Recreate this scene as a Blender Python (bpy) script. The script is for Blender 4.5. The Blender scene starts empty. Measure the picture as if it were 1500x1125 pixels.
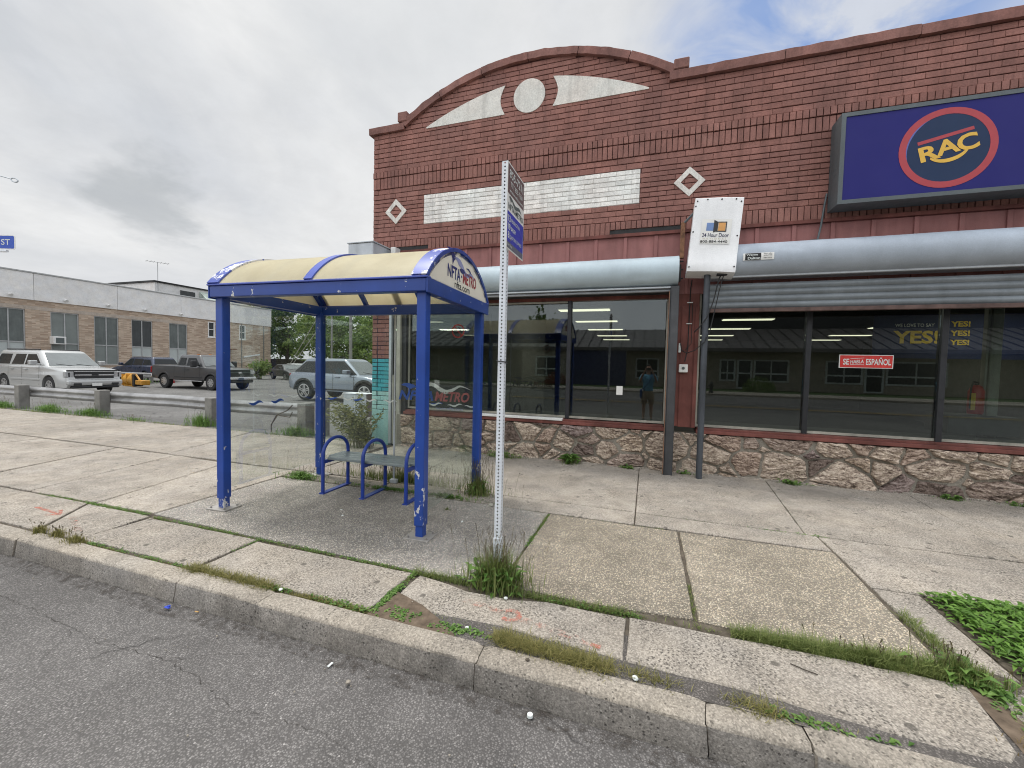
import bpy, bmesh, math, random
from mathutils import Vector, Matrix, noise as mnoise
R = math.radians
random.seed(7)
scene = bpy.context.scene
COL = scene.collection
WM = {}                                    # object -> world matrix of its thing's root


def link(o, parent=None):
    COL.objects.link(o)
    if parent is not None:
        o.parent = parent
        WM[o] = WM[parent]
    else:
        WM.setdefault(o, Matrix.Identity(4))
    return o


def tag(o, label=None, cat=None, group=None, kind=None):
    if label: o["label"] = label
    if cat: o["category"] = cat
    if group: o["group"] = group
    if kind: o["kind"] = kind
    return o


def thing(name, label, cat, loc=(0, 0, 0), rz=0.0, group=None):
    o = bpy.data.objects.new(name, None)
    o.empty_display_size = 0.2
    o.location = loc
    o.rotation_euler = (0, 0, rz)
    WM[o] = Matrix.Translation(Vector(loc)) @ Matrix.Rotation(rz, 4, 'Z')
    link(o)
    return tag(o, label, cat, group)


def copy_tree(o, parent=None):
    c = o.copy()
    COL.objects.link(c)
    c.parent = parent
    for ch in list(o.children):
        copy_tree(ch, c)
    return c


class MB:
    """collects faces; build() links them as one mesh object"""
    def __init__(s):
        s.v, s.f, s.m, s.t = [], [], [], []
        s.cm, s.ct = 0, 0.5
    def face(s, pts, tint=None):
        n = len(s.v)
        s.v.extend([tuple(p) for p in pts])
        s.f.append(tuple(range(n, n + len(pts))))
        s.m.append(s.cm); s.t.append(s.ct if tint is None else tint)
    def mesh(s, verts, faces, tint=None):
        n = len(s.v)
        s.v.extend([tuple(p) for p in verts])
        for f in faces:
            s.f.append(tuple(i + n for i in f))
            s.m.append(s.cm); s.t.append(s.ct if tint is None else tint)
    def box(s, x0, x1, y0, y1, z0, z1, M=None, skip=(), tint=None):
        p = [(x0, y0, z0), (x1, y0, z0), (x1, y1, z0), (x0, y1, z0), (x0, y0, z1), (x1, y0, z1), (x1, y1, z1), (x0, y1, z1)]
        if M is not None: p = [M @ Vector(q) for q in p]
        fs = {'b': (3, 2, 1, 0), 't': (4, 5, 6, 7), 'f': (0, 1, 5, 4), 'r': (1, 2, 6, 5), 'k': (2, 3, 7, 6), 'l': (3, 0, 4, 7)}
        s.mesh(p, [fs[k] for k in fs if k not in skip], tint)
    def bbox(s, x0, x1, y0, y1, z0, z1, b=0.006, M=None, seg=1, tint=None):
        """bevelled box"""
        bm = bmesh.new()
        bmesh.ops.create_cube(bm, size=1.0)
        for v in bm.verts:
            v.co = Vector(((x0 + x1) / 2 + v.co.x * (x1 - x0), (y0 + y1) / 2 + v.co.y * (y1 - y0), (z0 + z1) / 2 + v.co.z * (z1 - z0)))
        bmesh.ops.bevel(bm, geom=list(bm.edges), offset=b, segments=seg, affect='EDGES', profile=0.5)
        s.bm(bm, M, tint)
    def bm(s, bm, M=None, tint=None):
        bm.verts.index_update()
        s.mesh([(M @ v.co) if M is not None else v.co.copy() for v in bm.verts], [[v.index for v in f.verts] for f in bm.faces], tint)
        bm.free()
    def tube(s, pts, r, n=8, cap=True, tint=None):
        pts = [Vector(p) for p in pts]
        rr = r if isinstance(r, (list, tuple)) else [r] * len(pts)
        rings = []
        up = Vector((0, 0, 1))
        prev = None
        for i, p in enumerate(pts):
            if i == 0: d = pts[1] - p
            elif i == len(pts) - 1: d = p - pts[-2]
            else: d = (pts[i + 1] - p).normalized() + (p - pts[i - 1]).normalized()
            d.normalize()
            if prev is None:
                a = d.cross(up)
                if a.length < 0.01: a = d.cross(Vector((1, 0, 0)))
                a.normalize()
            else:
                a = prev - d * prev.dot(d)
                a.normalize()
            prev = a
            b = d.cross(a)
            rings.append([p + (a * math.cos(2 * math.pi * k / n) + b * math.sin(2 * math.pi * k / n)) * rr[i] for k in range(n)])
        v = [q for ring in rings for q in ring]
        f = []
        for i in range(len(rings) - 1):
            for k in range(n):
                f.append((i * n + k, i * n + (k + 1) % n, (i + 1) * n + (k + 1) % n, (i + 1) * n + k))
        if cap:
            f.append(tuple(reversed(range(n))))
            f.append(tuple((len(rings) - 1) * n + k for k in range(n)))
        s.mesh(v, f, tint)
    def prism(s, poly, O, ux, uy, depth, tint=None):
        """2-d outline placed at O with axes ux, uy, thickened along -(ux x uy)*depth"""
        O, ux, uy = Vector(O), Vector(ux), Vector(uy)
        n = ux.cross(uy).normalized()
        a = [O + ux * p[0] + uy * p[1] for p in poly]
        b = [q - n * depth for q in a]
        k = len(poly)
        s.mesh(a + b, [tuple(range(k)), tuple(reversed(range(k, 2 * k)))] + [(i, i + k, (i + 1) % k + k, (i + 1) % k) for i in range(k)], tint)
    def ring(s, outer, inner, O, ux, uy, depth=0.0):
        """flat band between two outlines with the same number of points"""
        O, ux, uy = Vector(O), Vector(ux), Vector(uy)
        n = ux.cross(uy).normalized()
        k = len(outer)
        a = [O + ux * p[0] + uy * p[1] for p in outer]; b = [O + ux * p[0] + uy * p[1] for p in inner]
        vs = a + b
        fs = [(i, (i + 1) % k, (i + 1) % k + k, i + k) for i in range(k)]
        if depth:
            vs = vs + [q - n * depth for q in vs]
            fs += [((i + 1) % k, i, i + 2 * k, (i + 1) % k + 2 * k) for i in range(k)]
            fs += [(i + k, (i + 1) % k + k, (i + 1) % k + 3 * k, i + 3 * k) for i in range(k)]
        s.mesh(vs, fs)
    def flat(s, vt, O, ux, uy, tint=None):
        v, f = vt
        O, ux, uy = Vector(O), Vector(ux), Vector(uy)
        s.mesh([O + ux * p[0] + uy * p[1] for p in v], f, tint)
    def build(s, name, mats, parent=None, smooth=False, angle=35):
        if not isinstance(mats, (list, tuple)): mats = [mats]
        me = bpy.data.meshes.new(name)
        vs = s.v
        if parent is not None:
            inv = WM[parent].inverted()
            vs = [inv @ Vector(p) for p in s.v]
        me.from_pydata([tuple(p) for p in vs], [], s.f)
        for m in mats: me.materials.append(m)
        me.polygons.foreach_set('material_index', s.m)
        at = me.attributes.new('tint', 'FLOAT', 'FACE')
        at.data.foreach_set('value', s.t)
        me.update()
        if smooth:
            bm = bmesh.new(); bm.from_mesh(me)
            bmesh.ops.remove_doubles(bm, verts=bm.verts, dist=0.0002)
            bm.to_mesh(me); bm.free()
            me.polygons.foreach_set('use_smooth', [True] * len(me.polygons))
            try: me.set_sharp_from_angle(angle=R(angle))
            except Exception: pass
        o = bpy.data.objects.new(name, me)
        return link(o, parent)


def fix_normals(o):
    bm = bmesh.new(); bm.from_mesh(o.data)
    bmesh.ops.recalc_face_normals(bm, faces=bm.faces)
    bm.to_mesh(o.data); bm.free()
    return o


_tc = {}
def text2d(s, w=None, h=None, bold=0.0, shear=0.0, space=1.0):
    """lettering as flat faces; the outline is fitted to w x h with its lower left corner at 0,0"""
    key = (s, bold, shear, space)
    if key not in _tc:
        cu = bpy.data.curves.new('lettering', 'FONT')
        cu.body = s; cu.size = 1.0; cu.offset = bold; cu.shear = shear; cu.space_character = space
        cu.fill_mode = 'BOTH' if hasattr(cu, 'fill_mode') else cu.fill_mode
        cu.resolution_u = 3
        o = bpy.data.objects.new('lettering', cu)
        COL.objects.link(o)
        dg = bpy.context.evaluated_depsgraph_get(); dg.update()
        me = bpy.data.meshes.new_from_object(o.evaluated_get(dg))
        v = [(p.co.x, p.co.y) for p in me.vertices]
        f = [tuple(p.vertices) for p in me.polygons]
        bpy.data.objects.remove(o); bpy.data.curves.remove(cu); bpy.data.meshes.remove(me)
        _tc[key] = (v, f)
    v, f = _tc[key]
    x0 = min(p[0] for p in v); x1 = max(p[0] for p in v); y0 = min(p[1] for p in v); y1 = max(p[1] for p in v)
    sx = (w / (x1 - x0)) if w else (h / (y1 - y0)); sy = (h / (y1 - y0)) if h else sx
    return [((p[0] - x0) * sx, (p[1] - y0) * sy) for p in v], f


def off2d(vt, dx, dy, rot=0.0):
    c, s_ = math.cos(rot), math.sin(rot)
    return [(p[0] * c - p[1] * s_ + dx, p[0] * s_ + p[1] * c + dy) for p in vt[0]], vt[1]


def ribbon(top, bot):
    """closed flat strip between an upper and a lower 2-d line of the same length"""
    k = len(top)
    return list(top) + list(bot), [(i + k, i + 1 + k, i + 1, i) for i in range(k - 1)]


def circle2d(r, n=40, cx=0, cy=0, ry=None):
    return [(cx + r * math.cos(2 * math.pi * i / n), cy + (ry or r) * math.sin(2 * math.pi * i / n)) for i in range(n)]


def wave2d(L, A, t, n=24, phase=0.0, cycles=1.5):
    """a tapering wave stroke, L long"""
    top, bot = [], []
    for i in range(n + 1):
        u = i / n
        y = A * math.sin(2 * math.pi * cycles * u + phase)
        th = t * (math.sin(math.pi * min(1, u * 1.02)) ** 0.7) / 2
        top.append((u * L, y + th)); bot.append((u * L, y - th))
    return ribbon(top, bot)
# ------------------------------------------------------------------ materials
class NT:
    def __init__(s, name):
        s.mat = bpy.data.materials.new(name)
        s.mat.use_nodes = True
        s.t = s.mat.node_tree
        s.t.nodes.clear()
        s.out = s.n('ShaderNodeOutputMaterial')
        s.tc = None
    def n(s, typ, **kw):
        nd = s.t.nodes.new(typ)
        for k, v in kw.items(): setattr(nd, k, v)
        return nd
    def l(s, a, b): s.t.links.new(a, b)
    def co(s):
        if s.tc is None: s.tc = s.n('ShaderNodeTexCoord').outputs['Object']
        return s.tc
    def set(s, sock, v):
        if isinstance(v, bpy.types.NodeSocket): s.l(v, sock)
        elif isinstance(v, (tuple, list)) and len(v) == 3 and sock.type == 'RGBA': sock.default_value = (*v, 1)
        else: sock.default_value = v
    def noise(s, scale, detail=4, rough=0.55, dist=0.0, vec=None, out='Fac'):
        nd = s.n('ShaderNodeTexNoise')
        s.l(vec if vec is not None else s.co(), nd.inputs['Vector'])
        nd.inputs['Scale'].default_value = scale; nd.inputs['Detail'].default_value = detail
        nd.inputs['Roughness'].default_value = rough; nd.inputs['Distortion'].default_value = dist
        return nd.outputs[out]
    def voro(s, scale, out='Distance', feature='F1', rnd=1.0, vec=None, flat=False):
        nd = s.n('ShaderNodeTexVoronoi', feature=feature)
        if flat: nd.voronoi_dimensions = '2D'
        s.l(vec if vec is not None else s.co(), nd.inputs['Vector'])
        nd.inputs['Scale'].default_value = scale
        nd.inputs['Randomness'].default_value = rnd
        return nd.outputs[out]
    def ramp(s, fac, stops, interp='LINEAR'):
        nd = s.n('ShaderNodeValToRGB')
        s.l(fac, nd.inputs['Fac'])
        cr = nd.color_ramp; cr.interpolation = interp
        while len(cr.elements) < len(stops): cr.elements.new(0.5)
        for e, (p, c) in zip(cr.elements, stops):
            e.position = p
            e.color = (*c, 1) if isinstance(c, (tuple, list)) else (c, c, c, 1)
        return nd.outputs['Color']
    def mix(s, fac, a, b, mode='MIX'):
        nd = s.n('ShaderNodeMix', data_type='RGBA', blend_type=mode)
        s.set(nd.inputs['Factor'], fac); s.set(nd.inputs['A'] if False else nd.inputs[6], a); s.set(nd.inputs[7], b)
        return nd.outputs[2]
    def math(s, op, a, b=0.0, clamp=False):
        nd = s.n('ShaderNodeMath', operation=op, use_clamp=clamp)
        s.set(nd.inputs[0], a); s.set(nd.inputs[1], b)
        return nd.outputs[0]
    def mapr(s, v, a, b, c=0.0, d=1.0):
        nd = s.n('ShaderNodeMapRange')
        s.l(v, nd.inputs['Value'])
        for i, x in zip(('From Min', 'From Max', 'To Min', 'To Max'), (a, b, c, d)): nd.inputs[i].default_value = x
        return nd.outputs[0]
    def scalevec(s, sc, rot=(0, 0, 0), vec=None):
        nd = s.n('ShaderNodeMapping')
        s.l(vec if vec is not None else s.co(), nd.inputs['Vector'])
        nd.inputs['Scale'].default_value = sc; nd.inputs['Rotation'].default_value = rot
        return nd.outputs['Vector']
    def sep(s, vec=None):
        nd = s.n('ShaderNodeSeparateXYZ'); s.l(vec if vec is not None else s.co(), nd.inputs[0])
        return nd.outputs
    def tint(s):
        return s.n('ShaderNodeAttribute', attribute_name='tint').outputs['Fac']
    def bump(s, h, strength=0.3, dist=0.01, normal=None):
        nd = s.n('ShaderNodeBump')
        s.l(h, nd.inputs['Height']); nd.inputs['Strength'].default_value = strength; nd.inputs['Distance'].default_value = dist
        if normal is not None: s.l(normal, nd.inputs['Normal'])
        return nd.outputs['Normal']
    def pbr(s, color, rough=0.7, metal=0.0, normal=None, spec=0.5, **kw):
        p = s.n('ShaderNodeBsdfPrincipled')
        s.set(p.inputs['Base Color'], color); s.set(p.inputs['Roughness'], rough); s.set(p.inputs['Metallic'], metal)
        p.inputs['Specular IOR Level'].default_value = spec
        if normal is not None: s.l(normal, p.inputs['Normal'])
        for k, v in kw.items(): s.set(p.inputs[k], v)
        s.last = p
        return p.outputs[0]
    def done(s, sh):
        s.l(sh, s.out.inputs['Surface'])
        return s.mat


def plain(name, c, rough=0.6, metal=0.0, var=0.15, scale=8, bump=0.0, bscale=60, spec=0.5):
    m = NT(name)
    a = tuple(x * (1 - var) for x in c); b = tuple(min(1, x * (1 + var)) for x in c)
    col = m.ramp(m.noise(scale, 5, 0.6), [(0.3, a), (0.7, b)])
    nrm = m.bump(m.noise(bscale, 3), bump, 0.004) if bump else None
    return m.done(m.pbr(col, m.mapr(m.noise(scale * 3, 3), 0.3, 0.7, rough - 0.07, rough + 0.07), metal, nrm, spec))


def concrete(name, c, speck=0.25, stain=0.25, gum=True, peb=0.0):
    m = NT(name)
    t = m.tint()
    big = m.noise(0.8, 7, 0.62)
    mid = m.noise(6, 7, 0.7)
    blot = m.ramp(m.noise(1.7, 6, 0.72, 0.4), [(0.50, 0.0), (0.66, 1.0)])
    fine = m.noise(75, 5, 0.75)
    v = m.voro(125, 'Color')
    bw = m.n('ShaderNodeRGBToBW'); m.l(v, bw.inputs[0])
    val = m.math('MULTIPLY', m.mapr(big, 0.3, 0.7, 1 - stain, 1 + stain * 0.5), m.mapr(mid, 0.3, 0.7, 1 - stain * 0.7, 1 + stain * 0.5))
    val = m.math('MULTIPLY', val, m.mapr(blot, 0, 1, 1.0, 1 - stain * 0.8))
    val = m.math('MULTIPLY', val, m.mapr(fine, 0.3, 0.7, 1 - speck, 1 + speck))
    val = m.math('MULTIPLY', val, m.mapr(bw.outputs[0], 0.2, 0.8, 1 - speck * 0.9, 1 + speck * 0.9))
    val = m.math('MULTIPLY', val, m.mapr(t, 0, 1, 0.72, 1.28))
    # exposed grit, pits and pale stones
    pit = m.ramp(m.voro(40, 'Distance', flat=gum), [(0.14, 1.0), (0.26, 0.0)])
    pitm = m.math('MULTIPLY', pit, m.ramp(m.noise(3.5, 4), [(0.40, 0.0), (0.58, 0.85)]))
    lt = m.ramp(m.voro(36, 'Distance', vec=m.scalevec((1, 1.1, 1), (0, 0, 0.7)), flat=gum), [(0.12, 1.0), (0.2, 0.0)])
    base = m.mix(m.noise(2.2, 4), tuple(x * y for x, y in zip(c, (1.05, 1.0, 0.93))), tuple(x * y for x, y in zip(c, (0.97, 0.99, 1.03))))
    vm = m.n('ShaderNodeVectorMath', operation='SCALE'); m.l(base, vm.inputs[0]); m.l(val, vm.inputs['Scale'])
    col = m.mix(pitm, vm.outputs[0], tuple(x * 0.30 for x in c))
    col = m.mix(m.math('MULTIPLY', lt, 0.45), col, tuple(min(1, x * 1.7) for x in c))
    if gum:
        nzv = m.n('ShaderNodeVectorMath', operation='MULTIPLY_ADD'); m.l(m.noise(30, 2, out='Color'), nzv.inputs[0]); nzv.inputs[1].default_value = (0.02, 0.02, 0); m.l(m.co(), nzv.inputs[2])
        g1 = m.ramp(m.voro(1.9, 'Distance', vec=nzv.outputs[0], flat=True), [(0.034, 1.0), (0.046, 0.0)])
        g2 = m.ramp(m.voro(4.7, 'Distance', vec=nzv.outputs[0], flat=True), [(0.05, 1.0), (0.072, 0.0)])
        gg = m.math('MAXIMUM', g1, m.math('MULTIPLY', g2, m.ramp(m.noise(0.9, 2), [(0.45, 0.0), (0.6, 1.0)])))
        col = m.mix(m.math('MULTIPLY', gg, 0.72), col, tuple(x * 0.25 for x in c))
    h = m.math('ADD', m.math('MULTIPLY', fine, 1.2), m.math('MULTIPLY', m.noise(30, 5, 0.7), 1.2))
    h = m.math('SUBTRACT', h, m.math('MULTIPLY', pitm, 1.5))
    return m.done(m.pbr(col, 0.9, 0, m.bump(h, 0.75, 0.006), 0.2))


def aggregate(name, c, dark=0.0):
    m = NT(name)
    cell = m.voro(92, 'Color'); d = m.voro(92, 'Distance')
    bw = m.n('ShaderNodeRGBToBW'); m.l(cell, bw.inputs[0])
    peb = m.ramp(bw.outputs[0], [(0.15, tuple(x * 0.50 for x in c)), (0.4, tuple(x * .9 for x in c)), (0.62, tuple(x * y for x, y in zip(c, (1.2, 1.12, 1.0)))), (0.88, tuple(min(1, x * 1.65) for x in c))])
    gap = m.ramp(d, [(0.28, 0.0), (0.6, 1.0)])
    col = m.mix(gap, peb, tuple(x * 0.46 for x in c))
    big = m.noise(0.8, 6, 0.65); mid = m.noise(5, 6, 0.65)
    val = m.math('MULTIPLY', m.mapr(big, 0.3, 0.7, 0.72, 1.2), m.mapr(mid, 0.3, 0.7, 0.82, 1.14))
    val = m.math('MULTIPLY', val, m.mapr(m.tint(), 0, 1, 0.7, 1.3))
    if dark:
        # a darker blotch with its own outline under and beside the shelter, and dark gum spots
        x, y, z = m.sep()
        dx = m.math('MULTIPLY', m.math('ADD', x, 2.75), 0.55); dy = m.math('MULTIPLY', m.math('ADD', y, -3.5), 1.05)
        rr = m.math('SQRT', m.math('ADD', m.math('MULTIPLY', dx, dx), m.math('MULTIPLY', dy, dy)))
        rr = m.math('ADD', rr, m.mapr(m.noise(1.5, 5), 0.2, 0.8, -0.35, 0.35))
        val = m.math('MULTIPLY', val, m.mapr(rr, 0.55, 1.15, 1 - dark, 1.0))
    vm = m.n('ShaderNodeVectorMath', operation='SCALE'); m.l(col, vm.inputs[0]); m.l(val, vm.inputs['Scale'])
    col = vm.outputs[0]
    g1 = m.ramp(m.voro(2.9, 'Distance'), [(0.03, 1.0), (0.045, 0.0)])
    col = m.mix(m.math('MULTIPLY', g1, 0.6), col, tuple(x * 0.25 for x in c))
    h = m.math('MULTIPLY', d, -1.0)
    return m.done(m.pbr(col, 0.85, 0, m.bump(h, 0.8, 0.006), 0.3))


def asphalt(name, c, crack=True):
    m = NT(name)
    cell = m.voro(105, 'Color'); d = m.voro(105, 'Distance')
    bw = m.n('ShaderNodeRGBToBW'); m.l(cell, bw.inputs[0])
    st = m.ramp(bw.outputs[0], [(0.2, tuple(x * 0.62 for x in c)), (0.5, c), (0.78, tuple(x * 1.22 for x in c)), (0.95, tuple(x * 1.6 for x in c))])
    col = m.mix(m.ramp(d, [(0.3, 0.0), (0.62, 1.0)]), st, tuple(x * 0.55 for x in c))
    cell2 = m.voro(30, 'Distance'); sp = m.ramp(cell2, [(0.12, 1.0), (0.17, 0.0)])
    spm = m.math('MULTIPLY', sp, m.ramp(m.voro(30, 'Color'), [(0.70, 0.0), (0.76, 0.8)]))
    col = m.mix(spm, col, tuple(min(1, x * 2.2) for x in c))
    val = m.math('MULTIPLY', m.mapr(m.noise(0.5, 6, 0.6), 0.3, 0.7, 0.74, 1.18), m.mapr(m.noise(3, 6, 0.7), 0.3, 0.7, 0.82, 1.15))
    vm = m.n('ShaderNodeVectorMath', operation='SCALE'); m.l(col, vm.inputs[0]); m.l(val, vm.inputs['Scale'])
    col = vm.outputs[0]
    h = m.math('MULTIPLY', d, -1.0)
    if crack:
        nz = m.noise(1.3, 5, 0.6, out='Color')
        add = m.n('ShaderNodeVectorMath', operation='MULTIPLY_ADD'); m.l(nz, add.inputs[0]); add.inputs[1].default_value = (0.7, 0.7, 0.0); m.l(m.co(), add.inputs[2])
        ck = m.voro(0.42, 'Distance', 'DISTANCE_TO_EDGE', vec=add.outputs[0])
        cm = m.math('MULTIPLY', m.ramp(ck, [(0.0, 1.0), (0.006, 0.0)]), m.ramp(m.noise(0.7, 3), [(0.42, 0.0), (0.5, 1.0)]))
        col = m.mix(m.math('MULTIPLY', cm, 0.75), col, tuple(x * 0.2 for x in c))
        h = m.math('SUBTRACT', h, cm)
    return m.done(m.pbr(col, 0.85, 0, m.bump(h, 0.75, 0.006), 0.3))


def brick_paint(name, c, var=0.22, lime=0.0):
    m = NT(name)
    n1 = m.noise(3.0, 6, 0.65); n2 = m.noise(45, 4, 0.6)
    val = m.math('MULTIPLY', m.mapr(n1, 0.3, 0.7, 1 - var, 1 + var * 0.8), m.mapr(n2, 0.3, 0.7, 0.84, 1.14))
    val = m.math('MULTIPLY', val, m.mapr(m.tint(), 0, 1, 0.8, 1.2))
    base = m.mix(m.noise(1.1, 4), tuple(x * y for x, y in zip(c, (1.0, 1.1, 1.12))), tuple(x * y for x, y in zip(c, (1.03, 0.9, 0.86))))
    vm = m.n('ShaderNodeVectorMath', operation='SCALE'); m.l(base, vm.inputs[0]); m.l(val, vm.inputs['Scale'])
    col = vm.outputs[0]
    # soot runs and worn flecks
    run = m.math('MULTIPLY', m.ramp(m.noise(2.0, 5, 0.6, vec=m.scalevec((3.2, 3.2, 0.25))), [(0.52, 0.0), (0.7, 0.5)]), 1.0)
    col = m.mix(run, col, tuple(x * 0.45 for x in c))
    if lime:
        pa = m.ramp(m.noise(0.75, 7, 0.7, 0.6), [(0.48, 0.0), (0.64, 0.38)])
        col = m.mix(pa, col, tuple(x * y for x, y in zip(c, (0.52, 0.55, 0.6))))
        pb = m.ramp(m.noise(1.9, 6, 0.7, 0.4), [(0.60, 0.0), (0.72, 0.30)])
        col = m.mix(pb, col, tuple(min(1, x * y) for x, y in zip(c, (1.25, 1.5, 1.5))))
        fl = m.ramp(m.noise(38, 5, 0.7), [(0.70, 0.0), (0.73, lime)])
        col = m.mix(fl, col, (0.5, 0.42, 0.38))
    return m.done(m.pbr(col, 0.72, 0, m.bump(m.math('ADD', n2, m.noise(160, 3)), 0.6, 0.005), 0.3))


def metal_paint(name, c, rough=0.45, metal=0.0, dirt=0.25, streak=0.3, spec=0.5):
    m = NT(name)
    st = m.noise(6, 5, 0.6, vec=m.scalevec((1.0, 1.0, 0.15)))
    val = m.math('MULTIPLY', m.mapr(m.noise(1.7, 6, 0.65), 0.3, 0.7, 1 - dirt, 1 + dirt * 0.5), m.mapr(st, 0.3, 0.7, 1 - streak * 0.6, 1 + streak * 0.4))
    val = m.math('MULTIPLY', val, m.mapr(m.noise(90, 3), 0.3, 0.7, 0.93, 1.07))
    vm = m.n('ShaderNodeVectorMath', operation='SCALE'); vm.inputs[0].default_value = c; m.l(val, vm.inputs['Scale'])
    return m.done(m.pbr(vm.outputs[0], m.mapr(m.noise(12, 4), 0.3, 0.7, rough - 0.1, rough + 0.12), metal, m.bump(m.noise(9, 3), 0.12, 0.01), spec))


def chipped(name, c, under=(0.62, 0.62, 0.60), amount=0.0, low=0.0, rough=0.35, sc=9):
    """old gloss paint that has flaked off in patches with sharp outlines; low: more flakes near the foot"""
    m = NT(name)
    x, y, z = m.sep()
    n1 = m.noise(sc, 6, 0.62, vec=m.scalevec((1.6, 1.6, 0.8))); n2 = m.noise(48, 3, 0.6)
    msk = m.math('ADD', m.math('MULTIPLY', n1, 0.8), m.math('MULTIPLY', n2, 0.2))
    if low: msk = m.math('ADD', msk, m.mapr(z, 0.0, 0.9, low, 0.0))
    fl = m.ramp(msk, [(0.665 - amount, 0.0), (0.672 - amount, 1.0)])
    val = m.mapr(m.noise(3, 5), 0.3, 0.7, 0.82, 1.14)
    vm = m.n('ShaderNodeVectorMath', operation='SCALE'); vm.inputs[0].default_value = c; m.l(val, vm.inputs['Scale'])
    un = m.ramp(m.noise(30, 4), [(0.3, tuple(x_ * 0.7 for x_ in under)), (0.6, under)])
    col = m.mix(fl, vm.outputs[0], un)
    return m.done(m.pbr(col, m.mapr(fl, 0, 1, rough, 0.7), 0, m.bump(m.math('MULTIPLY', fl, -1.0), 0.35, 0.002), 0.5))


def glass_mat(name, tint, refl=1.0, rough=0.0, smear=0.0):
    m = NT(name)
    fr = m.n('ShaderNodeFresnel'); fr.inputs['IOR'].default_value = 1.5
    tr = m.n('ShaderNodeBsdfTransparent'); tr.inputs['Color'].default_value = (*tint, 1)
    gl = m.n('ShaderNodeBsdfGlossy'); gl.inputs['Roughness'].default_value = rough
    gl.inputs['Color'].default_value = (0.95, 0.98, 1.0, 1)
    mx = m.n('ShaderNodeMixShader')
    m.l(m.math('MULTIPLY', fr.outputs[0], refl, True), mx.inputs[0]); m.l(tr.outputs[0], mx.inputs[1]); m.l(gl.outputs[0], mx.inputs[2])
    sh = mx.outputs[0]
    if smear:
        df = m.n('ShaderNodeBsdfDiffuse'); df.inputs['Color'].default_value = (0.55, 0.58, 0.52, 1)
        m2 = m.n('ShaderNodeMixShader')
        m.l(m.math('MULTIPLY', m.ramp(m.noise(1.6, 6, 0.7, vec=m.scalevec((1.5, 1.5, 0.7))), [(0.35, 0.15), (0.75, 1.0)]), smear), m2.inputs[0])
        m.l(sh, m2.inputs[1]); m.l(df.outputs[0], m2.inputs[2]); sh = m2.outputs[0]
    return m.done(sh)


def emit_mat(name, c, s):
    m = NT(name)
    e = m.n('ShaderNodeEmission'); e.inputs['Color'].default_value = (*c, 1); e.inputs['Strength'].default_value = s
    return m.done(e.outputs[0])


def leaf_mat(name, c, c2, rough=0.55, trans=0.35):
    m = NT(name)
    col = m.ramp(m.tint(), [(0.0, c), (1.0, c2)])
    p = m.pbr(col, rough, 0, None, 0.35)
    tl = m.n('ShaderNodeBsdfTranslucent'); m.l(col, tl.inputs['Color'])
    mx = m.n('ShaderNodeMixShader'); mx.inputs[0].default_value = trans
    m.l(p, mx.inputs[1]); m.l(tl.outputs[0], mx.inputs[2])
    return m.done(mx.outputs[0])


def rock_mat(name):
    m = NT(name)
    t = m.tint()
    nzw = m.noise(7, 4, 0.6, out='Color')
    add = m.n('ShaderNodeVectorMath', operation='MULTIPLY_ADD'); m.l(nzw, add.inputs[0]); add.inputs[1].default_value = (0.10, 0.10, 0.10); m.l(m.co(), add.inputs[2])
    sv = m.scalevec((5, 5, 30), (0, 0.45, 0), add.outputs[0])
    st = m.noise(1.5, 7, 0.68, 0.3, sv)
    n = m.noise(26, 7, 0.78, 0.8)
    f = m.math('ADD', m.math('MULTIPLY', st, 0.55), m.math('MULTIPLY', n, 0.45))
    col = m.ramp(f, [(0.36, (0.05, 0.040, 0.036)), (0.43, (0.19, 0.15, 0.13)), (0.485, (0.42, 0.355, 0.305)), (0.55, (0.66, 0.585, 0.51)), (0.64, (0.86, 0.80, 0.73))])
    fam = m.ramp(t, [(0.0, (0.95, 0.89, 0.82)), (0.18, (0.80, 0.70, 0.64)), (0.36, (1.0, 0.94, 0.87)), (0.52, (0.70, 0.63, 0.60)), (0.66, (0.92, 0.86, 0.79)), (0.78, (0.40, 0.35, 0.34)), (0.86, (0.56, 0.50, 0.52)), (0.93, (0.98, 0.90, 0.80))], 'CONSTANT')
    col = m.mix(1.0, col, fam, 'MULTIPLY')
    return m.done(m.pbr(col, 0.75, 0, m.bump(f, 1.0, 0.03), 0.3))


M = {}
M['concrete'] = concrete('concrete', (0.372, 0.340, 0.296), 0.27, 0.27)
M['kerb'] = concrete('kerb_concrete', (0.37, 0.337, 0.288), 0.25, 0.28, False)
M['kerbface'] = concrete('stained_shaded_kerb_face', (0.295, 0.277, 0.252), 0.24, 0.34, False)  # kerb face darker than its top: grime plus shade put into the colour
M['agg'] = aggregate('pebble_paving', (0.46, 0.41, 0.33))
M['agg_dark'] = aggregate('dark_pebble_paving', (0.52, 0.49, 0.445), 0.22)
M['asphalt'] = asphalt('asphalt', (0.205, 0.195, 0.187))
M['lot'] = asphalt('lot_asphalt', (0.24, 0.235, 0.225))
M['dirt'] = plain('joint_dirt', (0.115, 0.098, 0.078), 0.95, 0, 0.4, 14, 0.8, 90, 0.1)
M['patch'] = asphalt('asphalt_patch', (0.17, 0.155, 0.142), False)
M['orange'] = None
M['brick'] = brick_paint('painted_red_brick', (0.298, 0.145, 0.121), 0.24, 0.35)
M['mortar'] = brick_paint('painted_mortar', (0.105, 0.040, 0.036), 0.2)
M['coping'] = brick_paint('painted_coping', (0.27, 0.135, 0.115), 0.36, 0.5)
M['white_brick'] = brick_paint('white_painted_brick', (0.86, 0.86, 0.83), 0.14)
M['white_mortar'] = brick_paint('white_mortar', (0.5, 0.49, 0.47), 0.14)
M['plaster'] = brick_paint('pale_plaster', (0.74, 0.725, 0.68), 0.13)
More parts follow.
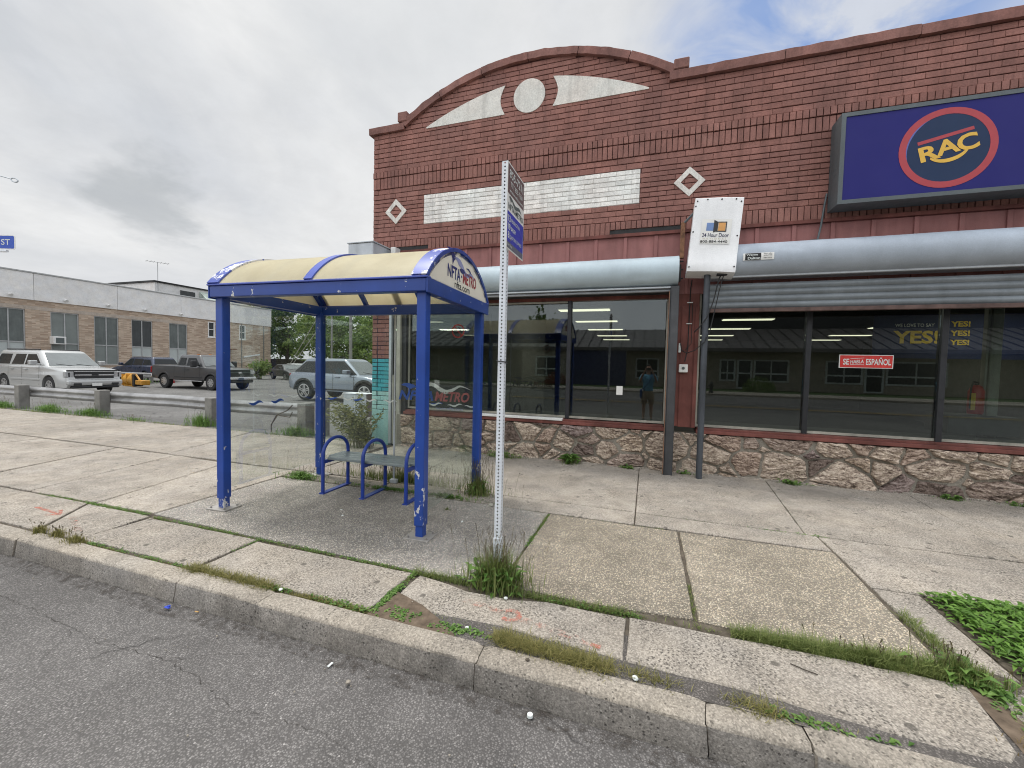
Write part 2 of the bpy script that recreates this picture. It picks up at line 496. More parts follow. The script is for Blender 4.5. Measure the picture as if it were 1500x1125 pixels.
M['turq'] = brick_paint('turquoise_brick', (0.07, 0.36, 0.42), 0.14)
M['mint'] = brick_paint('mint_brick', (0.36, 0.62, 0.60), 0.12)
M['dkmortar'] = plain('dark_mortar', (0.05, 0.035, 0.04), 0.9)
M['fascia'] = metal_paint('red_painted_boards', (0.33, 0.145, 0.135), 0.6, 0, 0.2, 0.35, 0.3)
M['redwood'] = metal_paint('weathered_red_paint', (0.20, 0.072, 0.059), 0.65, 0, 0.45, 0.5, 0.3)
M['rock'] = rock_mat('flagstone')
M['rockmortar'] = concrete('stone_mortar', (0.30, 0.28, 0.24), 0.15, 0.2, False)
M['galv'] = metal_paint('galvanised_steel', (0.52, 0.56, 0.60), 0.42, 0.2, 0.18, 0.25)
M['galv_post'] = metal_paint('galvanised_post', (0.78, 0.82, 0.87), 0.5, 0.0, 0.08, 0.15)
M['rail'] = metal_paint('weathered_guardrail', (0.40, 0.40, 0.40), 0.45, 0.55, 0.35, 0.2)
M['cover'] = metal_paint('shutter_cover_sheet', (0.50, 0.60, 0.655), 0.55, 0.0, 0.12, 0.08)
M['cover2'] = metal_paint('shutter_cover_sheet_grey', (0.40, 0.455, 0.525), 0.55, 0.0, 0.14, 0.10)
M['alu'] = metal_paint('bright_sheet_metal', (0.86, 0.87, 0.88), 0.42, 0.12, 0.12, 0.10)
M['slat'] = metal_paint('shutter_slat', (0.20, 0.225, 0.245), 0.45, 0.2, 0.3, 0.2)
M['steel'] = metal_paint('dark_steel_guide', (0.075, 0.078, 0.084), 0.5, 0.3, 0.35, 0.5)
M['pipe'] = metal_paint('grey_steel_post', (0.075, 0.085, 0.10), 0.5, 0.2, 0.4, 0.6)
M['rust'] = plain('rust', (0.20, 0.10, 0.055), 0.85, 0, 0.5, 14, 0.5)
M['frame'] = metal_paint('dark_window_frame', (0.035, 0.037, 0.042), 0.4, 0.3, 0.2, 0.2)
M['paleframe'] = metal_paint('pale_frame', (0.42, 0.41, 0.35), 0.5, 0.1, 0.3, 0.4)
M['whitepaint'] = metal_paint('white_paint', (0.78, 0.78, 0.76), 0.5, 0, 0.12, 0.15)
M['black'] = plain('black', (0.012, 0.012, 0.013), 0.6)
M['rubber'] = plain('tyre_rubber', (0.022, 0.022, 0.023), 0.8)
M['shopglass'] = glass_mat('shop_glass', (0.76, 0.82, 0.80), 1.55)
M['sideglass'] = glass_mat('clean_side_glass', (0.96, 0.98, 0.965), 0.30)
M['shelterglass'] = glass_mat('shelter_glass', (0.93, 0.965, 0.94), 0.60, 0.0, 0.012)
M['blue'] = chipped('blue_gloss_paint', (0.018, 0.066, 0.33), (.70, .70, .69), amount=0.012, low=0.10)
M['bluebeam'] = chipped('blue_beam_paint', (0.018, 0.060, 0.30), (.74, .74, .73), amount=0.045, sc=5)
M['bluetrim'] = chipped('blue_trim_peeling', (0.075, 0.115, 0.43), (0.80, 0.80, 0.80), amount=0.13, rough=0.3, sc=3.2)
M['bluemid'] = chipped('blue_band_paint', (0.065, 0.105, 0.44), (0.80, 0.80, 0.80), amount=-0.02, rough=0.3)
M['benchblue'] = chipped('bench_blue_paint', (0.018, 0.052, 0.31), amount=-0.06)
M['greyslat'] = metal_paint('grey_bench_slat', (0.23, 0.27, 0.28), 0.35, 0.1, 0.2, 0.2)
M['plate'] = metal_paint('bare_foot_plate', (0.42, 0.40, 0.37), 0.6, 0.4, 0.4, 0.1)
M['navy'] = plain('navy_vinyl', (0.012, 0.020, 0.15), 0.45, 0, 0.08)
M['lilac'] = plain('lilac_vinyl', (0.32, 0.34, 0.56), 0.45, 0, 0.08)
M['redvinyl'] = plain('red_vinyl', (0.34, 0.030, 0.040), 0.45, 0, 0.08)
M['fadedred'] = plain('faded_red_vinyl', (0.42, 0.13, 0.13), 0.6, 0, 0.1)
M['bluevinyl'] = plain('blue_vinyl', (0.03, 0.09, 0.36), 0.55, 0, 0.1)
M['whitevinyl'] = plain('white_vinyl', (0.66, 0.70, 0.68), 0.6, 0, 0.08)
M['blacktext'] = plain('black_print', (0.02, 0.02, 0.022), 0.6)
M['greytext'] = plain('grey_print', (0.10, 0.12, 0.12), 0.6)
M['signwhite'] = plain('sign_white', (0.80, 0.80, 0.77), 0.45, 0, 0.06)
M['signbrown'] = plain('sign_faded_brown', (0.135, 0.085, 0.085), 0.5, 0, 0.1)
M['signblue'] = plain('sign_blue', (0.022, 0.035, 0.42), 0.45, 0, 0.08)
M['signgrey'] = plain('sign_grey', (0.12, 0.13, 0.17), 0.5, 0, 0.08)
M['rac_blue'] = plain('sign_face_indigo', (0.022, 0.022, 0.165), 0.5, 0, 0.05, 1.2, 0, 60, 0.2)
M['rac_disc'] = plain('sign_disc_slate', (0.022, 0.042, 0.10), 0.5, 0, 0.06, 3, 0, 60, 0.2)
M['rac_red'] = plain('sign_red', (0.42, 0.040, 0.055), 0.4, 0, 0.06)
M['rac_yellow'] = plain('sign_yellow', (0.76, 0.46, 0.06), 0.4, 0, 0.06)
M['rac_edge'] = plain('sign_disc_highlight', (0.10, 0.13, 0.42), 0.4, 0, 0.06)
M['sign_frame'] = metal_paint('sign_case_grey', (0.105, 0.125, 0.135), 0.5, 0.2, 0.15, 0.2)
M['interior'] = plain('shop_wall', (0.10, 0.10, 0.095), 0.8)
M['carpet'] = plain('shop_floor', (0.035, 0.038, 0.042), 0.9)
M['ceil'] = plain('shop_ceiling', (0.10, 0.10, 0.10), 0.9)
M['tube'] = emit_mat('lit_ceiling_light', (1.0, 0.90, 0.66), 1.5)
M['grass'] = leaf_mat('grass_blades', (0.09, 0.145, 0.032), (0.30, 0.34, 0.12))
M['drygrass'] = leaf_mat('dry_kerb_grass', (0.13, 0.14, 0.04), (0.36, 0.32, 0.12))
M['weed'] = leaf_mat('weed_leaves', (0.07, 0.16, 0.03), (0.22, 0.36, 0.09))
M['clover'] = leaf_mat('broad_leaf_cover', (0.072, 0.16, 0.022), (0.20, 0.36, 0.07))
M['shrub'] = leaf_mat('mugwort_leaves', (0.10, 0.125, 0.042), (0.31, 0.30, 0.13))
M['seedhead'] = leaf_mat('grass_seed_heads', (0.09, 0.075, 0.045), (0.20, 0.17, 0.09))
M['leaves'] = leaf_mat('tree_leaves', (0.065, 0.120, 0.034), (0.21, 0.30, 0.085))
M['leaves2'] = leaf_mat('tree_leaves_light', (0.10, 0.17, 0.038), (0.29, 0.37, 0.11))
M['bark'] = plain('bark', (0.06, 0.048, 0.038), 0.9, 0, 0.35, 12, 0.8, 40)
M['stem'] = plain('plant_stem', (0.10, 0.11, 0.05), 0.8)
M['woodpole'] = plain('pole_grey', (0.22, 0.215, 0.20), 0.85, 0, 0.2, 6)
M['beigebrick'] = None
M['band'] = concrete('grey_wall_panels', (0.84, 0.845, 0.84), 0.06, 0.10, False)
M['limestone'] = concrete('limestone_sill', (0.52, 0.455, 0.39), 0.1, 0.2, False)
M['blind'] = plain('window_blind', (0.20, 0.225, 0.215), 0.4, 0, 0.1, 1.5)
M['panelpale'] = plain('pale_window_panel', (0.46, 0.50, 0.49), 0.5, 0, 0.08, 1.5)
M['farglass'] = metal_paint('far_window_glass', (0.035, 0.042, 0.045), 0.12, 0.0, 0.3, 0.3)
M['alufr'] = plain('aluminium_frame', (0.42, 0.43, 0.43), 0.5, 0.3)
M['yellow'] = metal_paint('plow_yellow', (0.55, 0.27, 0.03), 0.5, 0, 0.35, 0.4)


def facebrick():
    m = NT('buff_face_brick')
    sv = m.n('ShaderNodeMapping'); m.l(m.co(), sv.inputs['Vector']); sv.inputs['Rotation'].default_value = (R(90), 0, R(90))
    x, y, z = m.sep()
    cb = m.n('ShaderNodeCombineXYZ'); m.l(y, cb.inputs[0]); m.l(z, cb.inputs[1])
    b = m.n('ShaderNodeTexBrick'); m.l(cb.outputs[0], b.inputs['Vector'])
    b.inputs['Scale'].default_value = 1.0
    b.inputs['Brick Width'].default_value = 0.42; b.inputs['Row Height'].default_value = 0.085; b.inputs['Mortar Size'].default_value = 0.008
    b.inputs['Color1'].default_value = (0.40, 0.30, 0.225, 1); b.inputs['Color2'].default_value = (0.68, 0.56, 0.44, 1); b.inputs['Mortar'].default_value = (0.42, 0.36, 0.30, 1)
    b.inputs['Bias'].default_value = -0.05
    col = m.mix(m.noise(0.7, 5), m.mix(1.0, b.outputs['Color'], (0.85, 0.82, 0.8), 'MULTIPLY'), b.outputs['Color'])
    return m.done(m.pbr(col, 0.85, 0, m.bump(b.outputs['Fac'], 0.3, -0.01), 0.2))
M['beigebrick'] = facebrick()


def cream():
    m = NT('cream_roof_panel')
    x, y, z = m.sep()
    dirt = m.math('MULTIPLY', m.ramp(m.noise(2.4, 6, 0.65, vec=m.scalevec((1, 1, 1))), [(0.35, 0.0), (0.75, 0.55)]), 1.0)
    col = m.mix(dirt, (0.90, 0.85, 0.67), (0.68, 0.61, 0.43))
    sp = m.ramp(m.noise(120, 3), [(0.66, 0.0), (0.7, 0.3)])
    col = m.mix(sp, col, (0.35, 0.3, 0.2))
    p = m.pbr(col, 0.5, 0, None, 0.4)
    tl = m.n('ShaderNodeBsdfTranslucent'); m.l(col, tl.inputs['Color'])
    mx = m.n('ShaderNodeMixShader'); mx.inputs[0].default_value = 0.62
    m.l(p, mx.inputs[1]); m.l(tl.outputs[0], mx.inputs[2])
    return m.done(mx.outputs[0])
M['cream'] = cream()
M['endpanel'] = plain('cream_end_panel', (0.90, 0.86, 0.73), 0.45, 0, 0.05, 3)


def spray(name, c, cover):
    m = NT(name)
    p = m.pbr(c, 0.85, 0, None, 0.2)
    tr = m.n('ShaderNodeBsdfTransparent')
    mx = m.n('ShaderNodeMixShader')
    f = m.math('ADD', m.noise(22, 5, 0.7), m.math('MULTIPLY', m.noise(160, 2), 0.5))
    m.l(m.ramp(f, [(0.88 - cover, 0.0), (1.15 - cover, 0.85)]), mx.inputs[0])
    m.l(tr.outputs[0], mx.inputs[1]); m.l(p, mx.inputs[2])
    return m.done(mx.outputs[0])
M['gutter'] = spray('gutter_dirt', (0.065, 0.056, 0.048), 0.16)
M['crack'] = spray('crack_dirt', (0.06, 0.055, 0.05), 0.28)
M['spray'] = spray('orange_spray_paint', (0.55, 0.19, 0.135), 0.27)
M['sprayfaint'] = spray('faint_orange_spray', (0.54, 0.23, 0.17), 0.10)
M['sprayyellow'] = spray('faint_yellow_spray', (0.62, 0.40, 0.12), 0.0)


def carpaint(name, c, metal=0.5, rough=0.25, dust=0.12):
    m = NT(name)
    dirt = m.mapr(m.noise(3, 5, 0.6), 0.35, 0.75, 0.0, dust)
    col = m.mix(dirt, c, (0.20, 0.18, 0.16))
    s = m.pbr(col, m.mapr(dirt, 0, 0.5, rough, 0.6), metal, None, 0.5)
    m.last.inputs['Coat Weight'].default_value = 0.6; m.last.inputs['Coat Roughness'].default_value = 0.06
    return m.done(s)
M['silver'] = carpaint('silver_car_paint', (0.50, 0.51, 0.505), 0.3, 0.25, 0.04)
M['charcoal'] = carpaint('charcoal_car_paint', (0.050, 0.052, 0.056), 0.15, 0.3, 0.03)
M['steelblue'] = carpaint('grey_blue_car_paint', (0.25, 0.285, 0.34), 0.35, 0.25, 0.03)
M['darkblue'] = carpaint('dark_blue_car_paint', (0.022, 0.035, 0.075), 0.3)
M['carglass'] = metal_paint('car_glass', (0.022, 0.026, 0.028), 0.06, 0.0, 0.2, 0.1, 0.35)
M['windshield'] = metal_paint('windscreen_glass', (0.16, 0.18, 0.18), 0.05, 0.1, 0.2, 0.1, 1.0)
M['chrome'] = plain('chrome', (0.62, 0.62, 0.63), 0.22, 0.9, 0.1)
M['wheel'] = plain('alloy_wheel', (0.50, 0.50, 0.50), 0.35, 0.7, 0.1)
M['plastic'] = plain('black_trim', (0.025, 0.026, 0.028), 0.55)
M['lamp'] = plain('headlamp_lens', (0.55, 0.56, 0.56), 0.12, 0.3, 0.15, 20)
M['taillamp'] = plain('tail_lamp', (0.30, 0.012, 0.012), 0.25)
M['amber'] = plain('amber_lamp', (0.55, 0.17, 0.02), 0.3)
M['skin'] = plain('skin', (0.50, 0.30, 0.22), 0.55, 0, 0.06)
M['shirt'] = plain('light_blue_cloth', (0.16, 0.42, 0.60), 0.85, 0, 0.1)
M['khaki'] = plain('khaki_cloth', (0.40, 0.33, 0.23), 0.9, 0, 0.1)
M['hair'] = plain('dark_hair', (0.035, 0.025, 0.02), 0.6)
# ------------------------------------------------------------------ the setting
ROADZ, LOTZ, FY = -0.16, -0.10, 6.9            # road level, car park level, face of the brickwork


def struct(mb, name, mats, smooth=False):
    return tag(mb.build(name, mats, None, smooth), kind='structure')


def grid(mb, xs, ys, zf):
    n = len(mb.v)
    for y in ys:
        for x in xs: mb.v.append((x, y, zf(x, y)))
    w = len(xs)
    for j in range(len(ys) - 1):
        for i in range(w - 1):
            mb.f.append((n + j * w + i, n + j * w + i + 1, n + (j + 1) * w + i + 1, n + (j + 1) * w + i)); mb.m.append(mb.cm); mb.t.append(mb.ct)


def arange(a, b, d):
    k = max(1, int(round((b - a) / d)))
    return [a + (b - a) * i / k for i in range(k + 1)]

g = MB(); grid(g, [-260, -60, -20, 20, 60, 260], [-260, -60, -20, 60, 260], lambda x, y: -0.42)
struct(g, 'ground', plain('earth', (0.10, 0.10, 0.06), 0.95, 0, 0.3, 2))

rd = MB()
grid(rd, arange(-90, -8, 4) + arange(-7.5, 6, 0.25) + arange(7, 90, 4), arange(-17.6, -0.5, 1.2) + arange(-0.4, 1.98, 0.2),
     lambda x, y: ROADZ + 0.012 * mnoise.noise(Vector((x * 0.9, y * 0.9, 0))) * (1 if y < 1.8 else 0.4) + 0.02 * min(1.0, max(0, (1.4 - y) / 6)))
struct(rd, 'road', M['asphalt'], True)
def roadz(x, y): return ROADZ + 0.012 * mnoise.noise(Vector((x * 0.9, y * 0.9, 0))) * (1 if y < 1.8 else 0.4) + 0.02 * min(1.0, max(0, (1.4 - y) / 6))
rcx = random.Random(17)
def crack(mb, pts, w):
    out = []
    for a, b in zip(pts, pts[1:]):
        n = max(2, int(math.hypot(b[0] - a[0], b[1] - a[1]) / .035))
        for k in range(n): out.append((a[0] + (b[0] - a[0]) * k / n + rcx.gauss(0, .009), a[1] + (b[1] - a[1]) * k / n + rcx.gauss(0, .009)))
    for a, b in zip(out, out[1:]):
        d = Vector((b[0] - a[0], b[1] - a[1])).normalized(); nn = Vector((-d.y, d.x)) * w * rcx.uniform(.3, 1.0)
        mb.face([(a[0] - nn.x, a[1] - nn.y, roadz(*a) + .004), (b[0] - nn.x, b[1] - nn.y, roadz(*b) + .004), (b[0] + nn.x, b[1] + nn.y, roadz(*b) + .004), (a[0] + nn.x, a[1] + nn.y, roadz(*a) + .004)])
ck = MB()
crack(ck, [(-6.2, 1.66), (-5.2, 1.55), (-4.37, 1.61), (-3.65, 1.58), (-3.07, 1.54), (-2.58, 1.57), (-2.18, 1.52), (-1.9, 1.45)], .0035); crack(ck, [(-3.4, 1.56), (-3.2, 1.30), (-3.3, 1.0)], .002); crack(ck, [(-2.58, 1.57), (-2.3, 1.72), (-2.0, 1.80)], .002); crack(ck, [(-1.9, 1.45), (-1.4, 1.5), (-1.0, 1.42), (-.5, 1.5), (.1, 1.42)], .002); crack(ck, [(-5.2, 1.55), (-4.9, 1.2), (-5.0, .8)], .0025)
struct(ck, 'road_crack', M['crack'])
gt = MB()
for a, b in zip(arange(-14, 6, .25), arange(-14, 6, .25)[1:]):
    w0, w1 = [.06 + .05 * (mnoise.noise(Vector((x * 1.7, 4, 4))) + .5) for x in (a, b)]
    gt.face([(a, 1.967 - w0 - .03, roadz(a, 1.9) + .006), (b, 1.967 - w1 - .03, roadz(b, 1.9) + .006), (b, 1.972, roadz(b, 1.95) + .008), (a, 1.972, roadz(a, 1.95) + .008)])
struct(gt, 'gutter_dirt', M['gutter'])
mk = MB()
mk.box(-90, 90, -7.86, -7.74, -0.09, -0.087); mk.box(-90, 90, -7.56, -7.44, -0.09, -0.087)
struct(mk, 'road_marking', plain('worn_yellow_line', (0.42, 0.28, 0.05), 0.8, 0, 0.3, 6))

# kerb: cast lengths with broken joints
kb = MB()
prof = [(2.14, -0.3), (2.125, -0.012), (2.115, 0.0), (2.02, -0.001), (1.998, -0.005), (1.985, -0.013), (1.979, -0.026), (1.964, -0.16), (1.955, -0.3)]
cuts = [-90, -60, -40, -30, -24, -18, -14, -10.6, -7.6, -5.12, -3.14, -2.36, -0.82, 0.30, 0.71, 2.6, 4.6, 7, 11, 18, 30, 60, 90]
rk = random.Random(3)
for a, b in zip(cuts, cuts[1:]):
    n = max(2, int(min((b - a) / 0.05, 60)))
    dz, dy = rk.uniform(-0.006, 0.004), rk.uniform(-0.008, 0.008)
    kb.ct = rk.uniform(0.38, 0.6)
    rings = []
    for i in range(n + 1):
        u = i / n; x = a + (b - a) * u
        e = 0.0
        if i in (0, n): e = 0.010                     # worn arrises at the joint
        ring = []
        for k, (y, z) in enumerate(prof):
            w = mnoise.noise(Vector((x * 6, k * 0.37, 1.7))) * 0.005 + mnoise.noise(Vector((x * 28, k * 0.9, 4.1))) * 0.0028
            xx = x
            if i == 0: xx = x + 0.003 + (0.034 * mnoise.noise(Vector((a, k * 0.8, 0))) if a > -6 else 0)
            if i == n: xx = x - 0.003 + (0.034 * mnoise.noise(Vector((b, k * 0.8, 0))) if a > -6 else 0)
            ring.append((xx, y + dy + (w if 2 < k < 8 else 0) + (e * 0.6 if k > 3 else 0), z + dz + (w * 0.5 if 1 < k < 6 else 0) - (e if 0 < k < 6 else 0)))
        rings.append(ring)
    m_ = len(prof)
    vs = [p for r_ in rings for p in r_]
    fs = [(i * m_ + k, i * m_ + k + 1, (i + 1) * m_ + k + 1, (i + 1) * m_ + k) for i in range(n) for k in range(m_ - 1)]
    fs += [tuple(reversed(range(m_))), tuple(n * m_ + k for k in range(m_))]
    nf = len(kb.m)
    kb.mesh(vs, fs)
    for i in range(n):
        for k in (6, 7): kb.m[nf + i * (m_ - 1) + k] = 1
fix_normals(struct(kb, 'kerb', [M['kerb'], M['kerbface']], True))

# bedding under the slabs: what shows in the joints
bd = MB(); bd.box(-90, 90, 2.10, 6.84, -0.3, -0.017)
struct(bd, 'paving_bed', M['dirt'])
pt = MB()                                             # asphalt fill between kerb and slabs
pt.mesh([(-1.6, 2.105, -0.003), (-0.5, 2.105, -0.003), (0.6, 2.105, -0.003), (2.0, 2.105, -0.003), (2.0, 2.6, -0.016), (0.6, 2.5, -0.016), (-0.5, 2.5, -0.016), (-1.6, 2.5, -0.016)],
        [(0, 1, 6, 7), (1, 2, 5, 6), (2, 3, 4, 5)])
struct(pt, 'asphalt_fill', M['patch'])
so2 = MB(); so2.mesh([(-1.62, 2.11, .0005), (-1.25, 2.11, .0005), (-1.0, 2.115, .0005), (-1.15, 2.22, -.001), (-1.35, 2.33, -.002), (-1.62, 2.42, -.002)], [(0, 1, 2, 3, 4, 5)]); so2.mesh([(1.52, 2.115, .001), (2.0, 2.115, .001), (1.9, 2.32, -.006), (1.70, 2.36, -.006), (1.66, 2.70, -.006), (1.58, 2.70, -.006), (1.555, 2.3, -.004)], [(0, 1, 2, 3, 4, 5, 6)]); struct(so2, 'soil', plain('brown_soil', (.14, .108, .08), .95, 0, .35, 16, .8, 80, .1))


def slab(mb, poly, tint, rs, jit=0.006, gap=0.0035, cham=0.006, tilt=0.003, step=0.12, z=0.0):
    cx = sum(p[0] for p in poly) / len(poly); cy = sum(p[1] for p in poly) / len(poly)
    tx, ty, tz = rs.uniform(-tilt, tilt), rs.uniform(-tilt, tilt), rs.uniform(-tilt, tilt) + z
    pts = []
    for i, p in enumerate(poly):
        q = poly[(i + 1) % len(poly)]
        n = max(1, int(math.hypot(q[0] - p[0], q[1] - p[1]) / step))
        for k in range(n):
            pts.append((p[0] + (q[0] - p[0]) * k / n, p[1] + (q[1] - p[1]) * k / n))
    def inset(d, j):
        out = []
        n = len(pts)
        for i, p in enumerate(pts):
            a, b = pts[i - 1], pts[(i + 1) % n]
            d1 = Vector((p[0] - a[0], p[1] - a[1])).normalized(); d2 = Vector((b[0] - p[0], b[1] - p[1])).normalized()
            nn = Vector((-(d1 + d2).y, (d1 + d2).x))
            if nn.length < 1e-5: nn = Vector((-d1.y, d1.x))
            nn.normalize()
            c = max(0.5, nn.dot(Vector((-d1.y, d1.x))))
            w = mnoise.noise(Vector((p[0] * 7, p[1] * 7, 3.3))) * j + mnoise.noise(Vector((p[0] * 25, p[1] * 25, 1.1))) * j * 0.5
            out.append((p[0] + nn.x * (d / c + w), p[1] + nn.y * (d / c + w)))
        return out
    zz = lambda x, y: tz + tx * (x - cx) + ty * (y - cy)
    o = inset(gap, jit); i1 = inset(gap + cham, jit)
    n = len(pts)
    vs = [(x, y, -0.05) for x, y in o] + [(x, y, zz(x, y) - 0.006) for x, y in o] + [(x, y, zz(x, y)) for x, y in i1]
    fs = [(i, (i + 1) % n, (i + 1) % n + n, i + n) for i in range(n)] + [(i + n, (i + 1) % n + n, (i + 1) % n + 2 * n, i + 2 * n) for i in range(n)]
    fs.append(tuple(range(2 * n, 3 * n)))
    mb.mesh(vs, fs, tint)

rs = random.Random(11)
def rect(x0, x1, y0, y1): return [(x0, y0), (x1, y0), (x1, y1), (x0, y1)]
sw = MB()
# strip behind the kerb
xs = [-40, -34, -28, -22, -17, -13.2, -11, -9.4, -8.2, -6.75]
for a, b in zip(xs, xs[1:]): slab(sw, rect(a, b, 2.13, 2.72), rs.uniform(0.45, 0.6), rs)
slab(sw, [(-6.75, 2.13), (-5.18, 2.14), (-5.66, 2.73), (-6.75, 2.72)], 0.56, rs)
slab(sw, [(-5.16, 2.14), (-4.60, 2.15), (-4.66, 2.73), (-5.64, 2.73)], 0.58, rs)
slab(sw, rect(-4.60, -3.20, 2.155, 2.70), 0.46, rs, 0.010, 0.010)
slab(sw, rect(-3.19, -1.63, 2.155, 2.68), 0.44, rs, 0.012, 0.014)
slab(sw, [(-1.58, 2.30), (-1.2, 2.27), (-0.8, 2.30), (-0.4, 2.27), (-0.07, 2.25), (-0.07, 2.66), (-0.6, 2.66), (-0.85, 2.60), (-1.15, 2.60), (-1.58, 2.68)], 0.56, rs, 0.010, 0.010)
slab(sw, [(-0.065, 2.25), (0.5, 2.24), (0.95, 2.20), (1.25, 2.17), (1.47, 2.18), (1.53, 2.26), (1.57, 2.45), (1.60, 2.68), (0.7, 2.68), (-0.065, 2.67)], 0.57, rs, 0.010, 0.006)
slab(sw, [(1.66, 2.36), (2.4, 2.3), (3.6, 2.3), (3.6, 2.76), (1.88, 2.76), (1.70, 2.70)], 0.52, rs, 0.010, 0.008)
# walking strip left of the shelter
xs = [-40, -34, -28, -23, -19, -16.4, -14.2, -12.4, -10.9]
for a, b in zip(xs, xs[1:]): slab(sw, rect(a, b, 2.74, 4.62), rs.uniform(0.48, 0.62), rs)
slab(sw, [(-10.9, 2.74), (-8.1, 2.74), (-8.74, 4.62), (-10.9, 4.62)], 0.60, rs)
slab(sw, [(-8.08, 2.74), (-6.76, 2.74), (-7.26, 4.62), (-8.72, 4.62)], 0.62, rs)
slab(sw, [(-6.74, 2.74), (-5.60, 2.77), (-6.05, 4.56), (-7.24, 4.62)], 0.60, rs)
slab(sw, [(-5.59, 2.77), (-4.72, 2.80), (-4.72, 4.62), (-6.04, 4.60)], 0.80, rs)
# narrow band and the strip behind the shelter
slab(sw, rect(-4.71, -3.2, 4.34, 4.64), 0.42, rs, 0.008, 0.012); slab(sw, rect(-3.19, -1.62, 4.34, 4.66), 0.42, rs, 0.008, 0.012)
slab(sw, rect(-1.61, -0.085, 4.31, 4.68), 0.58, rs); slab(sw, rect(-0.08, 1.60, 4.31, 4.66), 0.58, rs)
# band along the buildings
xs = [-40, -34, -28, -23, -19, -15.4]
for a, b in zip(xs, xs[1:]): slab(sw, rect(a, b, 4.64, 6.72), rs.uniform(0.45, 0.56), rs)
xs = [(-15.4, -14.4), (-13.1, -11.2), (-11.1, -9.4), (-9.3, -7.7), (-7.7, -6.2), (-6.2, -4.75)]
ol = -15.4, -15.4
for bt, tp in [(-13.0, -14.2), (-11.0, -12.2), (-9.2, -10.2), (-7.5, -8.2), (-5.9, -6.3), (-4.56, -4.72)]:
    slab(sw, [(ol[0], 4.65), (bt, 4.67), (tp, 6.74), (ol[1], 6.74)], rs.uniform(0.42, 0.54), rs); ol = bt + 0.005, tp + 0.005
for a, b in [(-4.555, -3.1), (-3.095, -1.74)]: slab(sw, rect(a, b, 4.68, 6.82), rs.uniform(0.46, 0.52), rs)
slab(sw, [(-1.735, 4.70), (-0.085, 4.69), (-0.09, 6.82), (-1.80, 6.82)], 0.54, rs); slab(sw, [(-0.08, 4.69), (1.50, 4.66), (1.66, 6.80), (-0.085, 6.80)], 0.55, rs)
slab(sw, [(1.505, 4.66), (3.10, 4.66), (3.30, 6.78), (1.665, 6.80)], 0.5, rs); slab(sw, [(3.105, 4.66), (4.75, 4.66), (4.95, 6.78), (3.305, 6.78)], 0.5, rs)
for a in (4.8, 6.6, 8.4, 10.2, 12.4): slab(sw, rect(a, a + (1.79 if a < 12 else 8), 4.66, 6.78), 0.5, rs)
# right of the pebble panels
slab(sw, [(1.615, 4.31), (2.9, 4.36), (4.6, 4.36), (4.6, 4.65), (1.60, 4.65)], 0.56, rs)
for a, b in ((4.605, 8.0), (8.0, 14)): slab(sw, rect(a, b, 4.36, 4.65), 0.55, rs)
slab(sw, [(1.615, 3.68), (2.46, 3.68), (4.6, 3.72), (4.6, 4.35), (2.9, 4.35), (1.615, 4.30)], 0.57, rs)
for a, b in ((4.605, 8.0), (8.0, 14)): slab(sw, rect(a, b, 3.72, 4.35), 0.54, rs)
slab(sw, [(1.62, 2.92), (1.80, 2.84), (1.885, 2.80), (1.90, 3.67), (1.62, 3.67)], 0.44, rs)
struct(sw, 'sidewalk', M['concrete'])
pd = MB()
slab(pd, [(-4.71, 2.78), (-3.2, 2.73), (-1.6, 2.70), (-1.1, 2.72), (-0.965, 2.76), (-0.965, 4.28), (-1.6, 4.31), (-4.71, 4.31)], 0.50, rs, 0.008, 0.006)
struct(pd, 'shelter_paving', M['agg_dark'])
pa = MB()
slab(pa, [(-0.955, 2.74), (-0.35, 2.73), (0.335, 2.78), (0.325, 4.28), (-0.955, 4.28)], 0.46, rs, 0.008, 0.008)
slab(pa, [(0.345, 2.78), (1.0, 2.76), (1.59, 2.78), (1.60, 4.28), (0.335, 4.28)], 0.56, rs, 0.008, 0.007)
struct(pa, 'pebble_paving', M['agg'])

# car park behind the guardrail
lt = MB()
def lotz(x, y): return -0.02 + (LOTZ + 0.02) * min(1, max(0, (y - 6.8) / 2.2)) + 0.13 * math.exp(-((x + 11.6) / 3.5) ** 2 - ((y - 13.8) / 2.4) ** 2) + 0.015 * mnoise.noise(Vector((x * 0.35, y * 0.35, 7)))
grid(lt, arange(-120, -46, 6) + arange(-44, -6, 1.0) + [-5.22], [6.75] + arange(7.0, 12, 0.5) + arange(13, 60, 2.5) + [90, 140, 200], lotz)
struct(lt, 'parking_lot', M['lot'], True)
bk = MB(); grid(bk, [-5.2, 40, 120], [24, 60, 200], lambda x, y: -0.1)
struct(bk, 'back_yard', M['lot'])

# spray paint and stains that lie on the paving
def stroke(mb, pts, w, z=0.006):
    for i in range(len(pts) - 1):
        a, b = Vector(pts[i]), Vector(pts[i + 1]); d = (b - a).normalized(); n = Vector((-d.y, d.x)) * w / 2
        mb.face([(*(a - n), z), (*(b - n), z), (*(b + n), z), (*(a + n), z)])
om = MB(); stroke(om, [(-0.775 + 0.060 * math.cos(t), 2.415 + 0.050 * math.sin(t)) for t in [x * 0.35 - 2.2 for x in range(14)]], 0.034)
stroke(om, [(-0.26, 2.315), (-0.20, 2.305)], 0.03)
struct(om, 'spray_marking', M['spray'])
om = MB(); stroke(om, [(-1.12, 2.47), (-0.95, 2.45), (-0.80, 2.42)], 0.055); stroke(om, [(-0.70, 2.40), (-0.45, 2.355), (-0.2, 2.31)], 0.055)
stroke(om, [(-5.25, 2.42), (-4.95, 2.3), (-4.8, 2.25)], 0.05)
struct(om, 'spray_marking', M['sprayfaint'])
